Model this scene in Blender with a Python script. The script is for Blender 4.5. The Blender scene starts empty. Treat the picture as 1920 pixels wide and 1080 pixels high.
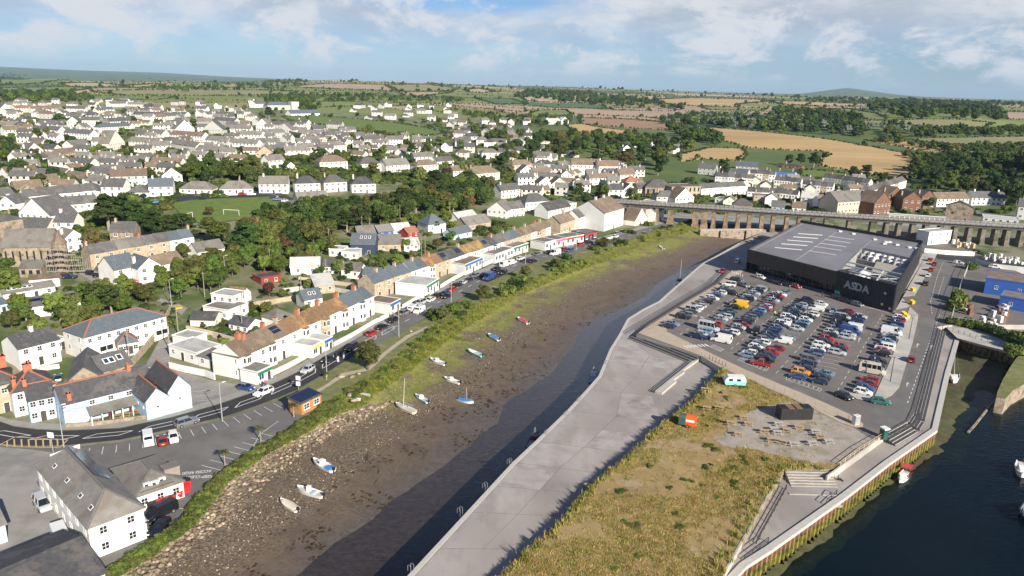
import bpy,bmesh,math,random
import numpy as np
from mathutils import Vector,Matrix,noise as mnoise
random.seed(7);RNG=np.random.default_rng(7)
S=bpy.context.scene
C=S.collection
R=math.radians

# ---------------------------------------------------------------- camera, sky, sun, exposure
F,YH,ROLL,H=1360.0,163.0,math.atan(0.027),66.0
PITCH=math.atan2(540-YH,F)
fwd=np.array([0,math.cos(PITCH),-math.sin(PITCH)])
_r=np.array([1.0,0,0]);_u=np.cross(_r,fwd)
cr=_r*math.cos(ROLL)+_u*math.sin(ROLL)
cu=-_r*math.sin(ROLL)+_u*math.cos(ROLL)
cd=bpy.data.cameras.new('camera');cam=bpy.data.objects.new('camera',cd);C.objects.link(cam)
cd.sensor_width=36;cd.lens=36*F/1920;cd.clip_start=1;cd.clip_end=60000
cam.matrix_world=Matrix(((cr[0],cu[0],-fwd[0],0),(cr[1],cu[1],-fwd[1],0),(cr[2],cu[2],-fwd[2],H),(0,0,0,1)))
S.camera=cam
SUN_EL,SUN_AZ=R(26),R(180-34)  # azimuth clockwise from +Y: sun stands behind the camera, to the right
sd=bpy.data.lights.new('sun','SUN');sun=bpy.data.objects.new('sun',sd);C.objects.link(sun)
sd.energy=5.0;sd.angle=R(0.53);sd.color=(1.0,0.92,0.78)
sdir=Vector((math.sin(SUN_AZ)*math.cos(SUN_EL),math.cos(SUN_AZ)*math.cos(SUN_EL),math.sin(SUN_EL)))
sun.rotation_euler=sdir.to_track_quat('Z','Y').to_euler();sun.location=(0,0,300)
W=bpy.data.worlds.new('World');S.world=W;W.use_nodes=True
def sky_world():
    nt=W.node_tree;N=nt.nodes;L=nt.links
    bg=N['Background'];bg.inputs[1].default_value=SKY
    sk=N.new('ShaderNodeTexSky');sk.sky_type='NISHITA';sk.sun_disc=False
    sk.sun_elevation=SUN_EL;sk.sun_rotation=SUN_AZ;sk.altitude=60;sk.air_density=1.0;sk.dust_density=0.25;sk.ozone_density=4.0
    tc=N.new('ShaderNodeTexCoord');sep=N.new('ShaderNodeSeparateXYZ');L.new(tc.outputs['Generated'],sep.inputs[0])
    def noise(scale,detail,rough,off,st,dist=0.0):
        mp=N.new('ShaderNodeMapping');mp.inputs['Location'].default_value=off;mp.inputs['Scale'].default_value=st;L.new(tc.outputs['Generated'],mp.inputs[0])
        n=N.new('ShaderNodeTexNoise');n.inputs['Scale'].default_value=scale;n.inputs['Detail'].default_value=detail;n.inputs['Roughness'].default_value=rough;n.inputs['Distortion'].default_value=dist
        L.new(mp.outputs[0],n.inputs['Vector']);return n.outputs['Fac']
    def ramp(v,a,b,ca=(0,0,0,1),cb=(1,1,1,1)):
        rp=N.new('ShaderNodeValToRGB');rp.color_ramp.interpolation='EASE';rp.color_ramp.elements[0].position=a;rp.color_ramp.elements[1].position=b
        rp.color_ramp.elements[0].color=ca;rp.color_ramp.elements[1].color=cb;L.new(v,rp.inputs[0]);return rp.outputs[0]
    def mix(f,a,b,mode='MIX'):
        m=N.new('ShaderNodeMix');m.data_type='RGBA';m.blend_type=mode
        for k,v in ((0,f),(6,a),(7,b)):
            if isinstance(v,(float,tuple)):m.inputs[k].default_value=v
            else:L.new(v,m.inputs[k])
        return m.outputs[2]
    blue=mix(1.0,sk.outputs[0],(.76,.94,1.24,1),'MULTIPLY')
    # a broken cloud field: seen edge-on it closes up towards the horizon, overhead it opens
    def opened(v,k):
        m=N.new('ShaderNodeMath');m.operation='SUBTRACT';L.new(v,m.inputs[0]);q=N.new('ShaderNodeMapRange');q.inputs[1].default_value=.10;q.inputs[2].default_value=.55;q.inputs[4].default_value=k;L.new(sep.outputs[2],q.inputs[0]);L.new(q.outputs[0],m.inputs[1]);return m.outputs[0]
    # high sheet of soft cloud, thinning towards the horizon, and small heaped clouds below it
    sheet_=mix(1.0,ramp(opened(noise(3.4,9,.56,(1.7,.4,.2),(1,1,3.2),.3),.24),.30,.52),ramp(sep.outputs[2],.022,.105,(.10,.10,.10,1),(1,1,1,1)),'MULTIPLY')
    heap=mix(1.0,ramp(opened(noise(9.5,10,.64,(4.1,2.2,.7),(1,1,2.1),.25),.10),.465,.60),ramp(sep.outputs[2],.006,.035,(.05,.05,.05,1),(.95,.95,.95,1)),'MULTIPLY')
    shade=noise(7.0,9,.62,(2.7,7.0,3.3),(1,1,2.8),.4)
    ccol=ramp(shade,.34,.66,CLOUD_LO,CLOUD_HI)
    c1=mix(sheet_,blue,ccol);c2=mix(heap,c1,CLOUD_HI)
    L.new(c2,bg.inputs[0])
SKY,CLOUD_LO,CLOUD_HI=.05,(5.5,6.2,7.3,1),(8.7,8.9,9.3,1)
sky_world()
S.view_settings.view_transform='Standard';S.view_settings.look='None';S.view_settings.exposure=0.78;S.view_settings.gamma=1.0
S.view_settings.use_curve_mapping=False
HAZE=3.2e-5
S.render.engine='CYCLES'
S.cycles.max_bounces=5;S.cycles.diffuse_bounces=2;S.cycles.glossy_bounces=2;S.cycles.transmission_bounces=2
S.cycles.volume_bounces=0;S.cycles.transparent_max_bounces=4;S.cycles.caustics_reflective=False;S.cycles.caustics_refractive=False

# ---------------------------------------------------------------- measuring: photo point -> place on the ground
def ray(px,py):return cr*(px-960)/F-cu*(py-540)/F+fwd
def G(px,py,z=0.0):
    d=ray(px,py);t=(z-H)/d[2]
    return np.array([d[0]*t,d[1]*t,z])
def D(px,py,dist):
    d=ray(px,py);k=dist/math.hypot(d[0],d[1]);return np.array([d[0]*k,d[1]*k,H+d[2]*k])

# terrain heights, from surveyed points (photo x, y, height) near and (photo x, y, distance) far
CTRL=[(0,900,0),(0,790,0),(300,790,0),(0,1080,0),(600,700,0),(900,540,0),(1250,420,0),(1400,430,0),(1700,450,0),(1900,470,0),
    (1900,600,0),(1700,700,0),(1300,600,0),(700,1000,0),(1300,1000,0),(1800,900,0),(960,760,0),
    (330,700,0),(60,680,.5),(240,610,1),(80,560,2),(330,560,2),(430,600,.5),(600,560,.3),(560,500,.8),(700,520,.4),(760,480,.6),(900,430,.6),(1000,400,1),(1100,385,1),
    (60,505,4),(250,510,4),(350,470,5),(420,440,5.5),(540,455,3.5),(640,440,4),(760,410,5),(880,390,4),(960,370,3),(1060,355,3),(1160,345,3),
    (400,395,8.5),(100,400,8.5),(280,340,10),(500,360,9.5),(650,355,10),(750,330,9),(850,345,6.5),(60,320,11),(250,285,12),(430,270,14),(620,290,12),(700,300,10),(820,300,9),(950,320,5),(1080,315,5),(1180,300,6),
    (200,215,21),(60,200,23),(350,200,23),(500,215,22),(600,225,18),(700,235,16),(820,245,13),(950,250,11),(900,215,17),
    (1030,225,19),(1200,235,14),(1100,265,10),(1400,300,6),(1600,290,8),(1750,320,5),(1900,360,3),(1500,340,3),(1650,350,3),(1300,345,3),(1900,400,2),
    (1350,245,15),(1650,265,12),(1850,300,8)]
FARC=[(-100,122,19000),(0,125,19000),(150,132,19000),(300,136,19000),(480,147,19000),(620,153,19000),(-100,144,9000),(0,146,9000),(150,149,9000),(300,150,9000),(480,153,9000),(0,152,3600),(150,158,3000),(300,157,3200),(470,158,3400),(0,175,2000),(250,172,2000),(400,176,1900),
    (560,152,3700),(640,151,3300),(720,152,3100),(800,156,3200),(860,162,3300),(560,165,2700),(700,171,2300),(850,172,2500),(560,190,1500),(720,190,1700),(880,190,1700),
    (960,162,4200),(1060,163,4300),(1150,167,4300),(1250,172,4300),(1350,176,4200),(1440,179,4200),(1000,178,2600),(1150,185,2500),(1000,195,1900),(1150,205,1900),(1300,190,2300),(1300,215,1600),
    (1450,190,2700),(1440,182,12000),(1480,179,12000),(1530,172,12000),(1590,164,12000),(1650,173,12000),(1720,183,12000),(1850,188,12000),(1590,184,6500),(1800,186,5500),(1900,190,5200),(2020,193,5200),(1550,195,2700),(1650,200,2200),(1750,200,2300),(1850,203,2400),(2000,205,2400),(1600,205,1800),(1700,213,1500),(1800,215,1400),(1900,240,1400),(1500,218,1500),(1600,230,1250),(1750,250,1100),(2000,280,700)]
_cp=[G(*c) for c in CTRL]+[D(*c) for c in FARC]
def _uv(x,y):
    x=np.asarray(x,float);y=np.asarray(y,float)
    return np.stack([np.arctan2(x,np.maximum(y,1))*3.0,np.log(np.maximum(np.hypot(x,y),30.0))*1.6],-1)
_cuv=_uv([p[0] for p in _cp],[p[1] for p in _cp]);_cz=np.array([p[2] for p in _cp])
_K=np.linalg.norm(_cuv[:,None]-_cuv[None],axis=-1)
_n=len(_cp);_A=np.zeros((_n+1,_n+1));_A[:_n,:_n]=_K+0.0;_A[:_n,_n]=1;_A[_n,:_n]=1
_RBF=np.linalg.solve(_A+np.diag([-0.01]*_n+[0]),np.append(_cz,0))
def hgt(x,y):
    uv=_uv(x,y);sh=uv.shape[:-1];uv=uv.reshape(-1,2);out=np.empty(len(uv))
    for i in range(0,len(uv),20000):
        k=np.linalg.norm(uv[i:i+20000,None]-_cuv[None],axis=-1);out[i:i+20000]=k@_RBF[:_n]+_RBF[_n]
    z=out.reshape(sh);d=np.hypot(x,y)
    return np.where((np.abs(z)<0.6)&(d<420),0.0,z)
_ts=np.exp(np.linspace(math.log(50),math.log(22500),440))
def T(px,py):
    """where the photo point meets the terrain"""
    d=ray(px,py);hl=math.hypot(d[0],d[1]);t=_ts/hl
    zz=H+d[2]*t-hgt(d[0]*t,d[1]*t)
    i=np.argmax(zz<0)
    if i==0:i=len(t)-1
    a,b=zz[i-1],zz[i];k=a/(a-b+1e-9);tt=t[i-1]+(t[i]-t[i-1])*min(max(k,0),1)
    x,y=d[0]*tt,d[1]*tt
    return np.array([x,y,float(hgt(x,y))])
def proj(P):
    v=np.asarray(P,float)-[0,0,H];Z=v@fwd;return 960+F*(v@cr)/Z,540-F*(v@cu)/Z

# ---------------------------------------------------------------- materials
M={}
def mat(name,c,c2=None,scale=1.0,rough=0.8,bump=0.0,metal=0.0,c3=None,scale3=0.1,rnd=0.0,detail=4,emit=None,spec=None,stretch=None,lo=0.35,hi=0.65,lo3=0.5,hi3=0.62):
    """procedural surface: two tones mixed by noise in world metres, a third in patches, optional per-object tint"""
    m=bpy.data.materials.new(name);m.use_nodes=True;N=m.node_tree.nodes;L=m.node_tree.links
    b=N['Principled BSDF'];b.inputs['Roughness'].default_value=rough;b.inputs['Metallic'].default_value=metal
    if spec is not None:b.inputs['Specular IOR Level'].default_value=spec
    c=tuple(c)+(1,);col=None
    geo=N.new('ShaderNodeNewGeometry');pos=geo.outputs['Position']
    if stretch:
        mp=N.new('ShaderNodeMapping');mp.inputs['Scale'].default_value=stretch;L.new(pos,mp.inputs[0]);pos=mp.outputs[0]
    def nz(s,d=detail):
        n=N.new('ShaderNodeTexNoise');n.inputs['Scale'].default_value=s;n.inputs['Detail'].default_value=d;n.inputs['Roughness'].default_value=0.62
        L.new(pos,n.inputs['Vector']);return n.outputs['Fac']
    def mix(f,a,bb):
        x=N.new('ShaderNodeMix');x.data_type='RGBA'
        L.new(f,x.inputs[0])
        for i,v in ((6,a),(7,bb)):
            if isinstance(v,tuple):x.inputs[i].default_value=v
            else:L.new(v,x.inputs[i])
        return x.outputs[2]
    def rng(v,a,bb):
        q=N.new('ShaderNodeMapRange');q.inputs[1].default_value=a;q.inputs[2].default_value=bb;L.new(v,q.inputs[0]);return q.outputs[0]
    col=c
    if c2 is not None:col=mix(rng(nz(scale),lo,hi),c,tuple(c2)+(1,))
    if c3 is not None:col=mix(rng(nz(scale3,5),lo3,hi3),col,tuple(c3)+(1,))
    if rnd:
        oi=N.new('ShaderNodeObjectInfo');hs=N.new('ShaderNodeHueSaturation')
        L.new(rng2(N,L,oi.outputs['Random'],1-rnd,1+rnd),hs.inputs['Value'])
        wn=N.new('ShaderNodeTexWhiteNoise');wn.noise_dimensions='1D';L.new(oi.outputs['Random'],wn.inputs['W'])
        L.new(rng2(N,L,wn.outputs['Value'],0.5-rnd*.08,0.5+rnd*.08),hs.inputs['Hue'])
        if isinstance(col,tuple):hs.inputs['Color'].default_value=col
        else:L.new(col,hs.inputs['Color'])
        col=hs.outputs[0]
    if isinstance(col,tuple):b.inputs['Base Color'].default_value=col
    else:L.new(col,b.inputs['Base Color'])
    if bump:
        bp=N.new('ShaderNodeBump');bp.inputs['Strength'].default_value=min(1,bump);bp.inputs['Distance'].default_value=0.1+bump*.3
        L.new(nz(scale*2.5),bp.inputs['Height']);L.new(bp.outputs[0],b.inputs['Normal'])
    if emit:b.inputs['Emission Color'].default_value=tuple(emit[:3])+(1,);b.inputs['Emission Strength'].default_value=emit[3]
    M[name]=m;return m
def rng2(N,L,v,a,b):
    q=N.new('ShaderNodeMapRange');q.inputs[3].default_value=a;q.inputs[4].default_value=b;L.new(v,q.inputs[0]);return q.outputs[0]

# ---------------------------------------------------------------- mesh and object helpers
class MB:
    def __init__(s):s.v=[];s.f=[];s.m=[]
    def quad(s,pts,mi=0):
        n=len(s.v);s.v+=[tuple(map(float,p)) for p in pts];s.f.append(tuple(range(n,n+len(pts))));s.m.append(mi);return s
    def box(s,x0,x1,y0,y1,z0,z1,mi=0):
        n=len(s.v);s.v+=[(x0,y0,z0),(x1,y0,z0),(x1,y1,z0),(x0,y1,z0),(x0,y0,z1),(x1,y0,z1),(x1,y1,z1),(x0,y1,z1)]
        for q in ((3,2,1,0),(4,5,6,7),(0,1,5,4),(1,2,6,5),(2,3,7,6),(3,0,4,7)):s.f.append(tuple(n+i for i in q));s.m.append(mi)
        return s
    def prism(s,pts,z0,z1,mi=0,side=None):
        """pts ccw in xy; z0, z1 numbers or lists"""
        k=len(pts);n=len(s.v);z0=z0 if hasattr(z0,'__len__') else [z0]*k;z1=z1 if hasattr(z1,'__len__') else [z1]*k
        a=sum(pts[i][0]*pts[(i+1)%k][1]-pts[(i+1)%k][0]*pts[i][1] for i in range(k))
        idx=list(range(k)) if a>0 else list(range(k))[::-1]
        s.v+=[(float(pts[i][0]),float(pts[i][1]),float(z0[i])) for i in idx]+[(float(pts[i][0]),float(pts[i][1]),float(z1[i])) for i in idx]
        s.f.append(tuple(n+k+i for i in range(k)));s.m.append(mi)
        s.f.append(tuple(n+k-1-i for i in range(k)));s.m.append(mi)
        for i in range(k):
            j=(i+1)%k;s.f.append((n+i,n+j,n+k+j,n+k+i));s.m.append(mi if side is None else side)
        return s
    def bar(s,a,b,w,h=None,mi=0):
        """square bar between two points"""
        h=h or w;a=np.array(a,float);b=np.array(b,float);d=b-a;L_=np.linalg.norm(d)
        if L_<1e-6:return s
        d=d/L_;up=np.array([0,0,1.0]) if abs(d[2])<.95 else np.array([1.0,0,0])
        x=np.cross(d,up);x/=np.linalg.norm(x);y=np.cross(x,d);n=len(s.v)
        for p in (a,b):
            for sx,sy in ((-1,-1),(1,-1),(1,1),(-1,1)):s.v.append(tuple(p+x*sx*w/2+y*sy*h/2))
        for q in ((0,1,2,3),(7,6,5,4),(0,4,5,1),(1,5,6,2),(2,6,7,3),(3,7,4,0)):s.f.append(tuple(n+i for i in q));s.m.append(mi)
        return s
    def cyl(s,c,r,z0,z1,k=10,mi=0,r2=None,cap=True):
        r2=r if r2 is None else r2;n=len(s.v)
        for z,rr in ((z0,r),(z1,r2)):
            for i in range(k):a=2*math.pi*i/k;s.v.append((c[0]+rr*math.cos(a),c[1]+rr*math.sin(a),z))
        for i in range(k):j=(i+1)%k;s.f.append((n+i,n+j,n+k+j,n+k+i));s.m.append(mi)
        if cap:
            s.f.append(tuple(n+k+i for i in range(k)));s.m.append(mi);s.f.append(tuple(n+k-1-i for i in range(k)));s.m.append(mi)
        return s
    def mesh(s,name,mats,smooth=False):
        me=bpy.data.meshes.new(name);me.from_pydata(s.v,[],s.f)
        for m in (mats if isinstance(mats,(list,tuple)) else [mats]):me.materials.append(M[m] if isinstance(m,str) else m)
        if len(me.materials)>1:me.polygons.foreach_set('material_index',s.m)
        if smooth:me.polygons.foreach_set('use_smooth',[True]*len(me.polygons))
        me.update();return me
    def build(s,name,mats,parent=None,smooth=False):return link(name,s.mesh(name,mats,smooth),parent)
def link(name,me,parent=None,loc=None,rz=None,scale=None):
    o=bpy.data.objects.new(name,me);C.objects.link(o)
    if parent is not None:o.parent=parent
    if loc is not None:o.location=tuple(map(float,loc))
    if rz is not None:o.rotation_euler=(0,0,float(rz))
    if scale is not None:o.scale=scale
    return o
def tag(o,label=None,cat=None,group=None,kind=None):
    if label:o['label']=label
    if cat:o['category']=cat
    if group:o['group']=group
    if kind:o['kind']=kind
    return o
def empty(name,loc,rz=0.0,label=None,cat=None,group=None):
    o=link(name,None,None,loc,rz);o.empty_display_size=.5;return tag(o,label,cat,group)
def struct(name,mb,mats,smooth=False):return tag(mb.build(name,mats,None,smooth),kind='structure')
def sheet(pxs,z,off=0.0):
    return [G(x,y,z)[:2] for x,y in pxs]
def npmesh(name,V,Fq,mats,mi=None,smooth=False,cols=None):
    me=bpy.data.meshes.new(name);V=np.asarray(V,np.float32);Fq=np.asarray(Fq,np.int32);k=Fq.shape[1]
    me.vertices.add(len(V));me.vertices.foreach_set('co',V.ravel())
    me.loops.add(Fq.size);me.loops.foreach_set('vertex_index',Fq.ravel())
    me.polygons.add(len(Fq));me.polygons.foreach_set('loop_start',np.arange(0,Fq.size,k,dtype=np.int32));me.polygons.foreach_set('loop_total',np.full(len(Fq),k,np.int32))
    for m in (mats if isinstance(mats,(list,tuple)) else [mats]):me.materials.append(M[m])
    if mi is not None:me.polygons.foreach_set('material_index',np.asarray(mi,np.int32))
    if smooth:me.polygons.foreach_set('use_smooth',np.ones(len(Fq),bool))
    if cols is not None:
        for nm,arr in cols.items():
            at=me.attributes.new(nm,'FLOAT','POINT');at.data.foreach_set('value',np.asarray(arr,np.float32))
    me.update(calc_edges=True);return me
ORD=['','first','second','third','fourth','fifth','sixth','seventh','eighth','ninth','tenth','eleventh','twelfth','thirteenth','fourteenth','fifteenth','sixteenth','seventeenth','eighteenth','nineteenth','twentieth','twenty-first','twenty-second','twenty-third','twenty-fourth','twenty-fifth','twenty-sixth','twenty-seventh','twenty-eighth','twenty-ninth','thirtieth']+['thirty-'+w for w in ('first','second','third','fourth','fifth','sixth','seventh','eighth','ninth')]+['fortieth']+['forty-'+w for w in ('first','second','third','fourth','fifth','sixth','seventh','eighth','ninth')]+['fiftieth']+['fifty-'+w for w in ('first','second','third','fourth','fifth','sixth','seventh','eighth','ninth')]
def inpoly(x,y,P):
    x=np.asarray(x);y=np.asarray(y);c=np.zeros(x.shape,bool);n=len(P)
    for i in range(n):
        x1,y1=P[i][:2];x2,y2=P[(i+1)%n][:2]
        c^=((y1>y)!=(y2>y))&(x<(x2-x1)*(y-y1)/(y2-y1+1e-12)+x1)
    return c
def poly_sample(P,n):
    P=np.array([p[:2] for p in P]);lo,hi=P.min(0),P.max(0);out=[];tot=0
    while tot<n:
        q=RNG.uniform(lo,hi,(max(n*2,200),2));q=q[inpoly(q[:,0],q[:,1],P)];out.append(q);tot+=len(q)
    return np.concatenate(out)[:n]
def resample(P,step):
    P=[np.asarray(p,float) for p in P];out=[]
    for a,b in zip(P[:-1],P[1:]):
        L_=np.linalg.norm((b-a)[:2]);n=max(1,int(round(L_/step)))
        out+=[a+(b-a)*i/n for i in range(n)]
    return out+[P[-1]]
def scatter(name,pts,scl,rz,objs,label,cat,parent=None,tilt=None):
    """stuff: many alike pieces on points, as instances of the given shapes (kept in a collection outside the scene)"""
    me=bpy.data.meshes.new(name);pts=np.asarray(pts,np.float32);me.vertices.add(len(pts));me.vertices.foreach_set('co',pts.ravel())
    a=me.attributes.new('scl','FLOAT_VECTOR','POINT');s3=np.asarray(scl,np.float32)
    if s3.ndim==1:s3=np.repeat(s3[:,None],3,1)
    a.data.foreach_set('vector',s3.ravel())
    rot=np.zeros((len(pts),3),np.float32);rot[:,2]=rz
    if tilt is not None:rot[:,:2]=tilt
    a=me.attributes.new('rot','FLOAT_VECTOR','POINT');a.data.foreach_set('vector',rot.ravel())
    a=me.attributes.new('pick','INT','POINT');a.data.foreach_set('value',RNG.integers(0,len(objs),len(pts)).astype(np.int32))
    o=link(name,me,parent)
    col=bpy.data.collections.new(name+'_shapes')
    for ob in objs:col.objects.link(ob)
    ng=bpy.data.node_groups.new(name,'GeometryNodeTree')
    ng.interface.new_socket('Geometry',in_out='INPUT',socket_type='NodeSocketGeometry');ng.interface.new_socket('Geometry',in_out='OUTPUT',socket_type='NodeSocketGeometry')
    N=ng.nodes;L=ng.links;gi=N.new('NodeGroupInput');go=N.new('NodeGroupOutput')
    ci=N.new('GeometryNodeCollectionInfo');ci.inputs[0].default_value=col;ci.inputs['Separate Children'].default_value=True;ci.inputs['Reset Children'].default_value=True
    ip=N.new('GeometryNodeInstanceOnPoints');ip.inputs['Pick Instance'].default_value=True
    def na(nm,t):
        q=N.new('GeometryNodeInputNamedAttribute');q.data_type=t;q.inputs[0].default_value=nm;return q.outputs[0]
    L.new(gi.outputs[0],ip.inputs['Points']);L.new(ci.outputs[0],ip.inputs['Instance']);L.new(na('pick','INT'),ip.inputs['Instance Index'])
    L.new(na('rot','FLOAT_VECTOR'),ip.inputs['Rotation']);L.new(na('scl','FLOAT_VECTOR'),ip.inputs['Scale']);L.new(ip.outputs[0],go.inputs[0])
    md=o.modifiers.new('scatter','NODES');md.node_group=ng
    return tag(o,label,cat,kind='stuff') if parent is None else tag(o,kind='stuff')
# ---------------------------------------------------------------- surfaces of the setting
mat('scrub',(0.068,0.108,0.021),(0.120,0.149,0.036),.012,.95,0,c3=(0.044,0.077,0.018),scale3=.006)
mat('town_ground',(0.120,0.130,0.053),(0.216,0.206,0.132),.12,.95,0,lo=.28,hi=.5,c3=(0.068,0.101,0.020),scale3=.06,lo3=.45,hi3=.58)
mat('grass_lawn',(0.085,0.140,0.017),(0.130,0.178,0.028),.25,.95,.1)
mat('grass_verge',(.10,.13,.03),(.19,.18,.07),.5,.95,.1,c3=(.27,.22,.13),scale3=.22,lo3=.55,hi3=.7)
mat('stubble',(0.412,0.270,0.115),(0.490,0.335,0.152),.02,.95,0,c3=(0.353,0.242,0.098),scale3=.006,stretch=(.3,1.4,1))
mat('stubble_pale',(.38,.29,.17),(.45,.36,.22),.01,.95,0,stretch=(.2,1.2,1))
mat('ploughed',(.27,.155,.09),(.31,.19,.115),.03,.95,0)
mat('pinkish_field',(.33,.235,.16),(.40,.29,.19),.012,.95,0)
mat('pasture',(0.130,0.179,0.038),(0.190,0.210,0.053),.008,.95,0)
mat('pasture_dry',(.20,.20,.08),(.28,.24,.11),.006,.95,0)
mat('crop_green',(.06,.11,.05),(.085,.13,.06),.01,.95,0)
mat('asphalt',(0.119,0.113,0.111),(0.143,0.138,0.131),.35,.92,.05,c3=(0.164,0.156,0.146),scale3=.06)
mat('asphalt_old',(0.248,0.236,0.223),(0.297,0.280,0.263),.3,.92,.05,c3=(0.198,0.192,0.183),scale3=.09)
mat('asphalt_new',(.022,.022,.026),(.034,.034,.038),.6,.85,.05)
mat('carpark_tarmac',(0.143,0.127,0.115),(0.176,0.156,0.141),.16,.92,.04,c3=(0.119,0.111,0.105),scale3=.05)
mat('quay_concrete',(0.276,0.244,0.223),(0.377,0.344,0.319),.22,.9,.12,c3=(0.216,0.191,0.177),scale3=.11,detail=9,stretch=(1.0,.45,1),lo=.38,hi=.62,lo3=.46,hi3=.66)
mat('promenade_concrete',(0.381,0.361,0.326),(0.452,0.431,0.392),.3,.9,.05,c3=(0.321,0.301,0.276),scale3=.1)
mat('beige_paving',(0.386,0.311,0.228),(0.437,0.361,0.275),.5,.9,.05)
mat('pavement',(0.255,0.242,0.224),(0.299,0.286,0.264),.6,.9,.05)
mat('kerb_stone',(.42,.40,.37),(.48,.46,.42),1.5,.85)
mat('paint_white',(.72,.72,.69),(.55,.54,.52),1.2,.7)
mat('paint_yellow',(.62,.42,.20),(.5,.36,.2),1.2,.7)
mat('granite_dark',(.045,.045,.05),(.07,.07,.075),1.0,.6,.05)
mat('granite_edge',(.33,.32,.30),(.40,.38,.35),1.0,.7)
mat('wall_stone',(.24,.19,.14),(.37,.30,.225),1.1,.92,.5,c3=(.14,.115,.085),scale3=.5,detail=8)
mat('quay_wall',(.13,.115,.09),(.22,.195,.16),.8,.9,.4,c3=(.07,.08,.04),scale3=.3)
mat('gravel',(0.295,0.255,0.214),(0.361,0.319,0.275),.7,.95,.15,c3=(0.246,0.217,0.162),scale3=.22)
mat('track_dirt',(.36,.29,.22),(.42,.35,.27),.5,.95,.1)
mat('field_dry',(0.251,0.176,0.070),(0.327,0.237,0.105),.28,.95,.3,c3=(0.356,0.260,0.163),scale3=.10,detail=8,lo3=.56,hi3=.66)
def mud_mat():
    m=bpy.data.materials.new('harbour_mud');m.use_nodes=True;N=m.node_tree.nodes;L=m.node_tree.links;b=N['Principled BSDF']
    geo=N.new('ShaderNodeNewGeometry');at=N.new('ShaderNodeAttribute');at.attribute_name='across'
    al=N.new('ShaderNodeAttribute');al.attribute_name='along'
    def nz(s,d=6,rough=.62,dist=0,st=None):
        n=N.new('ShaderNodeTexNoise');n.inputs['Scale'].default_value=s;n.inputs['Detail'].default_value=d;n.inputs['Roughness'].default_value=rough;n.inputs['Distortion'].default_value=dist
        src=geo.outputs['Position']
        if st:
            mp=N.new('ShaderNodeMapping');mp.inputs['Rotation'].default_value=(0,0,st[3]);mp.inputs['Scale'].default_value=st[:3];L.new(src,mp.inputs[0]);src=mp.outputs[0]
        L.new(src,n.inputs['Vector']);return n.outputs['Fac']
    def rg(v,a,bb,c=0.,d=1.):
        q=N.new('ShaderNodeMapRange');q.interpolation_type='SMOOTHSTEP'
        for i,w in enumerate((a,bb,c,d)):q.inputs[i+1].default_value=w
        L.new(v,q.inputs[0]);return q.outputs[0]
    def mt(op,a,bb):
        q=N.new('ShaderNodeMath');q.operation=op
        for i,v in enumerate((a,bb)):
            if isinstance(v,float):q.inputs[i].default_value=v
            else:L.new(v,q.inputs[i])
        return q.outputs[0]
    def mix(f,a,bb):
        x=N.new('ShaderNodeMix');x.data_type='RGBA';L.new(f,x.inputs[0])
        for i,v in ((6,a),(7,bb)):
            if isinstance(v,tuple):x.inputs[i].default_value=v+(1,)
            else:L.new(v,x.inputs[i])
        return x.outputs[2]
    ac=at.outputs['Fac'];alo=al.outputs['Fac']
    wob=mt('ADD',ac,mt('MULTIPLY',mt('SUBTRACT',nz(.09,4),.5),.55))
    smooth_mud=mix(rg(nz(.25,6),.35,.65),(.085,.060,.042),(.135,.099,.072))
    stony=mix(rg(nz(2.3,9,.78),.38,.62),(.052,.037,.024),(.20,.155,.11))
    weed=mix(rg(nz(1.9,6,.7),.4,.6),(.095,.066,.042),(.15,.112,.07))
    col=mix(rg(wob,.42,.72),stony,smooth_mud)
    wd=mt('MULTIPLY',rg(nz(.16,7,.7),.47,.58),rg(wob,.1,.3))
    wd=mt('MULTIPLY',wd,rg(wob,1.02,.8))
    col=mix(wd,col,weed)
    green=mt('MULTIPLY',rg(nz(.13,6,.65),.36,.52),rg(wob,.40,.10));green=mt('MULTIPLY',green,rg(alo,.34,.46))
    col=mix(green,col,mix(rg(nz(.7,5),.4,.6),(.15,.165,.025),(.22,.205,.05)))
    gp=rg(nz(.07,4,.55),.655,.70);col=mix(gp,col,(.085,.095,.02))
    dk=mt('MULTIPLY',rg(nz(.55,5,.6,0,(1,.22,1,.55)),.63,.70),rg(wob,.25,.5));col=mix(dk,col,(.045,.036,.026))
    pale=mt('MULTIPLY',rg(wob,.16,.0),rg(alo,.5,.36));col=mix(mt('MULTIPLY',pale,rg(nz(.6,6,.7),.35,.6)),col,(.38,.31,.23))
    L.new(col,b.inputs['Base Color'])
    L.new(rg(wob,.5,1.0,.85,.42),b.inputs['Roughness'])
    col=mix(rg(wob,.66,1.0),col,mix(rg(nz(.8,6,.7),.4,.62),(.078,.063,.052),(.112,.092,.078)))
    L.new(col,b.inputs['Base Color'])
    bp=N.new('ShaderNodeBump');bp.inputs['Strength'].default_value=.8;bp.inputs['Distance'].default_value=.25;L.new(nz(2.4,9,.78),bp.inputs['Height']);L.new(bp.outputs[0],b.inputs['Normal'])
    M['harbour_mud']=m
mud_mat()
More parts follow.
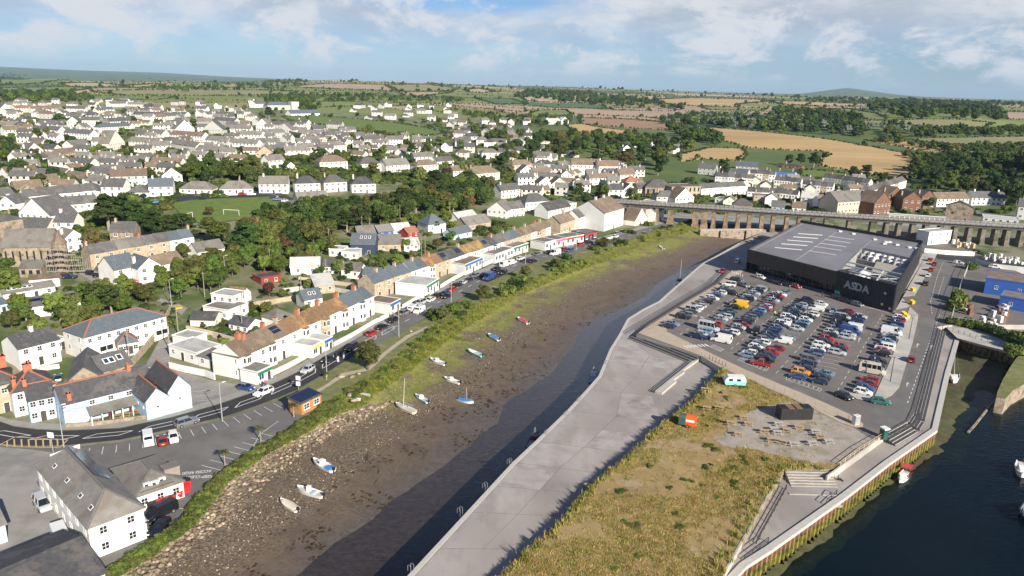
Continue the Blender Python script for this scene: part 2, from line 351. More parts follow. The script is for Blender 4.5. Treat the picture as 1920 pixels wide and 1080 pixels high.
def water_mat(name,col,rough,bump,scale,ang,sx=.35,clear=False):
    m=bpy.data.materials.new(name);m.use_nodes=True;N=m.node_tree.nodes;L=m.node_tree.links;b=N['Principled BSDF']
    b.inputs['Roughness'].default_value=rough;b.inputs['IOR'].default_value=1.33
    geo=N.new('ShaderNodeNewGeometry');mp=N.new('ShaderNodeMapping');mp.inputs['Rotation'].default_value=(0,0,ang);mp.inputs['Scale'].default_value=(sx,1,1);L.new(geo.outputs['Position'],mp.inputs[0])
    n=N.new('ShaderNodeTexNoise');n.inputs['Scale'].default_value=scale;n.inputs['Detail'].default_value=4;n.inputs['Distortion'].default_value=.4;L.new(mp.outputs[0],n.inputs['Vector'])
    n2=N.new('ShaderNodeTexNoise');n2.inputs['Scale'].default_value=.06;n2.inputs['Detail'].default_value=5;L.new(geo.outputs['Position'],n2.inputs['Vector'])
    mx=N.new('ShaderNodeMix');mx.data_type='RGBA';L.new(n2.outputs['Fac'],mx.inputs[0]);mx.inputs[6].default_value=tuple(col[0])+(1,);mx.inputs[7].default_value=tuple(col[1])+(1,);L.new(mx.outputs[2],b.inputs['Base Color'])
    bp=N.new('ShaderNodeBump');bp.inputs['Strength'].default_value=bump;bp.inputs['Distance'].default_value=.12;L.new(n.outputs['Fac'],bp.inputs['Height']);L.new(bp.outputs[0],b.inputs['Normal'])
    if clear:  # shallow: the mud shows through
        tr=N.new('ShaderNodeBsdfTransparent');tr.inputs[0].default_value=(.70,.68,.68,1) if clear is True else clear;gl=N.new('ShaderNodeBsdfGlossy');gl.inputs['Roughness'].default_value=rough;L.new(bp.outputs[0],gl.inputs['Normal'])
        lw=N.new('ShaderNodeLayerWeight');lw.inputs[0].default_value=.5;L.new(bp.outputs[0],lw.inputs['Normal']);pw=N.new('ShaderNodeMath');pw.operation='POWER';pw.inputs[1].default_value=3.6 if clear is True else 5;L.new(lw.outputs['Facing'],pw.inputs[0]);fr=N.new('ShaderNodeMath');fr.operation='MULTIPLY_ADD';fr.inputs[1].default_value=.97 if clear is True else .55;fr.inputs[2].default_value=.02;L.new(pw.outputs[0],fr.inputs[0]);ms=N.new('ShaderNodeMixShader');L.new(fr.outputs[0],ms.inputs[0]);L.new(tr.outputs[0],ms.inputs[1]);L.new(gl.outputs[0],ms.inputs[2]);L.new(ms.outputs[0],[n_ for n_ in N if n_.type=='OUTPUT_MATERIAL'][0].inputs[0])
    M[name]=m
water_mat('channel_water',((.060,.052,.046),(.085,.072,.062)),.16,.55,1.5,R(25),clear=True)
water_mat('dock_water',((.006,.014,.018),(.010,.02,.022)),.12,.75,1.3,R(-8),clear=(.20,.33,.40,1))
mat('dock_mud',(.045,.05,.016),(.085,.085,.03),.5,.8,.5,c3=(.06,.042,.022),scale3=.15)

# ---------------------------------------------------------------- harbour outline (photo points, bank top / bank foot / water edge / quay edge)
ST=[((60,1180),(120,1190),(470,1160),(650,1200)),((200,1078),(235,1080),(560,1082),(762,1082)),((300,1015),(330,1010),(650,1002),(812,1028)),((345,985),(365,982),(745,935),(875,960)),
      ((372,945),(395,945),(830,872),(960,868)),((405,905),(430,905),(890,828),(1003,828)),((475,852),(500,855),(930,793),(1035,797)),((545,812),(580,815),(955,750),(1063,770)),
      ((600,772),(640,780),(1000,722),(1100,730)),((640,745),(700,760),(1040,695),(1122,705)),((700,708),(762,712),(1070,655),(1143,655)),((750,672),(800,685),(1095,615),(1160,628)),
      ((785,645),(835,655),(1125,595),(1176,598)),((820,612),(880,625),(1175,575),(1205,580)),((870,588),(925,595),(1213,553),(1235,565)),((960,545),(1000,548),(1238,527),(1262,541)),
      ((1030,513),(1080,515),(1290,503),(1315,495)),((1110,482),(1160,488),(1328,487),(1350,476)),((1190,448),(1225,468),(1368,465),(1385,456)),((1250,428),(1280,448),(1405,446),(1415,442)),((1305,415),(1318,432),(1425,437),(1432,434))]
ZW,ZQ,ZC,ZF=-4.5,-0.8,0.6,0.45
LL=[G(*s[0],0.0) for s in ST];VV=[G(*s[1],-1.8) for s in ST];WW=[G(*s[2],ZW) for s in ST];QQ=[G(*s[3],ZQ) for s in ST]
HARB=[p[:2] for p in LL]+[p[:2] for p in QQ[::-1]]
PLAT_PX=[(1440,434),(1560,425),(1800,462),(1990,540),(1990,672),(1908,664),(1795,634),(1776,700),(1752,806),(1662,868),(1582,930),(1440,1030),(1393,1060),(1300,1160),(1240,1200)]
PLAT=[q[:2] for q in QQ]+[G(x,y,ZQ)[:2] for x,y in PLAT_PX]
DOCK=[G(x,y,ZQ)[:2] for x,y in [(1908,664),(1795,634),(1776,700),(1752,806),(1662,868),(1582,930),(1440,1030),(1393,1060),(1300,1160),(1240,1250),(2300,1250),(2300,700),(1990,672)]]

# ---------------------------------------------------------------- terrain with its fields
FIELDS=[  # name, surface, outline in the photo
 ('wheat_field','stubble',[(1300,238),(1340,240),(1440,248),(1560,262),(1640,276),(1700,288),(1735,300),(1722,308),(1700,316),(1712,325),(1708,333),(1690,338),(1660,334),(1600,322),(1540,312),(1535,297),(1560,290),(1540,283),(1480,282),(1400,277),(1360,265),(1310,256),(1330,250)]),
 ('wheat_field','stubble',[(1272,290),(1330,277),(1395,278),(1400,292),(1385,302),(1350,300),(1320,297),(1290,303),(1277,302)]),
 ('ploughed_field','ploughed',[(1085,221),(1150,222),(1230,228),(1285,236),(1285,243),(1250,244),(1180,240),(1090,232)]),
 ('pale_field','pinkish_field',[(1090,215),(1200,219),(1300,229),(1318,234),(1280,232),(1200,224),(1090,221)]),
 ('wheat_field','stubble',[(1060,234),(1090,232),(1130,240),(1190,246),(1185,251),(1130,252),(1080,248)]),
 ('stubble_field','stubble',[(1222,187),(1290,184),(1420,187),(1450,190),(1385,196),(1385,201),(1300,199),(1225,193)]),
 ('stubble_field','stubble',[(1440,190),(1520,192),(1605,195),(1600,200),(1540,200),(1470,196)]),
 ('pasture','pasture',[(1310,200),(1400,202),(1440,204),(1430,208),(1330,206)]),
 ('hill_pasture','pasture',[(1545,206),(1590,204),(1640,212),(1662,222),(1660,226),(1625,224),(1600,212)]),
 ('dry_pasture','pasture_dry',[(1610,227),(1720,224),(1830,228),(1862,231),(1845,240),(1800,243),(1755,236),(1620,232)]),
 ('stubble_field','pinkish_field',[(1861,209),(1990,213),(1990,225),(1890,224)]),
 ('green_field','pasture',[(1835,201),(1990,204),(1990,210),(1870,209)]),
 ('olive_field','pasture_dry',[(1700,261),(1800,258),(1990,256),(1990,268),(1850,272),(1740,268)]),
 ('stubble_field','stubble',[(1625,263),(1690,264),(1750,271),(1815,275),(1842,280),(1840,292),(1800,287),(1735,286),(1690,275)]),
 ('pink_field','pinkish_field',[(545,163),(600,158),(720,160),(742,166),(735,171),(640,168)]),
 ('olive_field','pasture_dry',[(722,160),(800,159),(862,166),(845,171),(760,173),(744,170)]),
 ('stubble_field','stubble_pale',[(870,168),(900,166),(928,172),(915,174),(880,173)]),
 ('stubble_field','stubble_pale',[(655,155),(720,152),(830,160),(850,162),(780,158)]),
 ('pink_field','pinkish_field',[(745,172),(850,173),(800,180),(760,179)]),
 ('pink_field','pinkish_field',[(800,194),(900,197),(985,204),(985,210),(880,201)]),
 ('pasture','pasture',[(760,196),(840,200),(930,208),(960,213),(955,220),(840,212),(770,202)]),
 ('pasture','pasture',[(560,192),(640,190),(780,193),(770,198),(640,200),(570,202)]),
 ('green_field','crop_green',[(890,184),(960,186),(990,195),(930,196)]),
 ('green_field','crop_green',[(985,190),(1060,193),(1130,197),(1140,204),(1050,202),(985,197)]),
 ('stubble_field','stubble_pale',[(972,181),(1030,182),(1110,192),(1070,194),(990,190)]),
 ('stubble_field','stubble_pale',[(1165,182),(1230,180),(1225,188),(1175,187)]),
 ('pink_field','pinkish_field',[(1145,202),(1215,203),(1220,208),(1150,206)]),
 ('school_field','grass_lawn',[(530,219),(600,217),(680,224),(740,230),(800,240),(840,250),(800,254),(730,252),(690,244),(600,234),(545,226)]),
 ('pink_field','stubble_pale',[(113,158),(160,156),(232,160),(225,163),(130,163)]),
 ('pink_field','stubble',[(235,161),(295,157),(290,163),(245,165)]),
 ('pasture','pasture',[(0,150),(60,147),(130,147),(80,157),(0,160)]),
 ('pasture','pasture',[(0,166),(130,163),(170,167),(120,174),(0,172)]),
 ('pasture','pasture_dry',[(170,172),(300,168),(480,169),(560,172),(540,178),(380,180),(220,178)]),
 ('pasture','pasture',[(80,182),(180,180),(330,182),(300,187),(130,188)]),
 ('pasture','pasture',[(1010,207),(1060,206),(1075,215),(1020,220),(985,216)]),
 ('playing_field','grass_lawn',[(1500,318),(1550,320),(1600,328),(1625,340),(1580,342),(1500,330)]),
]
def build_terrain():
    na,nr=480,600
    th=np.linspace(R(-47),R(47),na+1);rr=np.exp(np.linspace(math.log(42),math.log(23500),nr+1))
    A,Q=np.meshgrid(th,rr);X=Q*np.sin(A);Y=Q*np.cos(A);Z=hgt(X,Y)
    d=np.hypot(X,Y)
    bump=np.zeros_like(Z)
    for k,(wl,am) in enumerate(((900,5.),(350,2.))):
        bump+=am*np.sin(X/wl*6.28+k+1.3*np.sin(Y/wl*3.1))*np.cos(Y/wl*4.3+2*k)
    Z=Z+bump*np.clip((d-1300)/2500,0,1)*.6*np.clip((9000-d)/3000,0,1)
    low=inpoly(X,Y,HARB)|inpoly(X,Y,PLAT)|inpoly(X,Y,DOCK)
    Z=np.where(low,-9.0,Z-.03)
    V=np.stack([X,Y,Z],-1).reshape(-1,3)
    i,j=np.meshgrid(np.arange(nr),np.arange(na),indexing='ij');n=na+1
    Fq=np.stack([i*n+j,i*n+j+1,(i+1)*n+j+1,(i+1)*n+j],-1).reshape(-1,4)[:,::-1]
    cx=V[Fq].mean(1)[:,0];cy=V[Fq].mean(1)[:,1]
    owner=np.full(len(Fq),-1)
    for k,(nm,mt,px) in enumerate(FIELDS):
        P=[T(*p)[:2] for p in px];owner[inpoly(cx,cy,P)&(owner<0)]=k
    # the rest of the far country is a patchwork of smaller fields
    dd=np.hypot(cx,cy);rg_=np.random.default_rng(5);sx,sy=rg_.uniform(-6500,6500,1300),rg_.uniform(900,9000,1300);far_=np.nonzero((owner<0)&(dd>1150)&(dd<7500))[0];cellid=np.full(len(Fq),-1)
    for k0 in range(0,len(far_),4000):
        f_=far_[k0:k0+4000];u_=cx[f_]*.9+cy[f_]*.35;v_=cy[f_]*.8-cx[f_]*.3;cellid[f_]=np.argmin((u_[:,None]*.55-(sx*.9+sy*.35)*.55)**2+(v_[:,None]-(sy*.8-sx*.3))**2,1)
    kinds=['pasture','pasture_dry','crop_green','stubble_pale','pasture','pasture','scrub','stubble_pale','pasture_dry','pinkish_field'];pk=rg_.integers(0,len(kinds),1300)
    g2=cellid.reshape(nr,na);ed_=np.zeros_like(g2,bool);ed_[:-1]|=g2[:-1]!=g2[1:];ed_[:,:-1]|=g2[:,:-1]!=g2[:,1:];ed_&=g2>=0
    e_=np.nonzero(ed_.ravel())[0];e_=e_[(dd[e_]<4600)&(rg_.random(len(e_))<.85)];HEDGE.extend(np.stack([cx[e_],cy[e_]],1)+rg_.normal(size=(len(e_),2))*dd[e_][:,None]*.0012)
    def part(sel,nm,mt):
        fq=Fq[sel];u,inv=np.unique(fq,return_inverse=True)
        me=npmesh(nm,V[u],inv.reshape(-1,4),mt,smooth=True);return link(nm,me)
    dd=np.hypot(cx,cy);az=np.degrees(np.arctan2(cx,cy))
    town=(owner<0)&(dd<1150)&(az<-1)|(owner<0)&(dd<330)|(owner<0)&(dd<520)&(az>8)
    tag(part((owner<0)&town,'town_ground','town_ground'),kind='structure')
    tag(part((owner<0)&~town&(cellid<0),'terrain','scrub'),kind='structure')
    for km in sorted(set(kinds)):
        sel=(owner<0)&~town&(cellid>=0)&np.isin(pk[cellid],[i_ for i_,q_ in enumerate(kinds) if q_==km])
        if sel.any():tag(part(sel,'far_fields',km),kind='structure')
    for k,(nm,mt,px) in enumerate(FIELDS):
        if (owner==k).any():tag(part(owner==k,nm,mt),kind='structure')
HEDGE=[]
build_terrain()

def build_mud():
    NA,rows=5,[]
    prof=[(0,6),(1,26),(2,5)]
    n=len(ST);t=0;V=[];ac=[];al=[];W_=0
    for k in range((n-1)*NA+1):
        i=min(k//NA,n-2);f=k/NA-i
        P=[np.array(A[i])*(1-f)+np.array(A[i+1])*f for A in (LL,VV,WW,QQ)]
        P[0][2]=0.02;P[3][2]=-6.0
        row=[]
        for s,m in prof:
            for q in range(m):row.append((P[s]+(P[s+1]-P[s])*q/m,(0 if s==0 else (q/m if s==1 else 1+q/m))))
        row.append((P[3],2.0))
        for p,a in row:
            amp=.5 if 0<a<1 else (.25 if a<=1 else .1)
            nzv=mnoise.noise(Vector((p[0]*.12,p[1]*.12,0)))*.35+mnoise.noise(Vector((p[0]*.45,p[1]*.45,4)))*.18
            V.append((p[0],p[1],p[2]+nzv*amp));ac.append(a);al.append(k/((n-1)*NA))
        W_=len(row)
    K=len(V)//W_;i,j=np.meshgrid(np.arange(K-1),np.arange(W_-1),indexing='ij')
    Fq=np.stack([i*W_+j,i*W_+j+1,(i+1)*W_+j+1,(i+1)*W_+j],-1).reshape(-1,4)
    global MUDV;MUDV=np.array(V)[np.array(ac)<=1.0]
    me=npmesh('harbour_mud',V,Fq,'harbour_mud',smooth=True,cols={'across':ac,'along':al})
    tag(link('harbour_mud',me),kind='structure')
    wl=[w+(w-q)/np.linalg.norm(w-q)*5 for w,q in zip(WW,QQ)]
    mb=MB();n=len(ST)
    for i in range(n-1):
        mb.quad([(wl[i][0],wl[i][1],ZW),(QQ[i][0]+.5,QQ[i][1],ZW),(QQ[i+1][0]+.5,QQ[i+1][1],ZW),(wl[i+1][0],wl[i+1][1],ZW)])
    struct('channel_water',mb,'channel_water')
build_mud()
_mv=MUDV-[0,0,H];_mz=_mv@fwd;MUDPX=np.stack([960+F*(_mv@cr)/_mz,540-F*(_mv@cu)/_mz],1)
def mud_z(px,py):return float(MUDV[np.argmin(((MUDPX-[px,py])**2).sum(1)),2])
struct('dock_water',MB().quad([tuple(G(x,y,ZW)) for x,y in ((1180,1350),(2500,1350),(2500,640),(1795,634))][::1]),'dock_water')
# quay platform on the harbour's far side
struct('quay',MB().prism(PLAT,-8,ZQ,0,1),['quay_concrete','quay_wall'])
def coping(line,w,z,name,m,piece=None):
    """row of edge stones along a line, each one a piece"""
    root=tag(empty(name,(*line[0][:2],z)),kind='structure')
    P=resample([np.array([p[0],p[1],0.]) for p in line],piece or 3.0)
    for a,b in zip(P[:-1],P[1:]):
        d=b-a;L_=np.linalg.norm(d)
        if L_<.3:continue
        o=link('coping_stone',UNITBOX[m],root,(a+b)/2-np.array([line[0][0],line[0][1],0]),math.atan2(d[1],d[0]),(L_-.04,w,.07));o.location.z=.035
    return root
UNITBOX={}
for k in ('kerb_stone','granite_edge','wall_stone','granite_dark','promenade_concrete'):UNITBOX[k]=MB().box(-.5,.5,-.5,.5,-.5,.5).mesh('unit_'+k,k)
qin=[]
for a,b in zip(QQ[:-1],QQ[1:]):qin.append(a+np.array([.45,0,0]))
mat('quay_slab_dark',(0.264,0.235,0.215),(0.354,0.320,0.297),.3,.9,.12,c3=(0.195,0.174,0.161),scale3=.2,detail=9);mat('quay_slab_pale',(.305,.277,.256),(.375,.348,.325),.3,.9,.12,c3=(.26,.235,.22),scale3=.2,detail=9)
QR=[(925,1085),(985,1030),(1055,968),(1130,888),(1180,850),(1215,815),(1242,792),(1222,742),(1250,712),(1290,677),(1190,637)]
qs=tag(empty('quay_paving',(*QQ[1][:2],ZQ)),kind='structure')
for i in range(1,11):
    a0,a1,b0,b1=QQ[i]+[1.0,0,0],QQ[i+1]+[1.0,0,0],G(*QR[i-1],ZQ),G(*QR[i],ZQ);nl=max(1,int(round(np.linalg.norm(a1-a0)/9)));nc=max(1,int(round(np.linalg.norm(b0-a0)/8)))
    f_=lambda u,v:((a0+(a1-a0)*u)*(1-v)+(b0+(b1-b0)*u)*v)[:2]-QQ[1][:2]
    MB().quad([(*f_(u,v),.006) for u,v in ((0,0),(0,1),(1,1),(1,0))][::-1]).build('joint_filler','carpark_tarmac',qs)
    for p in range(nl):
        for q in range(nc):MB().prism([f_((p+.006)/nl,(q+.006)/nc),f_((p+.994)/nl,(q+.006)/nc),f_((p+.994)/nl,(q+.994)/nc),f_((p+.006)/nl,(q+.994)/nc)],-.05,.012+random.random()*.004).build('concrete_slab',random.choice(['quay_concrete','quay_concrete','quay_slab_dark','quay_slab_pale']),qs)
coping([q+np.array([.42,-.1,0]) for q in QQ[1:19]],.8,ZQ,'quay_coping','kerb_stone',4.0)

CARPARK_PX=[(1193,627),(1217,607),(1290,562),(1345,530),(1366,508),(1402,502.5)]
ASDA_TOP=[(1402,467),(1559,511),(1682,537.5),(1730,455),(1501,416)]
ZR=ZC+8.6
AS=[G(x,y,ZR)[:2] for x,y in ASDA_TOP]  # left front, knee, right front, right back, left back
cpk=sheet(CARPARK_PX,ZC)[:-1]+[AS[0]+(AS[0]-AS[2])*.03,AS[4]+(AS[4]-AS[2])*.03]+sheet([(1700,428),(1800,462),(1990,545),(1990,610),(1800,608),(1757,612),(1715,772),(1705,789),(1655,817),(1640,826),(1600,801),(1575,793),(1525,767),(1480,746),(1400,711),(1352,690),(1313,667)],ZC)
struct('car_park',MB().prism(cpk,-7,ZC,0,1),['carpark_tarmac','promenade_concrete'])
fld=sheet([(930,1085),(1060,968),(1100,917),(1180,852),(1237,800),(1300,752),(1347,700),(1352,690),(1400,711),(1480,746),(1525,767),(1575,793),(1600,801),(1640,826),(1572,876),(1555,880),(1471,880),(1440,932),(1400,1003),(1352,1085),(1290,1180),(830,1180)],ZF)
grav=sheet([(1338,826),(1368,800),(1400,772),(1440,762),(1480,757),(1530,768),(1575,786),(1612,806),(1640,826),(1600,852),(1572,872),(1530,868),(1480,858),(1440,850),(1400,842),(1360,838)],ZF)
# the waste ground is a bumpy mound behind a low retaining wall
def build_field():
    P=np.array(fld);lo,hi=P.min(0),P.max(0);st=.8
    gx,gy=np.meshgrid(np.arange(lo[0],hi[0]+st,st),np.arange(lo[1],hi[1]+st,st))
    ins=inpoly(gx,gy,fld)
    cell=ins[:-1,:-1]&ins[1:,:-1]&ins[:-1,1:]&ins[1:,1:]
    gi=inpoly(gx,gy,grav);z=np.array([[ZF+.03+max(0,mnoise.noise(Vector((x*.09,y*.09,1))))*.5+abs(mnoise.noise(Vector((x*.4,y*.4,2))))*.10 for x,y in zip(a,b)] for a,b in zip(gx,gy)])
    z=np.where(gi,ZF+.03,z);n=gx.shape[1];i,j=np.nonzero(cell);Fq=np.stack([i*n+j,i*n+j+1,(i+1)*n+j+1,(i+1)*n+j],-1)
    V=np.stack([gx,gy,z],-1).reshape(-1,3);u,inv=np.unique(Fq,return_inverse=True)
    tag(link('waste_ground',npmesh('waste_ground',V[u],inv.reshape(-1,4),'field_dry',smooth=True)),kind='structure')
build_field()
struct('waste_ground_base',MB().prism(fld,ZQ-.2,ZF-.02,0,1),['field_dry','wall_stone'])
def fan(pts,z):return MB().quad([(p[0],p[1],z) for p in (pts if sum(pts[i][0]*pts[(i+1)%len(pts)][1]-pts[(i+1)%len(pts)][0]*pts[i][1] for i in range(len(pts)))>0 else pts[::-1])])
def patch(name,px,z,m):return struct(name,fan(sheet(px,z),z),m)
gj=[p[:2]+np.array([mnoise.noise(Vector((p[0]*.7,p[1]*.7,5))),mnoise.noise(Vector((p[0]*.7,p[1]*.7,9)))])*1.6 for p in resample([np.array([*p,0]) for p in grav+grav[:1]],.8)[:-1]]
struct('gravel_yard',MB().prism(gj,ZF-.1,ZF+.11),'gravel')
# surfaces on the car park
patch('beige_path',[(1197,624),(1220,609),(1292,564),(1347,532),(1368,511),(1395,506),(1390,512),(1372,520),(1330,556),(1276,590),(1246,606),(1251,622),(1290,641),(1345,668),(1400,694),(1480,727),(1540,752),(1590,775),(1619,794),(1617,803),(1600,800),(1575,792),(1525,766),(1480,745),(1400,710),(1352,689),(1313,666)],ZC+.012,'beige_paving')
patch('concrete_island',[(1706,575),(1722,590),(1721,600),(1712,640),(1697,690),(1686,727),(1672,742),(1655,750),(1632,752),(1607,748),(1594,740),(1592,736),(1640,742),(1656,706),(1676,660),(1692,618),(1700,592)],ZC+.10,'promenade_concrete')
patch('store_forecourt',[(1690,557),(1715,555),(1745,500),(1757,476),(1742,470),(1729,477),(1679,581),(1700,577),(1706,574)],ZC+.10,'promenade_concrete')
patch('walkway',[(1400,505),(1440,517),(1500,536),(1560,555),(1600,567),(1676,585),(1676,578),(1560,545),(1440,510),(1402,501)],ZC+.08,'pavement')
patch('service_road',[(1757,476),(1800,470),(1790,520),(1757,606),(1714,768),(1700,784),(1655,812),(1630,800),(1640,760),(1676,745),(1692,727),(1704,690),(1722,636),(1728,600),(1724,580),(1713,560)],ZC+.006,'asphalt')
patch('viaduct_street',[(1130,404),(1240,416),(1300,416),(1440,424),(1560,416),(1700,424),(1990,463),(1990,432),(1800,412),(1600,398),(1400,388),(1200,388)],.03,'asphalt_old')
# ---------------------------------------------------------------- left bank: road, pavements, parking, verge
RU=[(-60,776),(0,791),(25,800),(70,806),(120,808),(225,804),(325,783),(400,762),(480,735),(530,712),(565,695),(600,675),(650,647),(685,627),(730,605),(767,585),(800,563),(855,537),(885,522),(935,502),(960,492),(1022,475),(1080,462),(1135,449),(1200,432),(1262,415)]
RL=[(-60,815),(0,832),(25,834),(70,836),(125,835),(225,825),(325,804),(425,780),(490,758),(555,732),(600,706),(635,685),(680,658),(725,637),(775,609),(812,588),(850,567),(880,550),(915,530),(950,514),(990,496),(1040,482),(1090,470),(1140,459),(1205,440),(1268,421)]
def strip(name,A,B,za,m,zb=None,n=None):
    mb=MB();zb=za if zb is None else zb
    for i in range(len(A)-1):
        mb.quad([(*G(*A[i],0)[:2],za),(*G(*B[i],0)[:2],zb),(*G(*B[i+1],0)[:2],zb),(*G(*A[i+1],0)[:2],za)])
    return struct(name,mb,m)
strip('road',RU,RL,.05,'asphalt')
strip('resurfaced_road',RU[:13],RL[:13],.055,'asphalt_new')
strip('resurfaced_road',RU[18:19]+RU[19:20],RL[18:19]+RL[19:20],.055,'asphalt_new')
PU=[(x-6,y-12) for x,y in RU[:6]]+[(x-4,y-10) for x,y in RU[6:14]]+[(x-6,y-7) for x,y in RU[14:20]]+[(x-4,y-5) for x,y in RU[20:]]
strip('pavement',PU,[(x-.4,y-.5) for x,y in RU],.14,'pavement')
patch('forecourt',[(-80,820),(0,836),(70,840),(125,839),(225,829),(325,808),(425,784),(500,757),(560,742),(605,745),(606,765),(550,805),(476,850),(408,902),(376,942),(350,983),(266,1036),(200,1075),(60,1180),(-200,1180)],.012,'asphalt')
patch('concrete_yard',[(-80,822),(0,838),(60,843),(110,850),(128,870),(80,885),(68,905),(172,1045),(190,1065),(195,1080),(150,1120),(-200,1180)],.02,'asphalt_old')
patch('side_road',[(262,706),(280,672),(302,632),(320,590),(345,590),(335,620),(320,655),(318,690),(345,699),(400,714),(455,722),(482,724),(470,737),(400,759),(365,766),(350,735),(320,700)],.02,'asphalt_old')
VG=[(RL[i][0]+1,RL[i][1]+1) for i in range(9,len(RL))]
verge=[G(*p)[:2] for p in VG]+[l[:2] for l in LL[:7:-1]]
struct('grass_verge',fan(verge,.03),'grass_verge')
patch('footpath',[(575,742),(610,722),(640,700),(690,690),(720,660),(760,630),(800,612),(803,615),(765,634),(725,664),(694,694),(645,705),(612,727),(580,746)],.04,'track_dirt')
# ---------------------------------------------------------------- foliage
def leaf_mat(name,c,c2,rnd=.3):
    m=mat(name,c,c2,.55,.7,0,rnd=rnd,lo=.4,hi=.6,spec=.2)
    N=m.node_tree.nodes;L=m.node_tree.links;b=N['Principled BSDF'];out=[n for n in N if n.type=='OUTPUT_MATERIAL'][0]
    tr=N.new('ShaderNodeBsdfTranslucent');mx=N.new('ShaderNodeMixShader');mx.inputs[0].default_value=.22
    src=b.inputs['Base Color'].links[0].from_socket;L.new(src,tr.inputs[0]);L.new(b.outputs[0],mx.inputs[1]);L.new(tr.outputs[0],mx.inputs[2]);L.new(mx.outputs[0],out.inputs[0])
leaf_mat('leaf_mid',(.072,.115,.02),(.118,.16,.034))
leaf_mat('leaf_dark',(.034,.062,.016),(.06,.092,.024))
leaf_mat('leaf_olive',(.088,.105,.026),(.125,.135,.038))
leaf_mat('leaf_bright',(.12,.165,.03),(.16,.20,.045))
leaf_mat('leaf_silver',(.16,.19,.14),(.24,.27,.21),.15)
leaf_mat('leaf_brown',(.12,.095,.035),(.16,.125,.05))
leaf_mat('leaf_red',(.075,.028,.024),(.11,.04,.03),.1)
leaf_mat('leaf_yellow',(.26,.24,.03),(.32,.28,.05),.1)
leaf_mat('grass_dry',(.42,.31,.115),(.52,.40,.17),.3)
leaf_mat('grass_gold',(.27,.235,.055),(.37,.31,.085),.3)
leaf_mat('grass_green',(.15,.20,.03),(.24,.26,.05),.3)
leaf_mat('weed_brown',(.062,.044,.026),(.10,.07,.04),.3)
mat('bark',(.10,.075,.055),(.17,.14,.11),2.0,.9,.3)
mat('bark_pale',(.23,.20,.16),(.30,.26,.21),2.0,.9,.3)
_ico=None
def ico(sub):
    bm=bmesh.new();bmesh.ops.create_icosphere(bm,subdivisions=sub,radius=1);v=np.array([p.co[:] for p in bm.verts]);f=np.array([[q.index for q in p.verts] for p in bm.faces]);bm.free();return v,f
ICO1,ICO2=ico(1),ico(2)
def crown(name,clumps,nleaf,leaf,m,seed,tang=.75,core=.80,flat=1.0):
    """leaf-sized faces spread over and through the clumps of a crown, round a solid core added to stop light passing through"""
    rg=np.random.default_rng(seed);V=[];Fq=[];off=0;tri=[]
    area=sum(r[0]*r[1] for _,r in clumps)
    for c,r in clumps:
        c=np.array(c);r=np.array([r[0],r[0],r[1]])
        k=max(8,int(nleaf*r[0]*r[2]/area))
        d=rg.normal(size=(k,3));d/=np.linalg.norm(d,axis=1)[:,None];d[:,2]=np.where(d[:,2]<-.55,-d[:,2],d[:,2])
        p=c+d*r*rg.uniform(.82,1.10,(k,1))
        n=d*tang+rg.normal(size=(k,3))*(1-tang)*1.3;n/=np.linalg.norm(n,axis=1)[:,None]
        t=np.cross(n,rg.normal(size=(k,3)));t/=np.linalg.norm(t,axis=1)[:,None];b=np.cross(n,t)
        s=leaf*rg.uniform(.6,1.25,(k,1));s2=s*rg.uniform(.5,.9,(k,1))*flat
        q=np.stack([p-t*s,p-b*s2+n*s*.25,p+t*s,p+b*s2-n*s*.15],1)
        V.append(q.reshape(-1,3));Fq.append(np.arange(k*4).reshape(-1,4)+off);off+=k*4
        v,f=ICO1;q=c+v*r*core*(1+rg.normal(size=(len(v),1))*.08);V.append(q);tri.append(np.concatenate([f,f[:,2:3]],1)+off);off+=len(v)  # inner blob in the leaf colour, added so light does not pass the clump
    V=np.concatenate(V);quads=np.concatenate(Fq);tr=np.concatenate(tri)[:,:3]
    me=bpy.data.meshes.new(name);allv=V.astype(np.float32);me.vertices.add(len(allv));me.vertices.foreach_set('co',allv.ravel())
    lv=np.concatenate([quads.ravel(),tr.ravel()]).astype(np.int32);me.loops.add(len(lv));me.loops.foreach_set('vertex_index',lv)
    ls=np.concatenate([np.arange(len(quads))*4,len(quads)*4+np.arange(len(tr))*3]).astype(np.int32);me.polygons.add(len(ls));me.polygons.foreach_set('loop_start',ls)
    me.polygons.foreach_set('loop_total',np.concatenate([np.full(len(quads),4),np.full(len(tr),3)]).astype(np.int32))
    me.materials.append(M[m]);me.update(calc_edges=True);return me
def clumps_round(seed,R_=3.6,hh=3.6,base=2.2,n=15,big=.42):
    rg=np.random.default_rng(seed);out=[]
    for i in range(n):
        a=i*2.4+rg.uniform(-.4,.4);z=rg.uniform(-.75,.95);rr=math.sqrt(max(0,1-z*z*.8))*rg.uniform(.45,.82)
        r=R_*rg.uniform(big*.75,big*1.1)
        out.append(((R_*rr*math.cos(a),R_*rr*math.sin(a),base+hh+z*hh*.78),(r,r*rg.uniform(.75,1.0))))
    out.append(((0,0,base+hh*.9),(R_*.62,hh*.72)));return out
def clumps_flat(seed,R_=4.6,h=11,n=15):
    rg=np.random.default_rng(seed);out=[]
    for i in range(n):
        z=h*(.38+.6*i/n)+rg.uniform(-.4,.4);k=1-.55*(i/n)**2;a=i*2.4+rg.uniform(-.5,.5);rr=R_*k*rg.uniform(.25,.75)
        out.append(((rr*math.cos(a),rr*math.sin(a),z),(R_*rg.uniform(.28,.45)*(.65+.35*k),R_*rg.uniform(.13,.2))))
    return out
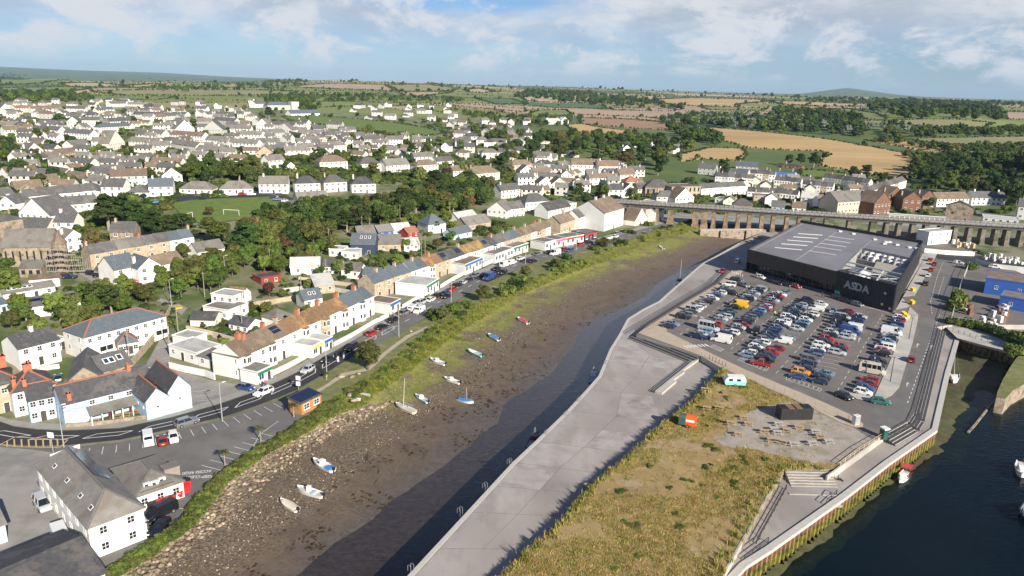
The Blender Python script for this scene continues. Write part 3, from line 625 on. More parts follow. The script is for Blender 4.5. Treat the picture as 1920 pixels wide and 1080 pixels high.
def clumps_tall(seed,R_=1.9,h=13,n=14):
    rg=np.random.default_rng(seed)
    return [((R_*.5*rg.uniform(-1,1),R_*.5*rg.uniform(-1,1),h*(.22+.72*i/n)),(R_*rg.uniform(.5,.75)*math.sin(math.pi*(.25+.65*i/n)),h*.085)) for i in range(n)]
def clumps_bush(seed,R_=1.5,n=7):
    rg=np.random.default_rng(seed)
    return [((R_*.6*rg.uniform(-1,1),R_*.6*rg.uniform(-1,1),R_*rg.uniform(.2,.6)),(R_*rg.uniform(.42,.62),R_*rg.uniform(.38,.55))) for _ in range(n)]
CR={}
for col in ('mid','dark','olive','bright','brown','red'):
    CR['broad',col]=[crown('crown',clumps_round(s),2300,.34,'leaf_'+col,s) for s in ((1,2,3) if col in ('mid','dark') else (4,5))]
CR['pine','dark']=[crown('crown',clumps_flat(s),2300,.36,'leaf_dark',s,.6) for s in (11,12,13)]
CR['pine','mid']=[crown('crown',clumps_flat(s),2300,.36,'leaf_mid',s,.6) for s in (14,15)]
CR['tall','silver']=[crown('crown',clumps_tall(s),1300,.36,'leaf_silver',s) for s in (21,22)]
CR['tall','dark']=[crown('crown',clumps_tall(s),1300,.36,'leaf_dark',s) for s in (23,)]
for col in ('mid','dark','olive','bright','brown','red','yellow','silver'):
    CR['bush',col]=[crown('foliage',clumps_bush(s),650,.17,'leaf_'+col,s) for s in (31,32)]
    if col in ('mid','dark','olive','silver','brown'):CR['far',col]=[crown('crown',clumps_round(s,n=9,big=.5,base=.6),420,.62,'leaf_'+col,s) for s in (41,42,43)]
def trunk_mesh(kind,seed):
    rg=np.random.default_rng(seed);mb=MB();h={'broad':5.0,'pine':8.5,'tall':10.0}[kind];r={'broad':.26,'pine':.38,'tall':.2}[kind]
    ctr=[np.array([rg.uniform(-.15,.15)*i,rg.uniform(-.15,.15)*i,h*i/4]) for i in range(5)]
    def tube(P,r0,r1,k=7):
        n=len(mb.v)
        for i,p in enumerate(P):
            rr=r0+(r1-r0)*i/(len(P)-1)
            for q in range(k):a=2*math.pi*q/k;mb.v.append((p[0]+rr*math.cos(a),p[1]+rr*math.sin(a),p[2]))
        for i in range(len(P)-1):
            for q in range(k):mb.f.append((n+i*k+q,n+i*k+(q+1)%k,n+(i+1)*k+(q+1)%k,n+(i+1)*k+q));mb.m.append(0)
    tube(ctr,r*1.25,r*.4)
    for i in range(6):
        a=i*1.9+rg.uniform(0,.5);s=ctr[2]*(.8+.1*i) if i<3 else ctr[3];e=s+np.array([math.cos(a)*2.0,math.sin(a)*2.0,rg.uniform(1.0,2.2)]);tube([s,(s+e)/2+[0,0,.2],e],r*.45,r*.12,5)
    return mb.mesh('trunk','bark_pale' if kind=='pine' else 'bark')
TRK={(k,s):trunk_mesh(k,s) for k in ('broad','pine','tall') for s in (1,2)}
NOMH={'broad':9.2,'pine':11.5,'tall':13.0,'bush':1.5}
KINDW={'broad':'broad leafy tree','pine':'cypress with layered flat crown','tall':'slim tall tree'}
COLW={'mid':'mid green','dark':'dark green','olive':'olive green','bright':'bright green','brown':'brownish green','red':'deep red','silver':'silvery','yellow':'yellow flowering'}
ntree=0
def tree_at(P,h,kind='broad',col='mid',where='',wide=1.0,group=None,label=None):
    global ntree;ntree+=1
    s=h/NOMH[kind];rz=random.uniform(0,6.28)
    if kind=='bush':
        o=link('bush',random.choice(CR[kind,col]),None,P,rz,(s*wide,s*wide,s));tag(o,label or f'rounded {COLW[col]} bush {where}','bush',group or 'garden bushes');return o
    o=empty('tree' if kind!='pine' else 'cypress_tree',P,rz,label or f'{COLW[col]} {KINDW[kind]} {where}','tree',group)
    o.scale=(s*wide,s*wide,s)
    link('trunk',TRK[kind,random.choice((1,2))],o);link('crown',random.choice(CR[kind,col]),o);return o
def tree(px,py,h,kind='broad',col='mid',where='',wide=1.0,group=None,label=None):return tree_at(T(px,py)-np.array([0,0,.1]),h,kind,col,where,wide,group,label)
def wood(px,n,hs,kinds,where,group,sep=.7,wide=1.0,mass=0,mname='wood'):
    P=[T(*p)[:2] for p in px];pts=[]
    area=abs(sum(P[i][0]*P[(i+1)%len(P)][1]-P[(i+1)%len(P)][0]*P[i][1] for i in range(len(P))))/2;md=math.sqrt(area/n)*sep
    for q in poly_sample(P,n*14):
        if len(pts)>=n:break
        if all((q[0]-p[0])**2+(q[1]-p[1])**2>md*md for p in pts):pts.append(q)
    if mass:  # the trees behind the front ones merge into one mass
        pts.sort(key=lambda q:math.hypot(*q));back=np.array(pts[len(pts)-mass:]);pts=pts[:len(pts)-mass];s=RNG.uniform(hs[0],hs[1],len(back))/9.2
        scatter(mname,np.c_[back,hgt(back[:,0],back[:,1])-.3],np.c_[s*1.15,s*1.15,s],RNG.uniform(0,6.28,len(back)),[bpy.data.objects.new('shape',m) for k in kinds for m in CR[k]],'dense trees massed '+where,'wood')
    for q in pts:
        k,c=random.choice(kinds);tree_at((q[0],q[1],float(hgt(q[0],q[1]))-.2),random.uniform(*hs),k,c,where,random.uniform(.9,1.25)*wide,group)
BK=[('broad','mid')]*3+[('broad','dark')]*3+[('broad','olive'),('broad','brown'),('pine','dark')]
W1='on the wooded slope'
wood([(440,478),(500,490),(560,482),(640,440),(720,425),(780,408),(880,398),(915,385),(915,362),(860,352),(800,362),(700,392),(600,402),(500,425)],128,(7,11),BK,W1,'trees on the wooded slope',wide=1.05,mass=50,mname='slope_wood_mass')
wood([(930,318),(1000,308),(1060,300),(1180,322),(1250,335),(1300,335),(1275,318),(1240,300),(1300,290),(1290,275),(1180,262),(1080,260),(1000,275),(940,290)],88,(9,14),BK,'in the wood above the viaduct','trees of the wood above the village',mass=46,mname='viaduct_wood')
wood([(1700,330),(1760,360),(1850,376),(1990,400),(1990,310),(1880,315),(1800,305),(1720,312)],62,(9,13),[('broad','dark')]*4+[('broad','mid')]*2+[('broad','olive')],'in the dense right-hand wood','trees of the right-hand wood',mass=40,mname='right_hand_wood')
wood([(10,620),(60,640),(130,635),(200,605),(290,580),(300,560),(240,545),(180,560),(120,590),(20,590)],20,(5,7.5),[('broad','olive'),('broad','mid'),('broad','bright'),('pine','mid')],'behind the hotel','trees behind the hotel')
wood([(305,545),(350,570),(420,545),(440,515),(470,500),(430,490),(360,500),(300,520)],22,(5,8),[('broad','olive')]*2+[('broad','mid')]*2,'on the scrubby bank','trees on the scrubby bank')
wood([(0,345),(60,322),(110,315),(60,290),(0,280)],12,(6,9),BK,'at the far left edge','trees at the far left edge')
wood([(330,330),(480,335),(560,320),(570,300),(480,308),(400,312),(330,318)],18,(4,7),[('broad','mid'),('broad','dark'),('broad','olive')],'in the green belt across the hillside','trees of the hillside belt')
wood([(440,502),(520,520),(570,500),(640,472),(610,456),(540,470),(470,482)],24,(4,7),[('broad','olive'),('broad','mid'),('broad','mid'),('broad','bright')],'above the red shed','trees above the red shed')
wood([(640,452),(700,448),(790,425),(880,408),(800,412),(700,430)],22,(3.5,6),[('broad','olive'),('broad','mid'),('broad','bright')],'at the foot of the wooded slope','trees at the slope foot')
for x,y,h in ((205,432,15),(232,428,14),(258,436,12.5),(290,446,11),(320,452,10.5),(342,446,10)):tree(x,y,h,'pine','dark','by the pitch',1.25,'cypress clump beside the pitch')
for x,y,h in ((360,344,13),(392,342,14),(450,344,14)):tree(x,y,h,'pine','mid','on the ridge',1.1,'umbrella cypresses on the ridge')
tree(406,462,11,'broad','silver' if ('broad','silver') in CR else 'mid','',1.15,label='grey green rounded tree at the corner of the football pitch')
tree(468,478,13,'pine','dark','',1.2,label='tall dark cypress right of the football pitch')
for x,y,h,k,c,l in ((505,224,16,'pine','dark','wide dark cypress beside the school on the hilltop'),(693,254,11,'broad','mid','lone round tree at the foot of the school field'),(772,296,13,'pine','dark','dark cypress left of the pair above the villas'),(800,296,13,'pine','mid','paler cypress right of the pair above the villas'),
    (838,342,9,'broad','red','copper beech with deep red leaves among white villas'),(505,556,4.5,'broad','red','small dark red tree beside the red shed'),(690,694,7.2,'broad','olive','olive leaved street tree on the verge by the crossing'),
    (905,566,5.5,'broad','olive','spreading olive tree on the verge beside the parked cars'),(830,602,4.5,'broad','olive','low olive tree on the verge near the lamp post'),(985,524,5,'broad','olive','pale trunked little tree on the far verge'),(1045,508,4.5,'broad','olive','low spreading tree on the verge by the white van'),
    (1358,334,9,'broad','dark','dark round tree beside the blue roofed shed'),(1600,340,11,'broad','dark','dark round tree at the lower edge of the wheat field'),(1622,336,12,'pine','dark','leaning pine at the lower edge of the wheat field'),(1652,344,8,'broad','dark','low dark tree at the lower right of the wheat field'),
    (1355,325,12,'pine','dark','black green cypress above the grey slate terraces'),(1525,314,14,'pine','dark','tallest cypress of the clump in the wheat field'),(1500,312,12,'pine','dark','middle cypress of the clump in the wheat field'),(1478,312,11,'pine','dark','leftmost cypress of the clump in the wheat field'),(1545,300,7,'broad','dark','low tree right of the cypress clump in the wheat'),
    (345,490,6.5,'broad','olive','olive tree in front of the brick terrace'),(175,470,8,'broad','brown','brownish tree right of the church roof'),(155,462,8,'broad','mid','leafy tree between church and white house'),
    (20,560,9,'pine','mid','dense cypress at the left edge below the church'),(10,540,9,'broad','mid','broad tree at the left edge beside the church'),(40,600,6,'pine','mid','flat topped cypress before the long sheds'),(210,590,9,'pine','dark','dark spreading cypress above the long slate roof'),(180,580,8,'pine','dark','dark spreading cypress beside the shed wall'),
    (1185,372,7,'broad','bright','bright green tree by the viaduct end'),(1085,372,10,'pine','dark','dark conifer before the white flats'),(1130,372,9,'broad','mid','broad tree before the white flats'),(1740,395,8,'broad','dark','dark tree beside the brick gables behind the viaduct')):
    tree(x,y,h,k,c,label=l)
GT=[(470,585,3),(530,560,3),(500,590,4),(485,640,4),(520,600,3.5),(580,545,4),(635,515,5),(660,520,5),(690,515,5),(715,508,5),(745,500,5),(760,470,5),(775,488,4),(820,470,5),(845,455,5),(815,435,5),(640,500,4),(600,520,4),(390,605,3),(575,590,3),(850,430,4),(790,420,5)]
for i,(x,y,h) in enumerate(GT):tree(x,y,h,'broad',random.choice(['mid','mid','olive','bright','dark']),'in a back garden behind the terrace',1.15,'back garden trees')
for i in range(22):
    x,y=random.choice([(random.uniform(20,480),random.uniform(300,420)),(random.uniform(480,900),random.uniform(300,345)),(random.uniform(1000,1250),random.uniform(340,385)),(random.uniform(1340,1700),random.uniform(350,395))])
    tree(x,y,random.uniform(3,5.5),'broad',random.choice(['mid','dark','olive','bright']),'between houses of the town',1.1,'small trees between the houses')
# palms by the parking and the verge
def palm(px,py,h,label):
    P=T(px,py);o=empty('cordyline_palm',P,0,label,'palm tree');mb=MB().cyl((0,0),.14,0,h*.78,7,0,.09);mb.build('trunk','bark_pale',o)
    for kx,ky,kz in ((0,0,h*.8),(.35,.1,h*.72),(-.3,.2,h*.75)):
        mb=MB()
        for i in range(26):
            a=random.uniform(0,6.28);e=random.uniform(-.3,1.2);L_=h*random.uniform(.24,.34);d=np.array([math.cos(a)*math.cos(e),math.sin(a)*math.cos(e),math.sin(e)]);c=np.array([kx,ky,kz]);sd_=np.array([-math.sin(a),math.cos(a),0])*.09
            mid=c+d*L_*.6;tip=c+d*L_+np.array([0,0,-L_*.3]);mb.quad([c-sd_*.4,mid-sd_,tip,mid+sd_]);
        mb.build('leaf_head','leaf_olive',o)
palm(489,828,3.6,'young palm standing by the parking bays');palm(551,782,3.4,'young palm beside the wooden kiosk');palm(422,874,3.4,'slim palm beside the road lettering');palm(1147,468,4.5,'bushy palm on the verge opposite the shops');palm(612,712,2.0,'low palm in the flower bed by the road')
# ---------------------------------------------------------------- vegetation nobody could count
def src(m):return [bpy.data.objects.new('shape',x) for x in m]
def tuft(name,m,hgt_,n,spread,seed):
    rg=np.random.default_rng(seed);V=[];Fq=[]
    for i in range(n):
        a=rg.uniform(0,6.28);b0=rg.normal(size=2)*spread*.5;L_=hgt_*rg.uniform(.6,1.15);ln=rg.uniform(.1,.5)*L_;d=np.array([math.cos(a),math.sin(a)]);s=np.array([-d[1],d[0]])*rg.uniform(.03,.06)*(1+hgt_)
        k=len(V);V+=[(*(b0-s),0),(*(b0+s),0),(*(b0+s*.7+d*ln*.5),L_*.65),(*(b0+d*ln),L_)];Fq.append((k,k+1,k+2,k+3))
    return npmesh(name,V,Fq,m)
def on(P,z):return np.concatenate([P,np.full((len(P),1),z)],1)
def nsel(P,s,th,seed):return np.array([mnoise.noise(Vector((p[0]*s,p[1]*s,seed)))>th for p in P])
P=poly_sample(fld,23000);gin=inpoly(P[:,0],P[:,1],grav);keep=~gin|(RNG.random(len(P))<.06);P=P[keep]
bare=nsel(P,.075,.06,9.0)&(RNG.random(len(P))<.88);P=P[~bare]
zf=np.array([ZF+.02+max(0,mnoise.noise(Vector((x*.09,y*.09,1))))*.5 for x,y in P]);zf=np.where(inpoly(P[:,0],P[:,1],grav),ZF+.08,zf)
scatter('dry_grass',np.c_[P,zf],RNG.uniform(.4,1.05,len(P)),RNG.uniform(0,6.28,len(P)),src([tuft('tuft',m,.26,14,.7,s) for s,m in enumerate(('grass_dry','grass_gold','grass_dry','grass_green','grass_dry','grass_gold'))]),'tall dry yellow grass covering the waste ground beside the quay','grass')
# green rim of the waste ground and path-side weeds
rim=resample([np.array([*p,0]) for p in fld[:8]],.35);rim=np.array(rim)[:,:2]+RNG.normal(size=(len(rim),2))*.5+[.6,0]
rim2=np.array(resample([np.array([*p,0]) for p in fld[15:20]],.4))[:,:2]+RNG.normal(size=(len(resample([np.array([*p,0]) for p in fld[15:20]],.4)),2))*.8+[-1.2,.2]
rim=np.concatenate([rim,rim2]);rim=rim[inpoly(rim[:,0],rim[:,1],fld)]
scatter('weeds',on(rim,ZF),RNG.uniform(.7,1.5,len(rim)),RNG.uniform(0,6.28,len(rim)),src([tuft('tuft','grass_green',.6,12,.5,9),tuft('tuft','grass_gold',.7,12,.5,10)]),'greener weeds along the rim of the waste ground','weeds')
BR=poly_sample(fld,150);BR=BR[~inpoly(BR[:,0],BR[:,1],grav)];BR=BR[nsel(BR,.06,.0,21.0)]
scatter('brambles',on(BR,ZF),np.c_[RNG.uniform(.25,.8,len(BR)),RNG.uniform(.25,.8,len(BR)),RNG.uniform(.1,.3,len(BR))],RNG.uniform(0,6.28,len(BR)),src(CR['bush','olive']+CR['bush','mid']),'low green bramble and weed patches in the dry grass','brambles')
# bank of the channel: scrub, grass and hedge
def bank_pts(i0,i1,s0,s1,n,zoff=0):
    out=[]
    for _ in range(n):
        k=random.uniform(i0,i1);i=min(int(k),len(ST)-2);f=k-i;a=LL[i]*(1-f)+LL[i+1]*f;b=VV[i]*(1-f)+VV[i+1]*f;s=random.uniform(s0,s1);p=a+(b-a)*s;p[2]=0.02-1.8*min(max(s,0),1)-.05;out.append(p)
    return np.array(out)
B1=np.concatenate([bank_pts(8.5,20,-.15,.72,8000),bank_pts(0,9,-.1,.8,3800)])
scatter('bank_grass',B1,RNG.uniform(.45,1.15,len(B1)),RNG.uniform(0,6.28,len(B1)),src([tuft('tuft',m,.45,12,.6,s) for s,m in enumerate(('grass_green','grass_green','grass_green','grass_green','grass_gold'))]),'long green and gold grass on the channel bank','grass')
B2=np.concatenate([bank_pts(1,8.6,-.05,.45,560),bank_pts(8.6,13,-.1,.25,46),bank_pts(13,20,-.2,.5,55)])
scatter('bank_scrub',B2,np.c_[RNG.uniform(.45,1.0,len(B2)),RNG.uniform(.45,1.0,len(B2)),RNG.uniform(.3,.75,len(B2))],RNG.uniform(0,6.28,len(B2)),src(CR['bush','mid']+CR['bush','olive']+CR['bush','bright']+CR['bush','olive']),'scrubby green hedge along the top of the channel bank','scrub')
B3=bank_pts(13.5,20,-.9,.1,28)
for p in B3:tree_at(p,random.uniform(1.4,3.0),'bush',random.choice(['mid','olive','bright','dark']),'on the far verge below the shops',1.1,'bushes on the verge below the shops')
# stones of the foreshore
mat('stone_pale',(.27,.21,.155),(.37,.30,.225),1.2,.9,.3,rnd=.35)
mat('stone_brown',(.13,.097,.064),(.20,.152,.105),1.2,.9,.3,rnd=.4)
def rock(seed,m):
    rg=np.random.default_rng(seed);v,f=ICO1;v=v*(1+rg.normal(size=(len(v),1))*.22)*[1,rg.uniform(.6,.95),rg.uniform(.4,.7)]
    return npmesh('stone',v,f,m)
def mud_pts(i0,i1,s0,s1,n,bias=1.0):
    out=[]
    for _ in range(n):
        k=random.uniform(i0,i1);i=min(int(k),len(ST)-2);f=k-i;a=VV[i]*(1-f)+VV[i+1]*f;b=WW[i]*(1-f)+WW[i+1]*f;l=LL[i]*(1-f)+LL[i+1]*f
        s=s0+(s1-s0)*random.random()**bias
        p=a+(b-a)*s if s>=0 else a+(a-l)*s*1.0
        if s<0:p[2]=-1.8-s*-1.8
        out.append(p)
    return np.array(out)
MP=np.concatenate([mud_pts(0,9,-.25,.16,3600),mud_pts(0,8,.0,.55,4200,1.8),mud_pts(8,18,0,.5,1800,1.5)])
scl=RNG.uniform(.08,.22,len(MP));scl[:3600]=RNG.uniform(.14,.62,3600)**1.15
scatter('foreshore_stones',MP,scl,RNG.uniform(0,6.28,len(MP)),src([rock(1,'stone_pale'),rock(2,'stone_brown'),rock(3,'stone_brown'),rock(4,'stone_brown'),rock(5,'stone_brown')]),'loose stones and rubble strewn over the foreshore','stones')
# bladder weed on the lower mud, lying in low mats
WP=np.concatenate([mud_pts(0,8,.45,1.0,1000,.6),mud_pts(8,15,.35,1.0,700,.8)])
WP=WP[nsel(WP,.16,.02,3.3)]
scatter('seaweed',WP+[0,0,.02],np.c_[RNG.uniform(.08,.42,len(WP)),RNG.uniform(.08,.36,len(WP)),RNG.uniform(.03,.09,len(WP))],RNG.uniform(0,6.28,len(WP)),src([crown('mat',clumps_bush(61,1.2,5),120,.25,'weed_brown',61),crown('mat',clumps_bush(62,1.2,5),120,.25,'weed_brown',62)]),'dark seaweed in flat mats on the wet mud','seaweed')
# far country: hedgerows round the fields and distant woods
HP=[]
for nm,mt,px in FIELDS:
    P=[T(*p) for p in px];P.append(P[0]);d=np.hypot(*P[0][:2]);st=3 if d<1500 else 5
    for q in resample(P,st):HP.append((q[0]+random.gauss(0,1.5),q[1]+random.gauss(0,1.5)))
HP=np.concatenate([np.array(HP),np.array(HEDGE)]);HP=np.c_[HP,hgt(HP[:,0],HP[:,1])-.6]
hs=RNG.uniform(.2,.42,len(HP))*np.clip(np.hypot(HP[:,0],HP[:,1])/1500,.8,1.6);hs[RNG.random(len(HP))<.03]*=2.2
FARS=lambda *c:src(sum((CR['far',k] for k in c),[]))
scatter('hedgerows',HP,hs,RNG.uniform(0,6.28,len(HP)),FARS('mid','dark','dark'),'hedgerows bounding the far fields','hedges')
WOODS=[('poplar_belt',[(1240,224),(1300,216),(1440,222),(1560,232),(1720,242),(1722,262),(1640,260),(1440,246),(1330,238),(1240,232)],420,(1.1,1.6),('dark','silver','dark','mid'),'belt of silvery poplars and dark trees behind the wheat field'),
 ('hill_wood',[(1612,200),(1660,192),(1760,192),(1840,198),(1880,212),(1880,226),(1800,228),(1700,225),(1650,216)],430,(1.4,2.1),('dark','dark','mid'),'dark hanging wood on the hill to the right'),
 ('far_wood',[(1450,207),(1540,212),(1630,228),(1600,231),(1460,222)],160,(1.2,1.8),('dark','mid'),'line of dark trees left of the green hill'),
 ('valley_trees',[(1620,262),(1700,272),(1760,288),(1840,296),(1990,300),(1990,270),(1850,274),(1740,270),(1700,262)],240,(.5,1.0),('dark','mid','olive'),'scrub and trees along the hollow beside the stubble'),
 ('valley_trees',[(1720,243),(1860,243),(1990,236),(1990,254),(1800,257),(1722,260)],240,(.5,1.1),('dark','mid'),'mixed trees in the valley before the olive field'),
 ('slope_wood',[(1690,290),(1745,300),(1850,300),(1990,310),(1990,325),(1850,322),(1740,316)],160,(.7,1.2),('dark','mid','olive'),'rising wood behind the dense trees on the right'),
 ('ridge_wood',[(985,172),(1100,174),(1240,192),(1300,208),(1200,203),(1050,191),(965,182)],420,(1.1,1.9),('dark','dark','mid'),'wooded ridge in the middle distance'),
 ('ridge_trees',[(1150,166),(1250,170),(1440,177),(1440,185),(1250,182),(1150,176)],240,(1.4,2.2),('dark',),'trees along the far horizon ridge'),
 ('horizon_trees',[(1470,182),(1620,186),(1760,192),(1990,196),(1990,201),(1760,200),(1500,191)],260,(1.2,2.0),('dark','mid'),'low trees below the far hill'),
 ('far_wood',[(0,178),(80,173),(170,182),(175,190),(60,193),(0,191)],150,(1.0,1.7),('dark','mid'),'dark trees behind the far left estate'),
 ('far_wood',[(0,140),(40,138),(60,146),(0,150)],60,(1.8,2.6),('dark',),'dark copse at the far left below the hills'),
 ('far_wood',[(480,160),(545,152),(580,156),(560,166),(480,172),(300,172),(300,165)],260,(1.2,2.0),('dark','mid'),'wooded rise left of the pink field'),
 ('field_trees',[(560,178),(700,178),(820,184),(880,186),(870,192),(700,190),(560,190)],170,(.8,1.4),('dark','mid'),'scattered trees below the hill fields'),
 ('field_trees',[(480,180),(560,180),(600,200),(590,214),(500,196)],110,(.8,1.4),('dark','mid'),'trees behind the glass roofed school'),
 ('field_trees',[(850,205),(960,218),(1075,222),(1080,234),(1000,240),(900,226)],110,(.6,1.1),('dark','mid','olive'),'trees and hedges above the outer houses'),
 ('field_trees',[(880,240),(980,250),(1060,252),(1060,268),(960,270),(880,256)],90,(.7,1.2),('dark','mid','olive'),'trees between the outer houses and the wood'),
 ('field_trees',[(1250,240),(1330,250),(1360,264),(1340,274),(1280,262)],70,(.9,1.4),('dark','mid'),'trees left of the big wheat field')]
for nm,px,n,sc,cs,lb in WOODS:
    P=poly_sample([T(*p) for p in px],n);P=np.c_[P,hgt(P[:,0],P[:,1])-.5]
    s=RNG.uniform(*sc,n);scatter(nm,P,np.c_[s,s,s*RNG.uniform(.75,1.1,n)],RNG.uniform(0,6.28,n),FARS(*cs),lb,'wood')
q=[]
for _ in range(160):
    y=random.choice([random.uniform(150,200),random.uniform(160,230)]);x=random.uniform(-40,1960);yy=y+.014*(x-700)
    q.append(T(x,min(yy,235)))
q=np.array(q);fd=np.hypot(q[:,0],q[:,1]);q=q[fd>900];s=RNG.uniform(.5,1.5,len(q))*np.clip(np.hypot(q[:,0],q[:,1])/2200,.6,1.7)
scatter('scattered_far_trees',q-[0,0,.5],s,RNG.uniform(0,6.28,len(q)),FARS('dark','mid','dark'),'scattered trees and copses across the far country','trees')
# gardens and hedges of the hillside town
q=[]
for _ in range(2600):
    x=random.uniform(-20,960);y=random.uniform(205,480) if x<420 else random.uniform(225,345);q.append(T(x,y))
for _ in range(500):q.append(T(random.uniform(960,1900),random.uniform(335,400)))
for _ in range(620):q.append(T(*random.choice([(random.uniform(380,520),random.uniform(570,640)),(random.uniform(480,800),random.uniform(470,560)),(random.uniform(700,960),random.uniform(420,480)),(random.uniform(0,330),random.uniform(540,620))])))
q=np.array(q);q=q[~inpoly(q[:,0],q[:,1],[G(*p)[:2] for p in RU]+[l[:2] for l in LL[::-1]])]
PITCH_PX=[(318,383),(360,376),(470,371),(505,374),(540,392),(480,410),(380,422),(345,408)]
q=q[~inpoly(q[:,0],q[:,1],[T(*p)[:2] for p in PITCH_PX])];q=q[~inpoly(q[:,0],q[:,1],[T(*p)[:2] for p in [(530,219),(600,217),(740,230),(840,250),(800,254),(690,244),(545,226)]])]
s=RNG.uniform(.6,2.0,len(q))*np.where(np.hypot(q[:,0],q[:,1])<330,.6,1.35)
scatter('garden_shrubs',q-[0,0,.15],np.c_[s,s,s*.8],RNG.uniform(0,6.28,len(q)),src(CR['bush','mid']+CR['bush','dark']+CR['bush','olive']+CR['bush','bright']+CR['bush','dark']),'garden shrubs and hedges between the houses of the town','shrubs')
q=[]
while len(q)<330:
    p=T(random.uniform(-20,960),random.uniform(205,350))
    if min(math.hypot(p[0]-k[0],p[1]-k[1]) for k in q+[(0,0)])>7:q.append(p)
q=np.array(q);q=q[~inpoly(q[:,0],q[:,1],[T(*p)[:2] for p in [(530,216),(600,214),(740,228),(850,250),(820,262),(690,254),(540,236)]])];s=RNG.uniform(.45,1.05,len(q))
scatter('town_trees',q-[0,0,.3],np.c_[s,s,s*RNG.uniform(.8,1.2,len(q))],RNG.uniform(0,6.28,len(q)),FARS('mid','dark','dark','olive'),'trees crowding between the hillside houses','trees')
def drape(name,px,m,off=.12):
    P=[T(*p) for p in px];bm=bmesh.new();vs=[bm.verts.new((p[0],p[1],0)) for p in resample(P+[P[0]],6)[:-1]];f=bm.faces.new(vs);bmesh.ops.triangulate(bm,faces=[f])
    for _ in range(2):bmesh.ops.subdivide_edges(bm,edges=[e for e in bm.edges if e.calc_length()>8],cuts=1,use_grid_fill=True)
    bmesh.ops.triangulate(bm,faces=bm.faces[:])
    xy=np.array([v.co[:2] for v in bm.verts]);z=hgt(xy[:,0],xy[:,1])
    for v,k in zip(bm.verts,z):v.co.z=k+off
    bmesh.ops.recalc_face_normals(bm,faces=bm.faces[:])
    if sum(f.normal.z for f in bm.faces)<0:bmesh.ops.reverse_faces(bm,faces=bm.faces[:])
    me=bpy.data.meshes.new(name);bm.to_mesh(me);bm.free();me.materials.append(M[m]);return tag(link(name,me),kind='structure')
drape('football_pitch',PITCH_PX,'grass_lawn',.35)
drape('hill_road',[(295,395),(303,375),(330,368),(440,368),(505,368),(545,382),(560,384),(562,378),(520,360),(440,362),(330,362),(290,370),(285,392)],'asphalt_new',.3)
drape('hill_road',[(135,312),(150,300),(168,288),(176,288),(162,302),(150,316)],'asphalt',.4)
drape('church_lane',[(150,515),(165,500),(185,522),(240,545),(330,568),(352,578),(340,592),(318,575),(262,552),(215,540),(170,528)],'asphalt_old',.15)
drape('hill_road',[(0,345),(50,335),(62,340),(0,352)],'asphalt',.3)
# ---------------------------------------------------------------- buildings
def roofm(name,c,c2,c3,**k):mat(name,c,c2,1.4,.75,.25,c3=c3,scale3=.35,detail=7,rnd=.14,**k)
roofm('roof_slate',(.08,.08,.085),(.12,.117,.117),(.145,.132,.115))
roofm('roof_slateblue',(.075,.095,.115),(.11,.13,.15),(.13,.14,.145),lo3=.58,hi3=.7)
roofm('roof_dark',(.05,.05,.055),(.08,.078,.08),(.11,.10,.095))
roofm('roof_brown',(.14,.10,.072),(.185,.138,.10),(.22,.165,.115))
roofm('roof_grey',(.155,.145,.13),(.21,.195,.175),(.14,.122,.105))
roofm('roof_lichen',(.15,.10,.06),(.24,.145,.065),(.33,.19,.07))
roofm('roof_red',(.27,.11,.065),(.33,.15,.09),(.22,.10,.07))
roofm('roof_pale',(.40,.40,.38),(.48,.47,.45),(.34,.33,.31))
roofm('roof_blue',(.05,.17,.42),(.06,.20,.48),(.09,.22,.45))
def wallm(name,c,k=.9,**kw):mat(name,c,tuple(x*k for x in c),.5,.9,.02,c3=tuple(x*k*.9 for x in c),scale3=.12,rnd=.05,lo3=.55,hi3=.75,**kw)
wallm('wall_white',(.80,.79,.75));wallm('wall_cream',(.77,.72,.61));wallm('wall_grey',(.48,.47,.45));wallm('wall_blue',(.46,.62,.78));wallm('wall_beige',(.56,.47,.36));wallm('wall_navy',(.035,.05,.09));wallm('wall_pink',(.72,.48,.45));wallm('wall_turq',(.40,.68,.66));wallm('wall_red',(.26,.04,.03));wallm('wall_royal',(.03,.11,.42));wallm('wall_yellow',(.78,.58,.12));wallm('wall_wood',(.42,.20,.075),.75);wallm('wall_black',(.02,.02,.022));wallm('wall_palegrey',(.62,.62,.61))
mat('wall_tan',(.40,.315,.22),(.47,.385,.28),1.6,.92,.3,c3=(.31,.24,.165),scale3=.8,detail=8)
mat('wall_brick',(.15,.075,.05),(.20,.105,.07),1.5,.92,.2,c3=(.15,.07,.045),scale3=.6)
mat('brick_bright',(.36,.12,.065),(.42,.16,.09),2.5,.9,.2)
mat('ridge_terracotta',(.40,.15,.085),(.34,.12,.07),2.0,.85)
mat('ridge_grey',(.13,.125,.12),(.17,.16,.15),2.0,.85)
mat('frame_white',(.80,.80,.78),rough=.5)
mat('frame_dark',(.05,.05,.05),rough=.5)
mat('glass',(.018,.024,.030),rough=.08,spec=.8)
mat('glass_blue',(.03,.05,.075),rough=.08,spec=.8)
mat('door_dark',(.06,.05,.05),rough=.5)
mat('solar',(.012,.018,.045),(.02,.028,.065),3.0,.12,spec=.8)
mat('metal_grey',(.35,.36,.37),(.42,.43,.44),.8,.45,metal=.6)
mat('metal_dark',(.06,.062,.066),rough=.5,metal=.5)
WALLW={'white':'white rendered','cream':'cream','grey':'grey rendered','blue':'pale blue','beige':'beige','navy':'navy blue clad','pink':'pink','turq':'turquoise','red':'red','royal':'royal blue','yellow':'yellow fronted','wood':'timber','black':'black','tan':'tan stone','brick':'red brick','palegrey':'pale grey','stone':'rough stone'}
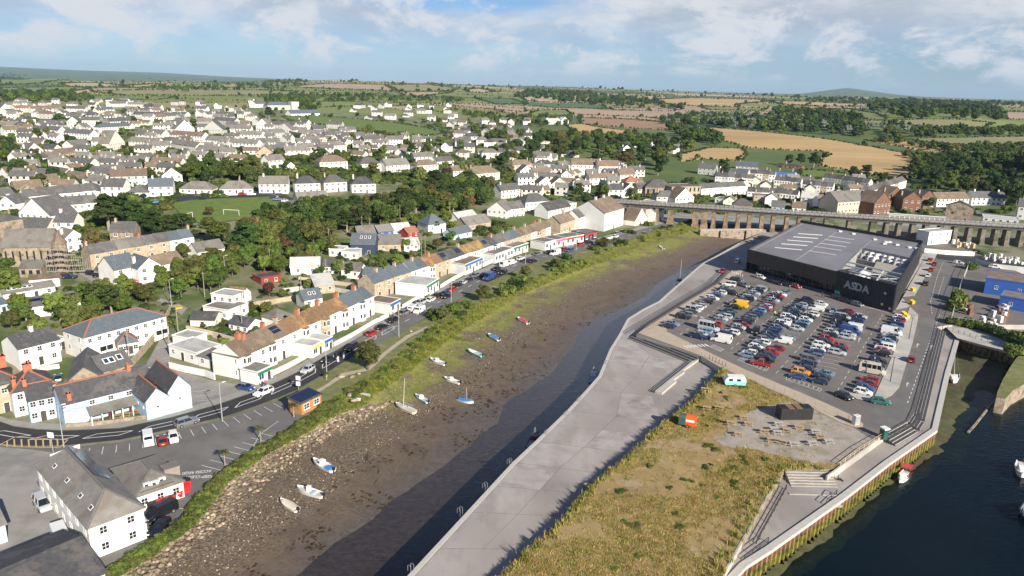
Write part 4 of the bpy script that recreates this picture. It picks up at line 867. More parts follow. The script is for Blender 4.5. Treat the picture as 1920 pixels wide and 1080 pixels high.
ROOFW={'slate':'grey slate','slateblue':'blue slate','dark':'dark slate','brown':'brown tiled','grey':'weathered grey','lichen':'orange lichened','red':'red tiled','pale':'pale','blue':'blue'}
def window_mesh(name,bars,frame='frame_white',glass='glass'):
    mb=MB();t=.07
    mb.box(-.5,.5,-.045,.02,-.5,-.5+t*1.3);mb.box(-.5,.5,-.045,.02,.5-t,.5);mb.box(-.5,-.5+t,-.045,.02,-.5+t*1.3,.5-t);mb.box(.5-t,.5,-.045,.02,-.5+t*1.3,.5-t)
    if 'v' in bars:mb.box(-.025,.025,-.035,.02,-.5+t*1.3,.5-t)
    if 'h' in bars:mb.box(-.5+t,-.026,-.034,.02,-.02,.02);mb.box(.026,.5-t,-.034,.02,-.02,.02)
    mb.box(-.5+t,.5-t,-.010,.018,-.5+t*1.3,.5-t,1);mb.box(-.56,.56,-.10,.02,-.56,-.5,0)
    return mb.mesh(name,[frame,glass])
WIN={'vh':window_mesh('window','vh'),'v':window_mesh('window','v'),'':window_mesh('window',''),'dark':window_mesh('window','v','frame_dark'),'shop':window_mesh('window','v','frame_white','glass_blue')}
_d=MB().box(-.5,.5,-.05,.02,-.5,.5);_d.box(-.58,.58,-.03,.02,-.5,.54,1);DOOR=_d.mesh('door',['door_dark','frame_white'])
_c=MB().box(-.5,.5,-.35,.35,-1.5,1.0);_c.box(-.56,.56,-.41,.41,.85,1.0);_c.cyl((-.22,0),.11,1.0,1.35,7,1);_c.cyl((.22,0),.11,1.0,1.35,7,1)
CHIM={k:_c.mesh('chimney',[m,'brick_bright']) for k,m in (('brick','brick_bright'),('white','wall_white'),('tan','wall_tan'))}
PANEL=MB().box(-.5,.5,-.5,.5,0,.05).mesh('solar_panel','solar')
SKYL=MB().box(-.5,.5,-.5,.5,0,.09).mesh('skylight','frame_white')
SKYG=MB().box(-.36,.36,-.40,.40,.07,.10).mesh('pane','glass_blue')
HOUSES=[]
def text_mesh(body,size,m,extrude=0.0,offset=0.0):
    fc=bpy.data.curves.new('txt','FONT');fc.body=body;fc.size=size;fc.extrude=extrude;fc.offset=offset;t=bpy.data.objects.new('txt',fc);C.objects.link(t);bpy.context.view_layer.update()
    me=bpy.data.meshes.new_from_object(t.evaluated_get(bpy.context.evaluated_depsgraph_get()));bpy.data.objects.remove(t);me.materials.clear();me.materials.append(M[m]);return me
def house(a,b,depth=8,h=5.4,rise=None,rt='gable',wall='white',roof='slate',label=None,where='',cat='house',name=None,n=None,floors=None,win='vh',rside=0,lside=0,chim=(),ridge=None,door=True,over=.28,ww=1.05,wh=1.25,group=None,solar=None,sky=None,base=1.2,bayw=0):
    a=np.asarray(a,float);b=np.asarray(b,float);d=b-a;w=float(np.hypot(d[0],d[1]));rz=math.atan2(d[1],d[0]);z0=float(min(a[2],b[2]))
    rise=rise if rise is not None else (min(depth,w) if rt=='hip' else (w if rt=='cross' else depth))*.39
    kind=name or ('bungalow' if h<3.6 and rt!='flat' else 'house')
    label=label or f"{WALLW[wall]} {kind.replace('_', ' ')} with {ROOFW[roof]} roof {where}".strip()
    o=empty(kind,(a[0],a[1],z0),rz,label,cat,group);HOUSES.append(o)
    D_=depth;mb=MB()
    wl='wall_'+wall;W_=w
    if rt in ('gable','mono'):
        rr=rise;prof=[(0,h),(D_/2,h+rr),(D_,h)] if rt=='gable' else [(0,h),(D_,h+rr)]
        mb.quad([(0,0,-base),(w,0,-base),(w,0,h),(0,0,h)]);mb.quad([(w,D_,-base),(0,D_,-base),(0,D_,prof[-1][1]),(w,D_,prof[-1][1])])
        mb.quad([(w,0,-base),(w,D_,-base)]+[(w,y,z) for y,z in prof[::-1]]);mb.quad([(0,D_,-base),(0,0,-base)]+[(0,y,z) for y,z in prof])
    elif rt=='cross':
        rr=rise;mb.quad([(0,0,-base),(w,0,-base),(w,0,h),(w/2,0,h+rr),(0,0,h)]);mb.quad([(w,D_,-base),(0,D_,-base),(0,D_,h),(w/2,D_,h+rr),(w,D_,h)])
        mb.quad([(w,0,-base),(w,D_,-base),(w,D_,h),(w,0,h)]);mb.quad([(0,D_,-base),(0,0,-base),(0,0,h),(0,D_,h)])
    else:mb.box(0,w,0,D_,-base,h)
    mb.build('wall',wl,o)
    rb=MB();e=over;th=.14;rm='roof_'+roof
    if rt=='gable':
        s=rise/(D_/2);ez=h-s*e+.03;rz_=h+rise+.03
        for sgn in (0,1):
            y0,y1=(-e,D_/2) if sgn==0 else (D_+e,D_/2)
            P=[(-e,y0,ez),(w+e,y0,ez),(w+e,y1,rz_),(-e,y1,rz_)];Q=[(x,y,z-th) for x,y,z in P]
            if sgn:P=P[::-1];Q=Q[::-1]
            rb.quad(P);rb.quad(Q[::-1])
            for i in range(4):j=(i+1)%4;rb.quad([P[j],P[i],Q[i],Q[j]])
        rline=[((-e,D_/2,rz_),(w+e,D_/2,rz_))]
    elif rt=='cross':
        s=rise/(w/2);ez=h-s*e+.03;rz_=h+rise+.03
        for sgn in (0,1):
            x0,x1=(-e,w/2) if sgn==0 else (w+e,w/2)
            P=[(x0,D_+e,ez),(x0,-e,ez),(x1,-e,rz_),(x1,D_+e,rz_)];Q=[(x,y,z-th) for x,y,z in P]
            if sgn:P=P[::-1];Q=Q[::-1]
            rb.quad(P);rb.quad(Q[::-1])
            for i in range(4):j=(i+1)%4;rb.quad([P[j],P[i],Q[i],Q[j]])
        rline=[((w/2,-e,rz_),(w/2,D_+e,rz_))]
    elif rt=='hip':
        k=min(w,D_)/2;z1=h+rise;zz=h+.02
        c4=[(-e,-e,zz),(w+e,-e,zz),(w+e,D_+e,zz),(-e,D_+e,zz)]
        r0,r1=((k,D_/2,z1),(w-k,D_/2,z1)) if w>=D_ else ((w/2,k,z1),(w/2,D_-k,z1))
        if w>=D_:fs=[[c4[0],c4[1],r1,r0],[c4[1],c4[2],r1],[c4[2],c4[3],r0,r1],[c4[3],c4[0],r0]];hips=[(c4[0],r0),(c4[3],r0),(c4[1],r1),(c4[2],r1)]
        else:fs=[[c4[0],c4[1],r0],[c4[1],c4[2],r1,r0],[c4[2],c4[3],r1],[c4[3],c4[0],r0,r1]];hips=[(c4[0],r0),(c4[1],r0),(c4[2],r1),(c4[3],r1)]
        for f in fs:rb.quad(f)
        rb.quad([(x,y,z-.12) for x,y,z in c4][::-1])
        for i in range(4):j=(i+1)%4;p,q=c4[i],c4[j];rb.quad([q,p,(p[0],p[1],p[2]-.12),(q[0],q[1],q[2]-.12)])
        rline=[(r0,r1)]+hips
    elif rt=='mono':
        s=rise/D_;P=[(-e,-e,h-s*e+.03),(w+e,-e,h-s*e+.03),(w+e,D_+e,h+rise+s*e+.03),(-e,D_+e,h+rise+s*e+.03)];Q=[(x,y,z-.12) for x,y,z in P]
        rb.quad(P);rb.quad(Q[::-1])
        for i in range(4):j=(i+1)%4;rb.quad([P[j],P[i],Q[i],Q[j]])
        rline=[]
    else:
        rb.box(-.12,w+.12,-.12,D_+.12,h+.002,h+.16);rline=[]
        pb=MB()
        for q in ((-.14,w+.14,-.14,.06),(-.14,w+.14,D_-.06,D_+.14),(-.14,.06,.062,D_-.062),(w-.06,w+.14,.062,D_-.062)):pb.box(*q,h+.1,h+.34)
        pb.build('parapet',wl,o)
    ro=rb.build('roof',rm,o)
    if ridge and rline:
        q=MB()
        for p,r_ in rline:q.bar(p,r_,.34,.16)
        q.build('ridge_tiles',ridge,ro)
    fl=floors if floors is not None else (2 if h>4.4 else 1)
    n=n if n is not None else max(1,int(w/2.6))
    fh=h/fl
    for f in range(fl):
        for i in range(n):
            x=w*(i+.5)/n;zc=fh*f+fh*.56
            if bayw and i==0:continue
            if f==0 and door and i==n//2:link('door',DOOR,o,(x,-.01,1.02),0,(.95,1,2.05));continue
            link('window',WIN[win],o,(x,-.01,zc),0,(ww,1,min(wh,fh*.62)))
        for i in range(rside):link('window',WIN[win],o,(w+.01,D_*(i+.5)/rside,fh*f+fh*.56),math.pi/2,(ww,1,min(wh,fh*.62)))
        for i in range(lside):link('window',WIN[win],o,(-.01,D_*(i+.5)/lside,fh*f+fh*.56),-math.pi/2,(ww,1,min(wh,fh*.62)))
    if bayw>0:  # two storey bay with a window on each face
        bx=max(1.25,w*.5/n);bb=MB().prism([(bx-1.15,-.02),(bx-.75,-.85),(bx+.75,-.85),(bx+1.15,-.02)],-base,h-.35).build('bay',wl,o);MB().prism([(bx-1.25,.0),(bx-.82,-.97),(bx+.82,-.97),(bx+1.25,.0)],h-.348,[h-.1,h-.3,h-.3,h-.1]).build('bay_roof',rm,bb)
        for f in range(2):link('window',WIN['v'],bb,(bx,-.86,fh*f+fh*.5),0,(1.25,1,1.5));[link('window',WIN[''],bb,(bx+s*.96,-.44,fh*f+fh*.5),s*math.atan2(.83,.40),(.55,1,1.5)) for s in (-1,1)]
    for c in chim:
        t,k=c[0],c[1];y=D_/2 if len(c)<3 else D_*c[2];zt=h+rise*(1-abs(y-D_/2)/(D_/2)) if rt in ('gable','hip') else h+rise*.6
        link('chimney',CHIM[k],o,(w*t,y,zt+.2),math.pi/2 if len(c)<4 else 0,(c[4] if len(c)>4 else 1,)*2+(1,))
    if rt=='gable' and (solar or sky):
        s=rise/(D_/2);sl=math.atan(s);Ls=(D_/2)/math.cos(sl)
        for lst,me in ((solar,PANEL),(sky,SKYL)):
            for (t,v,pw,ph) in (lst or ()):
                q=link('solar_panel' if me is PANEL else 'skylight',me,ro,(w*t,D_/2*v,h+rise*v+.07),0,(pw,ph,1));q.rotation_euler=(sl,0,0)
                if me is SKYL:link('pane',SKYG,q)
    return o
def hpx(x1,y1,x2,y2,**k):return house(T(x1,y1),T(x2,y2),**k)
def panels(t0,t1,nx,v0,v1,ny,w,Ls):
    return [(t0+(t1-t0)*(i+.5)/nx,v0+(v1-v0)*(j+.5)/ny,w*(t1-t0)/nx*.95,Ls*(v1-v0)/ny*.95) for i in range(nx) for j in range(ny)]
def eav(x1,y1,x2,y2,h,z=0.0):
    """front corners from the eaves line seen in the photo"""
    a,b=G(x1,y1,h+z),G(x2,y2,h+z);a[2]=b[2]=z;return a,b
def terrace(A,B,specs,label,group,depth=7.5,**kw):
    """row of joined houses from A to B; every house its own object"""
    A=np.asarray(A,float);B=np.asarray(B,float);tot=sum(s.get('u',1) for s in specs);t=0
    for i,s in enumerate(specs):
        s=dict(s);u=s.pop('u',1);a=A+(B-A)*t/tot;t+=u;b=A+(B-A)*t/tot;g=(b-a)/np.linalg.norm(b-a)*.012
        k=dict(depth=depth,over=.0,cat='house');k.update(kw);k.update(s);k['h']=k.get('h',5.4)+(i%3)*.06;k['depth']=k['depth']+(i%4)*.03
        wl=WALLW[k.get('wall','white')];rf=ROOFW[k.get('roof','slate')]
        house(a+g,b-g,label=f"{wl} terraced house, {rf} roof, {ORD[i + 1]} from {label}",name='terraced_house',group=group,**k)
WN='at the harbour bend'
# --- the white café block in the near left corner
a,b=G(165,990,5.2),G(259,942,5.2);e4=G(68,873,5.2)
cd_=float(np.linalg.norm((e4-a)[:2]));a[2]=b[2]=0
cafe_ax=(e4-a)[:2]/cd_;cafe_w=(b-a)[:2]-cafe_ax*((b-a)[:2]@cafe_ax);b2=np.array([*(a[:2]+cafe_w),0.])
cafe=house(a,b2,cd_,5.2,3.0,'hip','white','grey','large white harbour building with long hipped slate roof and solar panels',cat='building',name='harbour_building',n=2,floors=2,door=False,lside=7,ridge='ridge_grey',win='vh')
_w=float(np.linalg.norm(cafe_w));sl=math.atan(3.0/(_w/2));roof_c=[c for c in cafe.children if c.name.startswith('roof')][0]
for i in range(12):
    for j in range(3):
        q=link('solar_panel',PANEL,roof_c,(_w/2+.75+1.0*j*math.cos(sl),cd_*.42+i*1.05,5.2+3.0-(.75+1.0*j)*math.tan(sl)*math.cos(sl)+.12),0,(.97,1.02,1));q.rotation_euler=(0,sl,0)
for t in (.12,.3,.55,.8):
    q=link('skylight',SKYL,roof_c,(_w*.2,cd_*t,5.2+3.0*.4+.08),0,(.7,1.0,1));q.rotation_euler=(0,-sl,0);link('pane',SKYG,q)
# annex on its seaward face and kitchen wing
a,b=G(181,1041,0),G(275,1006,0)
d=(b-a)/np.linalg.norm(b-a)
house(a+d*4.2,b,3.4,2.8,.4,'mono','white','pale','low white lean-to on the seaward end of the harbour building',cat='building',name='lean_to',n=2,floors=1,door=False,ww=1.6)
a,b=eav(254,932,343,902,2.9)
wing=house(a,b,11.5,2.9,1.9,'hip','white','grey','white kitchen wing with hipped grey roof beside the red bins',cat='building',name='kitchen_wing',n=3,floors=1,door=False,ridge='ridge_grey')
mat('ac_white',(.70,.70,.68),rough=.5);mat('pole_timber',(.22,.19,.16),(.28,.24,.20),2,.9)
mb=MB();wl_=float(np.linalg.norm(b-a));mb.box(.8,wl_*.82,-.02,2.6,3.35,3.75);mb.build('flat_roof','roof_grey',wing).location=(0,0,-.5)
for i,(x,y) in enumerate(((wl_*.3,1.3),(wl_*.45,1.1),(wl_*.62,1.4))):
    q=MB().box(-.55,.55,-.3,.3,0,.7);q.cyl((0,-.02),.0,0,0,3);q.box(-.4,.1,-.33,-.3,.12,.6,1);q=q.build('air_conditioner',['ac_white','metal_dark'],wing);q.location=(x,y,3.26)
q=MB().box(-1.2,1.2,-1,1,0,1.7);q.box(-1.3,1.3,-1.1,1.1,1.7,1.82,1);q=q.build('roof_store',['pole_timber','roof_grey'],wing);q.location=(wl_*.9,3.4,2.8)
# dark tiled roof at the very bottom, its neighbour, the black edge house
a,b=G(28,1150,3.2),G(196,1072,3.2);e=G(90,1026,3.2)
a[2]=b[2]=0
house(a,b,14,3.2,2.2,'gable','white','dark','low building with dark concrete tiled roof in the bottom left corner',cat='building',name='harbour_store',n=2,floors=1)
house(G(-40,1035),G(15,1015),9,3,1.5,'gable','white','grey','white store cut by the left edge above the dark roof',cat='building',name='store',n=1,floors=1)
# --- the pale blue inn
tc='ridge_terracotta'
a,b=eav(117,758,257,724,4.8)
inn=house(a,b,7.5,4.8,2.6,'gable','blue','dark','long pale blue inn with dark slate roof and red ridge',cat='inn',name='inn',n=4,floors=2,door=True,ridge=tc,chim=((.10,'brick',.1),(.98,'brick')),wh=1.0,bayw=-1)
wI=float(np.linalg.norm(b-a));ri=[c for c in inn.children if c.name.startswith('roof')][0]
vr=MB().quad([(wI*.28,-3.2,2.2),(wI*.985,-3.2,2.2),(wI*.985,-.05,3.1),(wI*.28,-.05,3.1)]);vr.quad([(wI*.28,-3.2,2.12),(wI*.28,-.05,3.02),(wI*.985,-.05,3.02),(wI*.985,-3.2,2.12)]);vr.build('veranda_roof','roof_grey',inn)
for i in range(6):MB().box(-.08,.08,-.08,.08,0,2.2).build('veranda_post','frame_white',inn).location=(wI*(.29+.138*i),-3.05,0)
for k,(tx,sz,zz) in enumerate((('THE',.42,3.75),('ROYAL STANDARD',.5,3.05),('INN',.42,2.45))):
    me=text_mesh(tx,sz,'metal_dark',.01);tw=max(v.co.x for v in me.vertices);q=link('wall_lettering',me,inn,(wI*.145-tw/2,-.03,zz));q.rotation_euler=(R(90),0,0)
a,b=eav(52,751,101,741,4.8)
house(a,b,6.5,4.8,2.2,'gable','blue','dark','pale blue wing of the inn with arched board and white porch',cat='inn',name='inn_wing',n=3,floors=2,ridge=tc,chim=((.02,'brick'),))
a,b=G(277,789),G(319,777);house(a,b,9,4.3,2.2,'cross','blue','dark','smaller pale blue gable of the inn with blank end wall',cat='inn',name='gabled_house',n=1,floors=1,door=False,win='v',ridge=tc,ww=.5,wh=.5,lside=3)
a,b=G(319.5,777),G(361,765);house(a,b,11,5.2,2.8,'cross','blue','dark','larger pale blue gable beside the parking with blank end wall',cat='inn',name='gabled_house',n=1,floors=1,door=False,win='v',ridge=tc,ww=.5,wh=.5)
house(*eav(255,712,290,702,3.0),5,3.0,1.0,'mono','white','slate','small slate lean-to between inn and gables',cat='building',name='lean_to',n=1,floors=1)
house(*eav(22,737,104,719,5.2),8.5,5.2,2.8,'hip','white','dark','white hipped house behind the inn wing with brick chimneys',n=3,ridge=tc,chim=((.5,'brick',.5,1,1.5),(.1,'brick',.2)))
house(*eav(-50,735,38,712,6.0),10,6.0,3.2,'hip','tan','dark','stone hipped house at left edge with huge brick chimney',n=4,ridge=tc,chim=((.78,'brick',.5,1,2.2),))
house(*eav(190,696,247,681,4.0),8,4.0,2.4,'gable','stone','slate','stone barn with three skylights behind the inn',cat='barn',name='stone_barn',n=2,floors=1,sky=[(.3,.5,1.2,1.6),(.48,.5,1.2,1.6),(.75,.55,1.2,1.6)],chim=())
house(*eav(128,713,190,705,4.0),13,4.0,2.6,'cross','stone','slate','stone barn with its ridge running back behind the inn',cat='barn',name='stone_barn',n=2,floors=1)
# --- hotel, villa and outbuildings up the lane
a,b=eav(158,633,311,592,5.2,.8)
hot=house(a,b,9.5,5.2,2.6,'hip','white','slateblue','long white hotel with blue slate hipped roof and red ridge',cat='hotel',name='hotel',n=9,floors=2,ridge=tc,lside=2,ww=.95,wh=1.15)
wH=float(np.linalg.norm(b-a))
for t in (.17,.25,.86,.94):
    q=MB().box(-1,1,-.9,0,.4,2.4);q.quad([(-1.15,-1.0,2.4),(0,-1.0,3.1),(0,0,3.1),(-1.15,0,2.4)],0);q.quad([(0,-1.0,3.1),(1.15,-1.0,2.4),(1.15,0,2.4),(0,0,3.1)],0);q.quad([(-1.15,-1,2.4),(1.15,-1,2.4),(0,-1,3.1)],0);q.box(-.75,.75,-.92,-.905,.9,2.1,1);q=q.build('bay_window',['frame_white','glass'],hot);q.location=(wH*t,0,0)
house(*eav(221,646,258,640,2.9,.4),6,2.9,1.9,'hip','white','slateblue','small white pavilion with pyramid roof before the hotel',cat='pavilion',name='pavilion',n=4,floors=1,ridge=tc,rside=3)
house(*eav(34,654,110,635,5.2,.4),8.5,5.2,2.2,'gable','white','dark','white two storey house with dark roof left of the hotel',n=3,rside=2,chim=((.55,'white'),))
house(*eav(105,640,124,634,2.6,.4),4,2.6,.3,'flat','white','pale','white glazed sunroom joining house and hotel',cat='building',name='sunroom',n=4,floors=1,ww=.7)
hpx(357,611,403,617,depth=6,h=2.7,rise=1.5,wall='cream',roof='dark',label='small cream cottage with dark roof above the lane parking',name='cottage',n=1,rside=2)
hpx(430,622,466,629,depth=5.5,h=2.6,rise=1.5,wall='white',roof='dark',label='small white garden bungalow with dark roof',n=3,door=False)
hpx(382,592,430,606,depth=8,h=3.6,rt='flat',wall='white',roof='grey',label='white flat roofed modern house above the cottage',n=3,rside=2)
hpx(398,580,440,588,depth=6,h=5,rt='flat',wall='white',roof='pale',label='taller white flat roofed block behind the modern house',n=3,rside=2)
hpx(427,566,455,570,depth=5,h=2.6,wall='white',roof='lichen',label='white shed with rusty orange roof on the slope',cat='shed',name='shed',n=1)
hpx(325,648,362,655,depth=5,h=2.6,rt='flat',wall='white',roof='pale',label='white flat garage beside the lane wall',cat='garage',name='garage',n=1)
hpx(318,668,370,684,depth=7,h=2.8,rt='flat',wall='white',roof='pale',label='white flat roofed bungalow at the top of the parking',n=3)
hpx(372,685,408,695,depth=4.5,h=2.6,rt='mono',rise=.5,wall='white',roof='grey',label='white lean-to annex beside the balcony house',cat='building',name='annex',n=2)
hpx(400,700,452,712,depth=10,h=5.4,rise=2.6,rt='hip',wall='white',roof='brown',label='white end house with hipped lichened roof and balcony',n=3,chim=((.6,'brick'),),rside=2)
# --- sheds and church
hpx(47,598,153,581,depth=9,h=3.2,rise=1.6,wall='white',roof='slate',label='long white workshop with solar panel strip on grey roof',cat='workshop',name='workshop',n=4,ww=1.6,solar=[(t,.6,1.35,1.3) for t in np.linspace(.12,.92,16)])
hpx(8,568,105,552,depth=6,h=2.8,rise=1.2,wall='white',roof='grey',label='long low white store above the workshop',cat='workshop',name='store',n=4,sky=[(t,.5,1.2,1.0) for t in (.15,.25,.35,.45,.55)])
hpx(56,541,113,536,depth=6,h=2.8,rise=.8,wall='white',roof='brown',label='white box garage with brown roof below the church',cat='garage',name='garage',n=1,door=False)
hpx(0,590,18,586,depth=6,h=3,rise=1,wall='blue',roof='slateblue',label='blue shed cut by the left edge beside the workshop',cat='shed',name='shed',n=1)
ch=hpx(8,500,100,500,depth=11,h=7.0,rise=5.0,wall='stone',roof='grey',label='stone church with steep slate nave roof under repair',cat='church',name='church',n=7,floors=1,win='dark',ww=.55,wh=3.2,door=False)
hpx(38,520,80,520,depth=4,h=3.2,rise=1.6,rt='mono',wall='stone',roof='grey',label='lean-to stone aisle of the church',cat='church',name='church_aisle',n=3,floors=1,door=False,win='dark')
hpx(-30,470,8,480,depth=8,h=12,rise=2,rt='hip',wall='stone',roof='slate',label='square church tower cut by the left edge',cat='tower',name='church_tower',n=1,floors=2,door=False,win='dark')
Pc=T(118,508);sp=empty('church_turret',Pc,0,'slim stone turret with spirelet at the church end','turret');MB().cyl((0,0),2.2,-1,9.5,8).build('shaft','wall_stone',sp);MB().cyl((0,0),2.5,9.4,13.4,8,0,.05).build('spirelet','roof_brown',sp)
sc_=empty('scaffolding',T(122,517),R(12),'grey tube scaffolding wrapped round the church end','scaffolding')
mat('scaff',(.42,.40,.37),rough=.5,metal=.4);mat('board',(.40,.31,.20),(.48,.38,.26),1,.9)
for i in range(7):
    for j in range(3):MB().cyl((-5+i*1.9,j*1.6),.06,-1,9.6-abs(i-2)*1.1,6).build('standard','scaff',sc_)
for k in range(5):
    for j in (0,3.2):MB().bar((-5.2,j,1.8*k+1.6),(6.6-k*.9,j,1.8*k+1.6),.09).build('ledger','scaff',sc_)
    MB().box(-5,6-k*.9,.1,1.5,1.8*k+1.3,1.8*k+1.36).build('deck_board','board',sc_)
for i in range(5):MB().bar((-5+i*1.9,-.05,.2),(-3.1+i*1.9,-.05,5.2),.07).build('brace','scaff',sc_)
# --- terraces by the road
mixs=lambda *L_:[dict(wall=w,roof=r,**(k or {})) for w,r,k in L_]
bay=dict(chim=((.95,'brick'),),rise=2.5,bayw=1);nb=dict(rise=2.5,chim=((.03,'tan'),));so=lambda w:dict(rise=2.5,solar=panels(.2,.8,4,.35,.85,2,w,4.2))
terrace(G(452,712),G(702,589),mixs(('white','brown',bay),('white','brown',nb),('cream','brown',bay),('white','brown',so(5.4)),('white','lichen',nb),('white','lichen',bay),('cream','lichen',nb),('tan','lichen',bay),('white','lichen',nb),('white','lichen',bay),('white','slateblue',nb),('white','slateblue',bay),('white','slateblue',nb)),'the near end, bay fronted row','near roadside terrace',depth=8,h=5.6)
terrace(G(703,562),G(1032,446),mixs(('tan','slateblue',None),('tan','slateblue',nb),('tan','slateblue',None),('tan','slateblue',nb),('white','slateblue',None),('white','slateblue',nb),('white','lichen',bay),('tan','lichen',nb),('tan','dark',so(5)),('white','dark',None),('white','dark',so(5)),('white','lichen',nb),('white','lichen',None),('turq','lichen',None),('pink','slate',so(5)),('white','dark',bay),('white','slate',nb),('tan','slate',None),('tan','slateblue',nb),('tan','slateblue',None),('tan','brown',nb),('tan','brown',None),('white','brown',nb),('tan','brown',bay),('tan','brown',None),('white','brown',nb)),'the near end, long second row','long second terrace',depth=7,h=5.2)
for x1,y1,x2,y2,kw in ((1050,440,1085,428,dict(wall='tan',roof='brown',label='stone and cream end house with pale brown roof',chim=((.5,'tan'),))),(1086,432,1122,420,dict(wall='white',roof='slate',h=6.5,label='white corner house with tall sash windows')),(1028,412,1070,403,dict(wall='white',roof='dark',h=5,label='white house with dark roof behind the shops',depth=9)),
    (985,402,1030,398,dict(wall='white',roof='slate',rt='hip',h=6.5,depth=10,label='square white house with hipped slate roof near the viaduct')),(1032,402,1080,398,dict(wall='white',roof='pale',rt='flat',h=5,depth=9,label='white flat roofed block beside the square white house')),(913,412,950,415,dict(wall='palegrey',roof='grey',rt='cross',h=5.5,depth=12,label='grey rendered hall with weathered gable roof')),(950,412,983,408,dict(wall='white',roof='slate',h=5.5,label='white house right of the grey hall')),
    (1132,434,1168,422,dict(wall='palegrey',roof='brown',h=9,depth=17,rise=5,n=7,label='tall pale hall with broad red brown roof by the viaduct',rside=0,lside=0,chim=((.3,'white'),(.7,'white')))),(1170,418,1200,408,dict(wall='white',roof='dark',h=6,label='white house with dark roof right of the tall hall')),(1200,408,1238,398,dict(wall='white',roof='pale',rt='flat',h=6,label='white flat roofed shop before the first viaduct piers',depth=9)),(1228,418,1244,412,dict(wall='white',roof='slate',h=6,depth=10,label='white end shop touching the viaduct')),(1190,424,1212,417,dict(wall='cream',roof='brown',rt='cross',h=3,label='yellow gabled kiosk near the viaduct',depth=7))):
    kw=dict(kw);kw.setdefault('depth',8);kw.setdefault('h',5.4);house(G(x1,y1),G(x2,y2),**kw)
# shops with flat fronts along the pavement
mat('sign_green',(.02,.18,.08),rough=.5);mat('sign_blue',(.02,.12,.45),rough=.5);mat('sign_pink',(.65,.12,.38),rough=.5);mat('sign_red',(.5,.03,.03),rough=.5)
def shop(x1,y1,x2,y2,d,h,wall,roof,sign,label):
    o=house(G(x1,y1),G(x2,y2),d,h,rt='flat',wall=wall,roof=roof,label=label,cat='shop',name='shop',n=max(2,int(np.linalg.norm(G(x1,y1)-G(x2,y2))/2.4)),floors=1,win='shop',ww=1.7,wh=1.8)
    w=float(np.linalg.norm(G(x1,y1)-G(x2,y2)))
    if sign:MB().box(.1,w-.1,-.16,-.02,h-.75,h-.1).build('sign_board',sign,o)
shop(587,672,606,661,8,3,'white','pale','wall_yellow','small flat roofed shop with yellow front');shop(609,660,624,652,9,3,'palegrey','pale','sign_blue','glass fronted shop with pale blue flat roof');shop(732,590,751,580,8,3.2,'palegrey','brown','sign_blue','corner shop with brown roof and bright blue sign');shop(484,722,512,708,5,2.9,'white','grey','sign_green','white single storey shop with green sign near the bend')
shop(800,558,823,543,11,3.8,'white','pale','sign_green','white garage block with green trimmed front');shop(872,516,903,502,11,3.8,'palegrey','brown','sign_blue','blue fronted showroom beside the parked vehicles');shop(928,494,962,481,8,3.4,'palegrey','grey',None,'grey flat roofed shop beyond the blue showroom');shop(963,480,990,471,8,3.4,'white','grey','sign_green','white gabled shop pair with dark windows')
shop(1022,470,1042,465,8,3.4,'white','grey',None,'plain flat shop left of the pink shop');shop(1043,465,1060,461,8,3.4,'pink','grey','sign_pink','shop with bright pink front');shop(1061,461,1094,455,8,3.4,'white','grey','sign_red','white shop with red posters right of the pink shop');shop(1096,454,1119,449,8,3.6,'black','grey','sign_red','black and red fronted shop near the corner')
# back garden sheds, barns and garages
SH=[(658,477,703,480,9,4.6,'gable','navy','slateblue','navy clad barn with three skylights',dict(sky=[(.4,.6,.9,1.4),(.58,.6,.9,1.4),(.75,.6,.9,1.4)])),(708,470,752,472,8,3.4,'gable','tan','grey','stone barn right of the navy barn',{}),(672,452,705,450,7,3.2,'gable','stone','grey','low stone barn behind the navy barn',{}),(710,448,738,445,6,3.2,'gable','royal','grey','shed with royal blue gable wall',{}),
 (758,472,787,470,6,2.8,'gable','palegrey','pale','pale metal shed right of the stone barn',{}),(738,442,770,440,6,2.8,'gable','white','pale','white roofed shed behind the blue gable',{}),(765,448,785,444,5,2.6,'gable','red','red','small red shed among the gardens',{}),(803,438,836,436,9,4.4,'hip','white','slateblue','white house with steep pyramid slate roof',dict(rise=4.2)),
 (545,515,600,517,7,3,'gable','white','pale','long white garage behind the gardens',{}),(605,513,640,516,5,2.8,'gable','white','dark','white garage with dark roof',{}),(640,520,675,524,5,3.2,'gable','white','grey','white two door garage beside the dark roofed one',{}),(680,528,712,530,5,2.8,'gable','white','slateblue','small white garage with slate roof',{}),(490,534,527,529,6,2.4,'flat','red','dark','bright red flat roofed shed',{}),
 (592,552,628,548,6,2.8,'mono','tan','pale','stone outhouse with pale sheet roof',{}),(572,580,605,574,6,3,'gable','white','slateblue','white outhouse with skylit slate roof',dict(sky=[(.4,.5,.9,1.2),(.65,.5,.9,1.2)])),(520,628,550,618,6,4.2,'hip','white','grey','white outhouse with pyramid roof behind the terrace',{}),(617,480,645,482,6,2.8,'flat','white','pale','white flat roofed store by the trees',{}),(640,486,672,488,6,3,'flat','palegrey','pale','grey flat roofed store left of the navy barn',{}),
 (860,420,895,415,7,2.8,'gable','white','pale','white sheds near the grey hall',{}),(875,432,920,426,8,3,'gable','tan','grey','row of stone outhouses behind the terrace',{}),(850,450,885,444,6,2.8,'gable','blue','slateblue','small blue shed behind the terrace',{}),(560,392,617,388,8,4.5,'gable','white','grey','long white house below the villas',{}),(545,396,560,392,5,2.6,'gable','white','slate','low white annex of the long white house',{})]
for x1,y1,x2,y2,d,h,rt,wl,rf,lb,kw in SH:hpx(x1,y1,x2,y2,depth=d,h=h,rt=rt,wall=wl,roof=rf,label=lb,cat='shed' if h<4 else 'house',name='shed' if h<4 else 'house',n=2,floors=1,door=h>4,**kw)
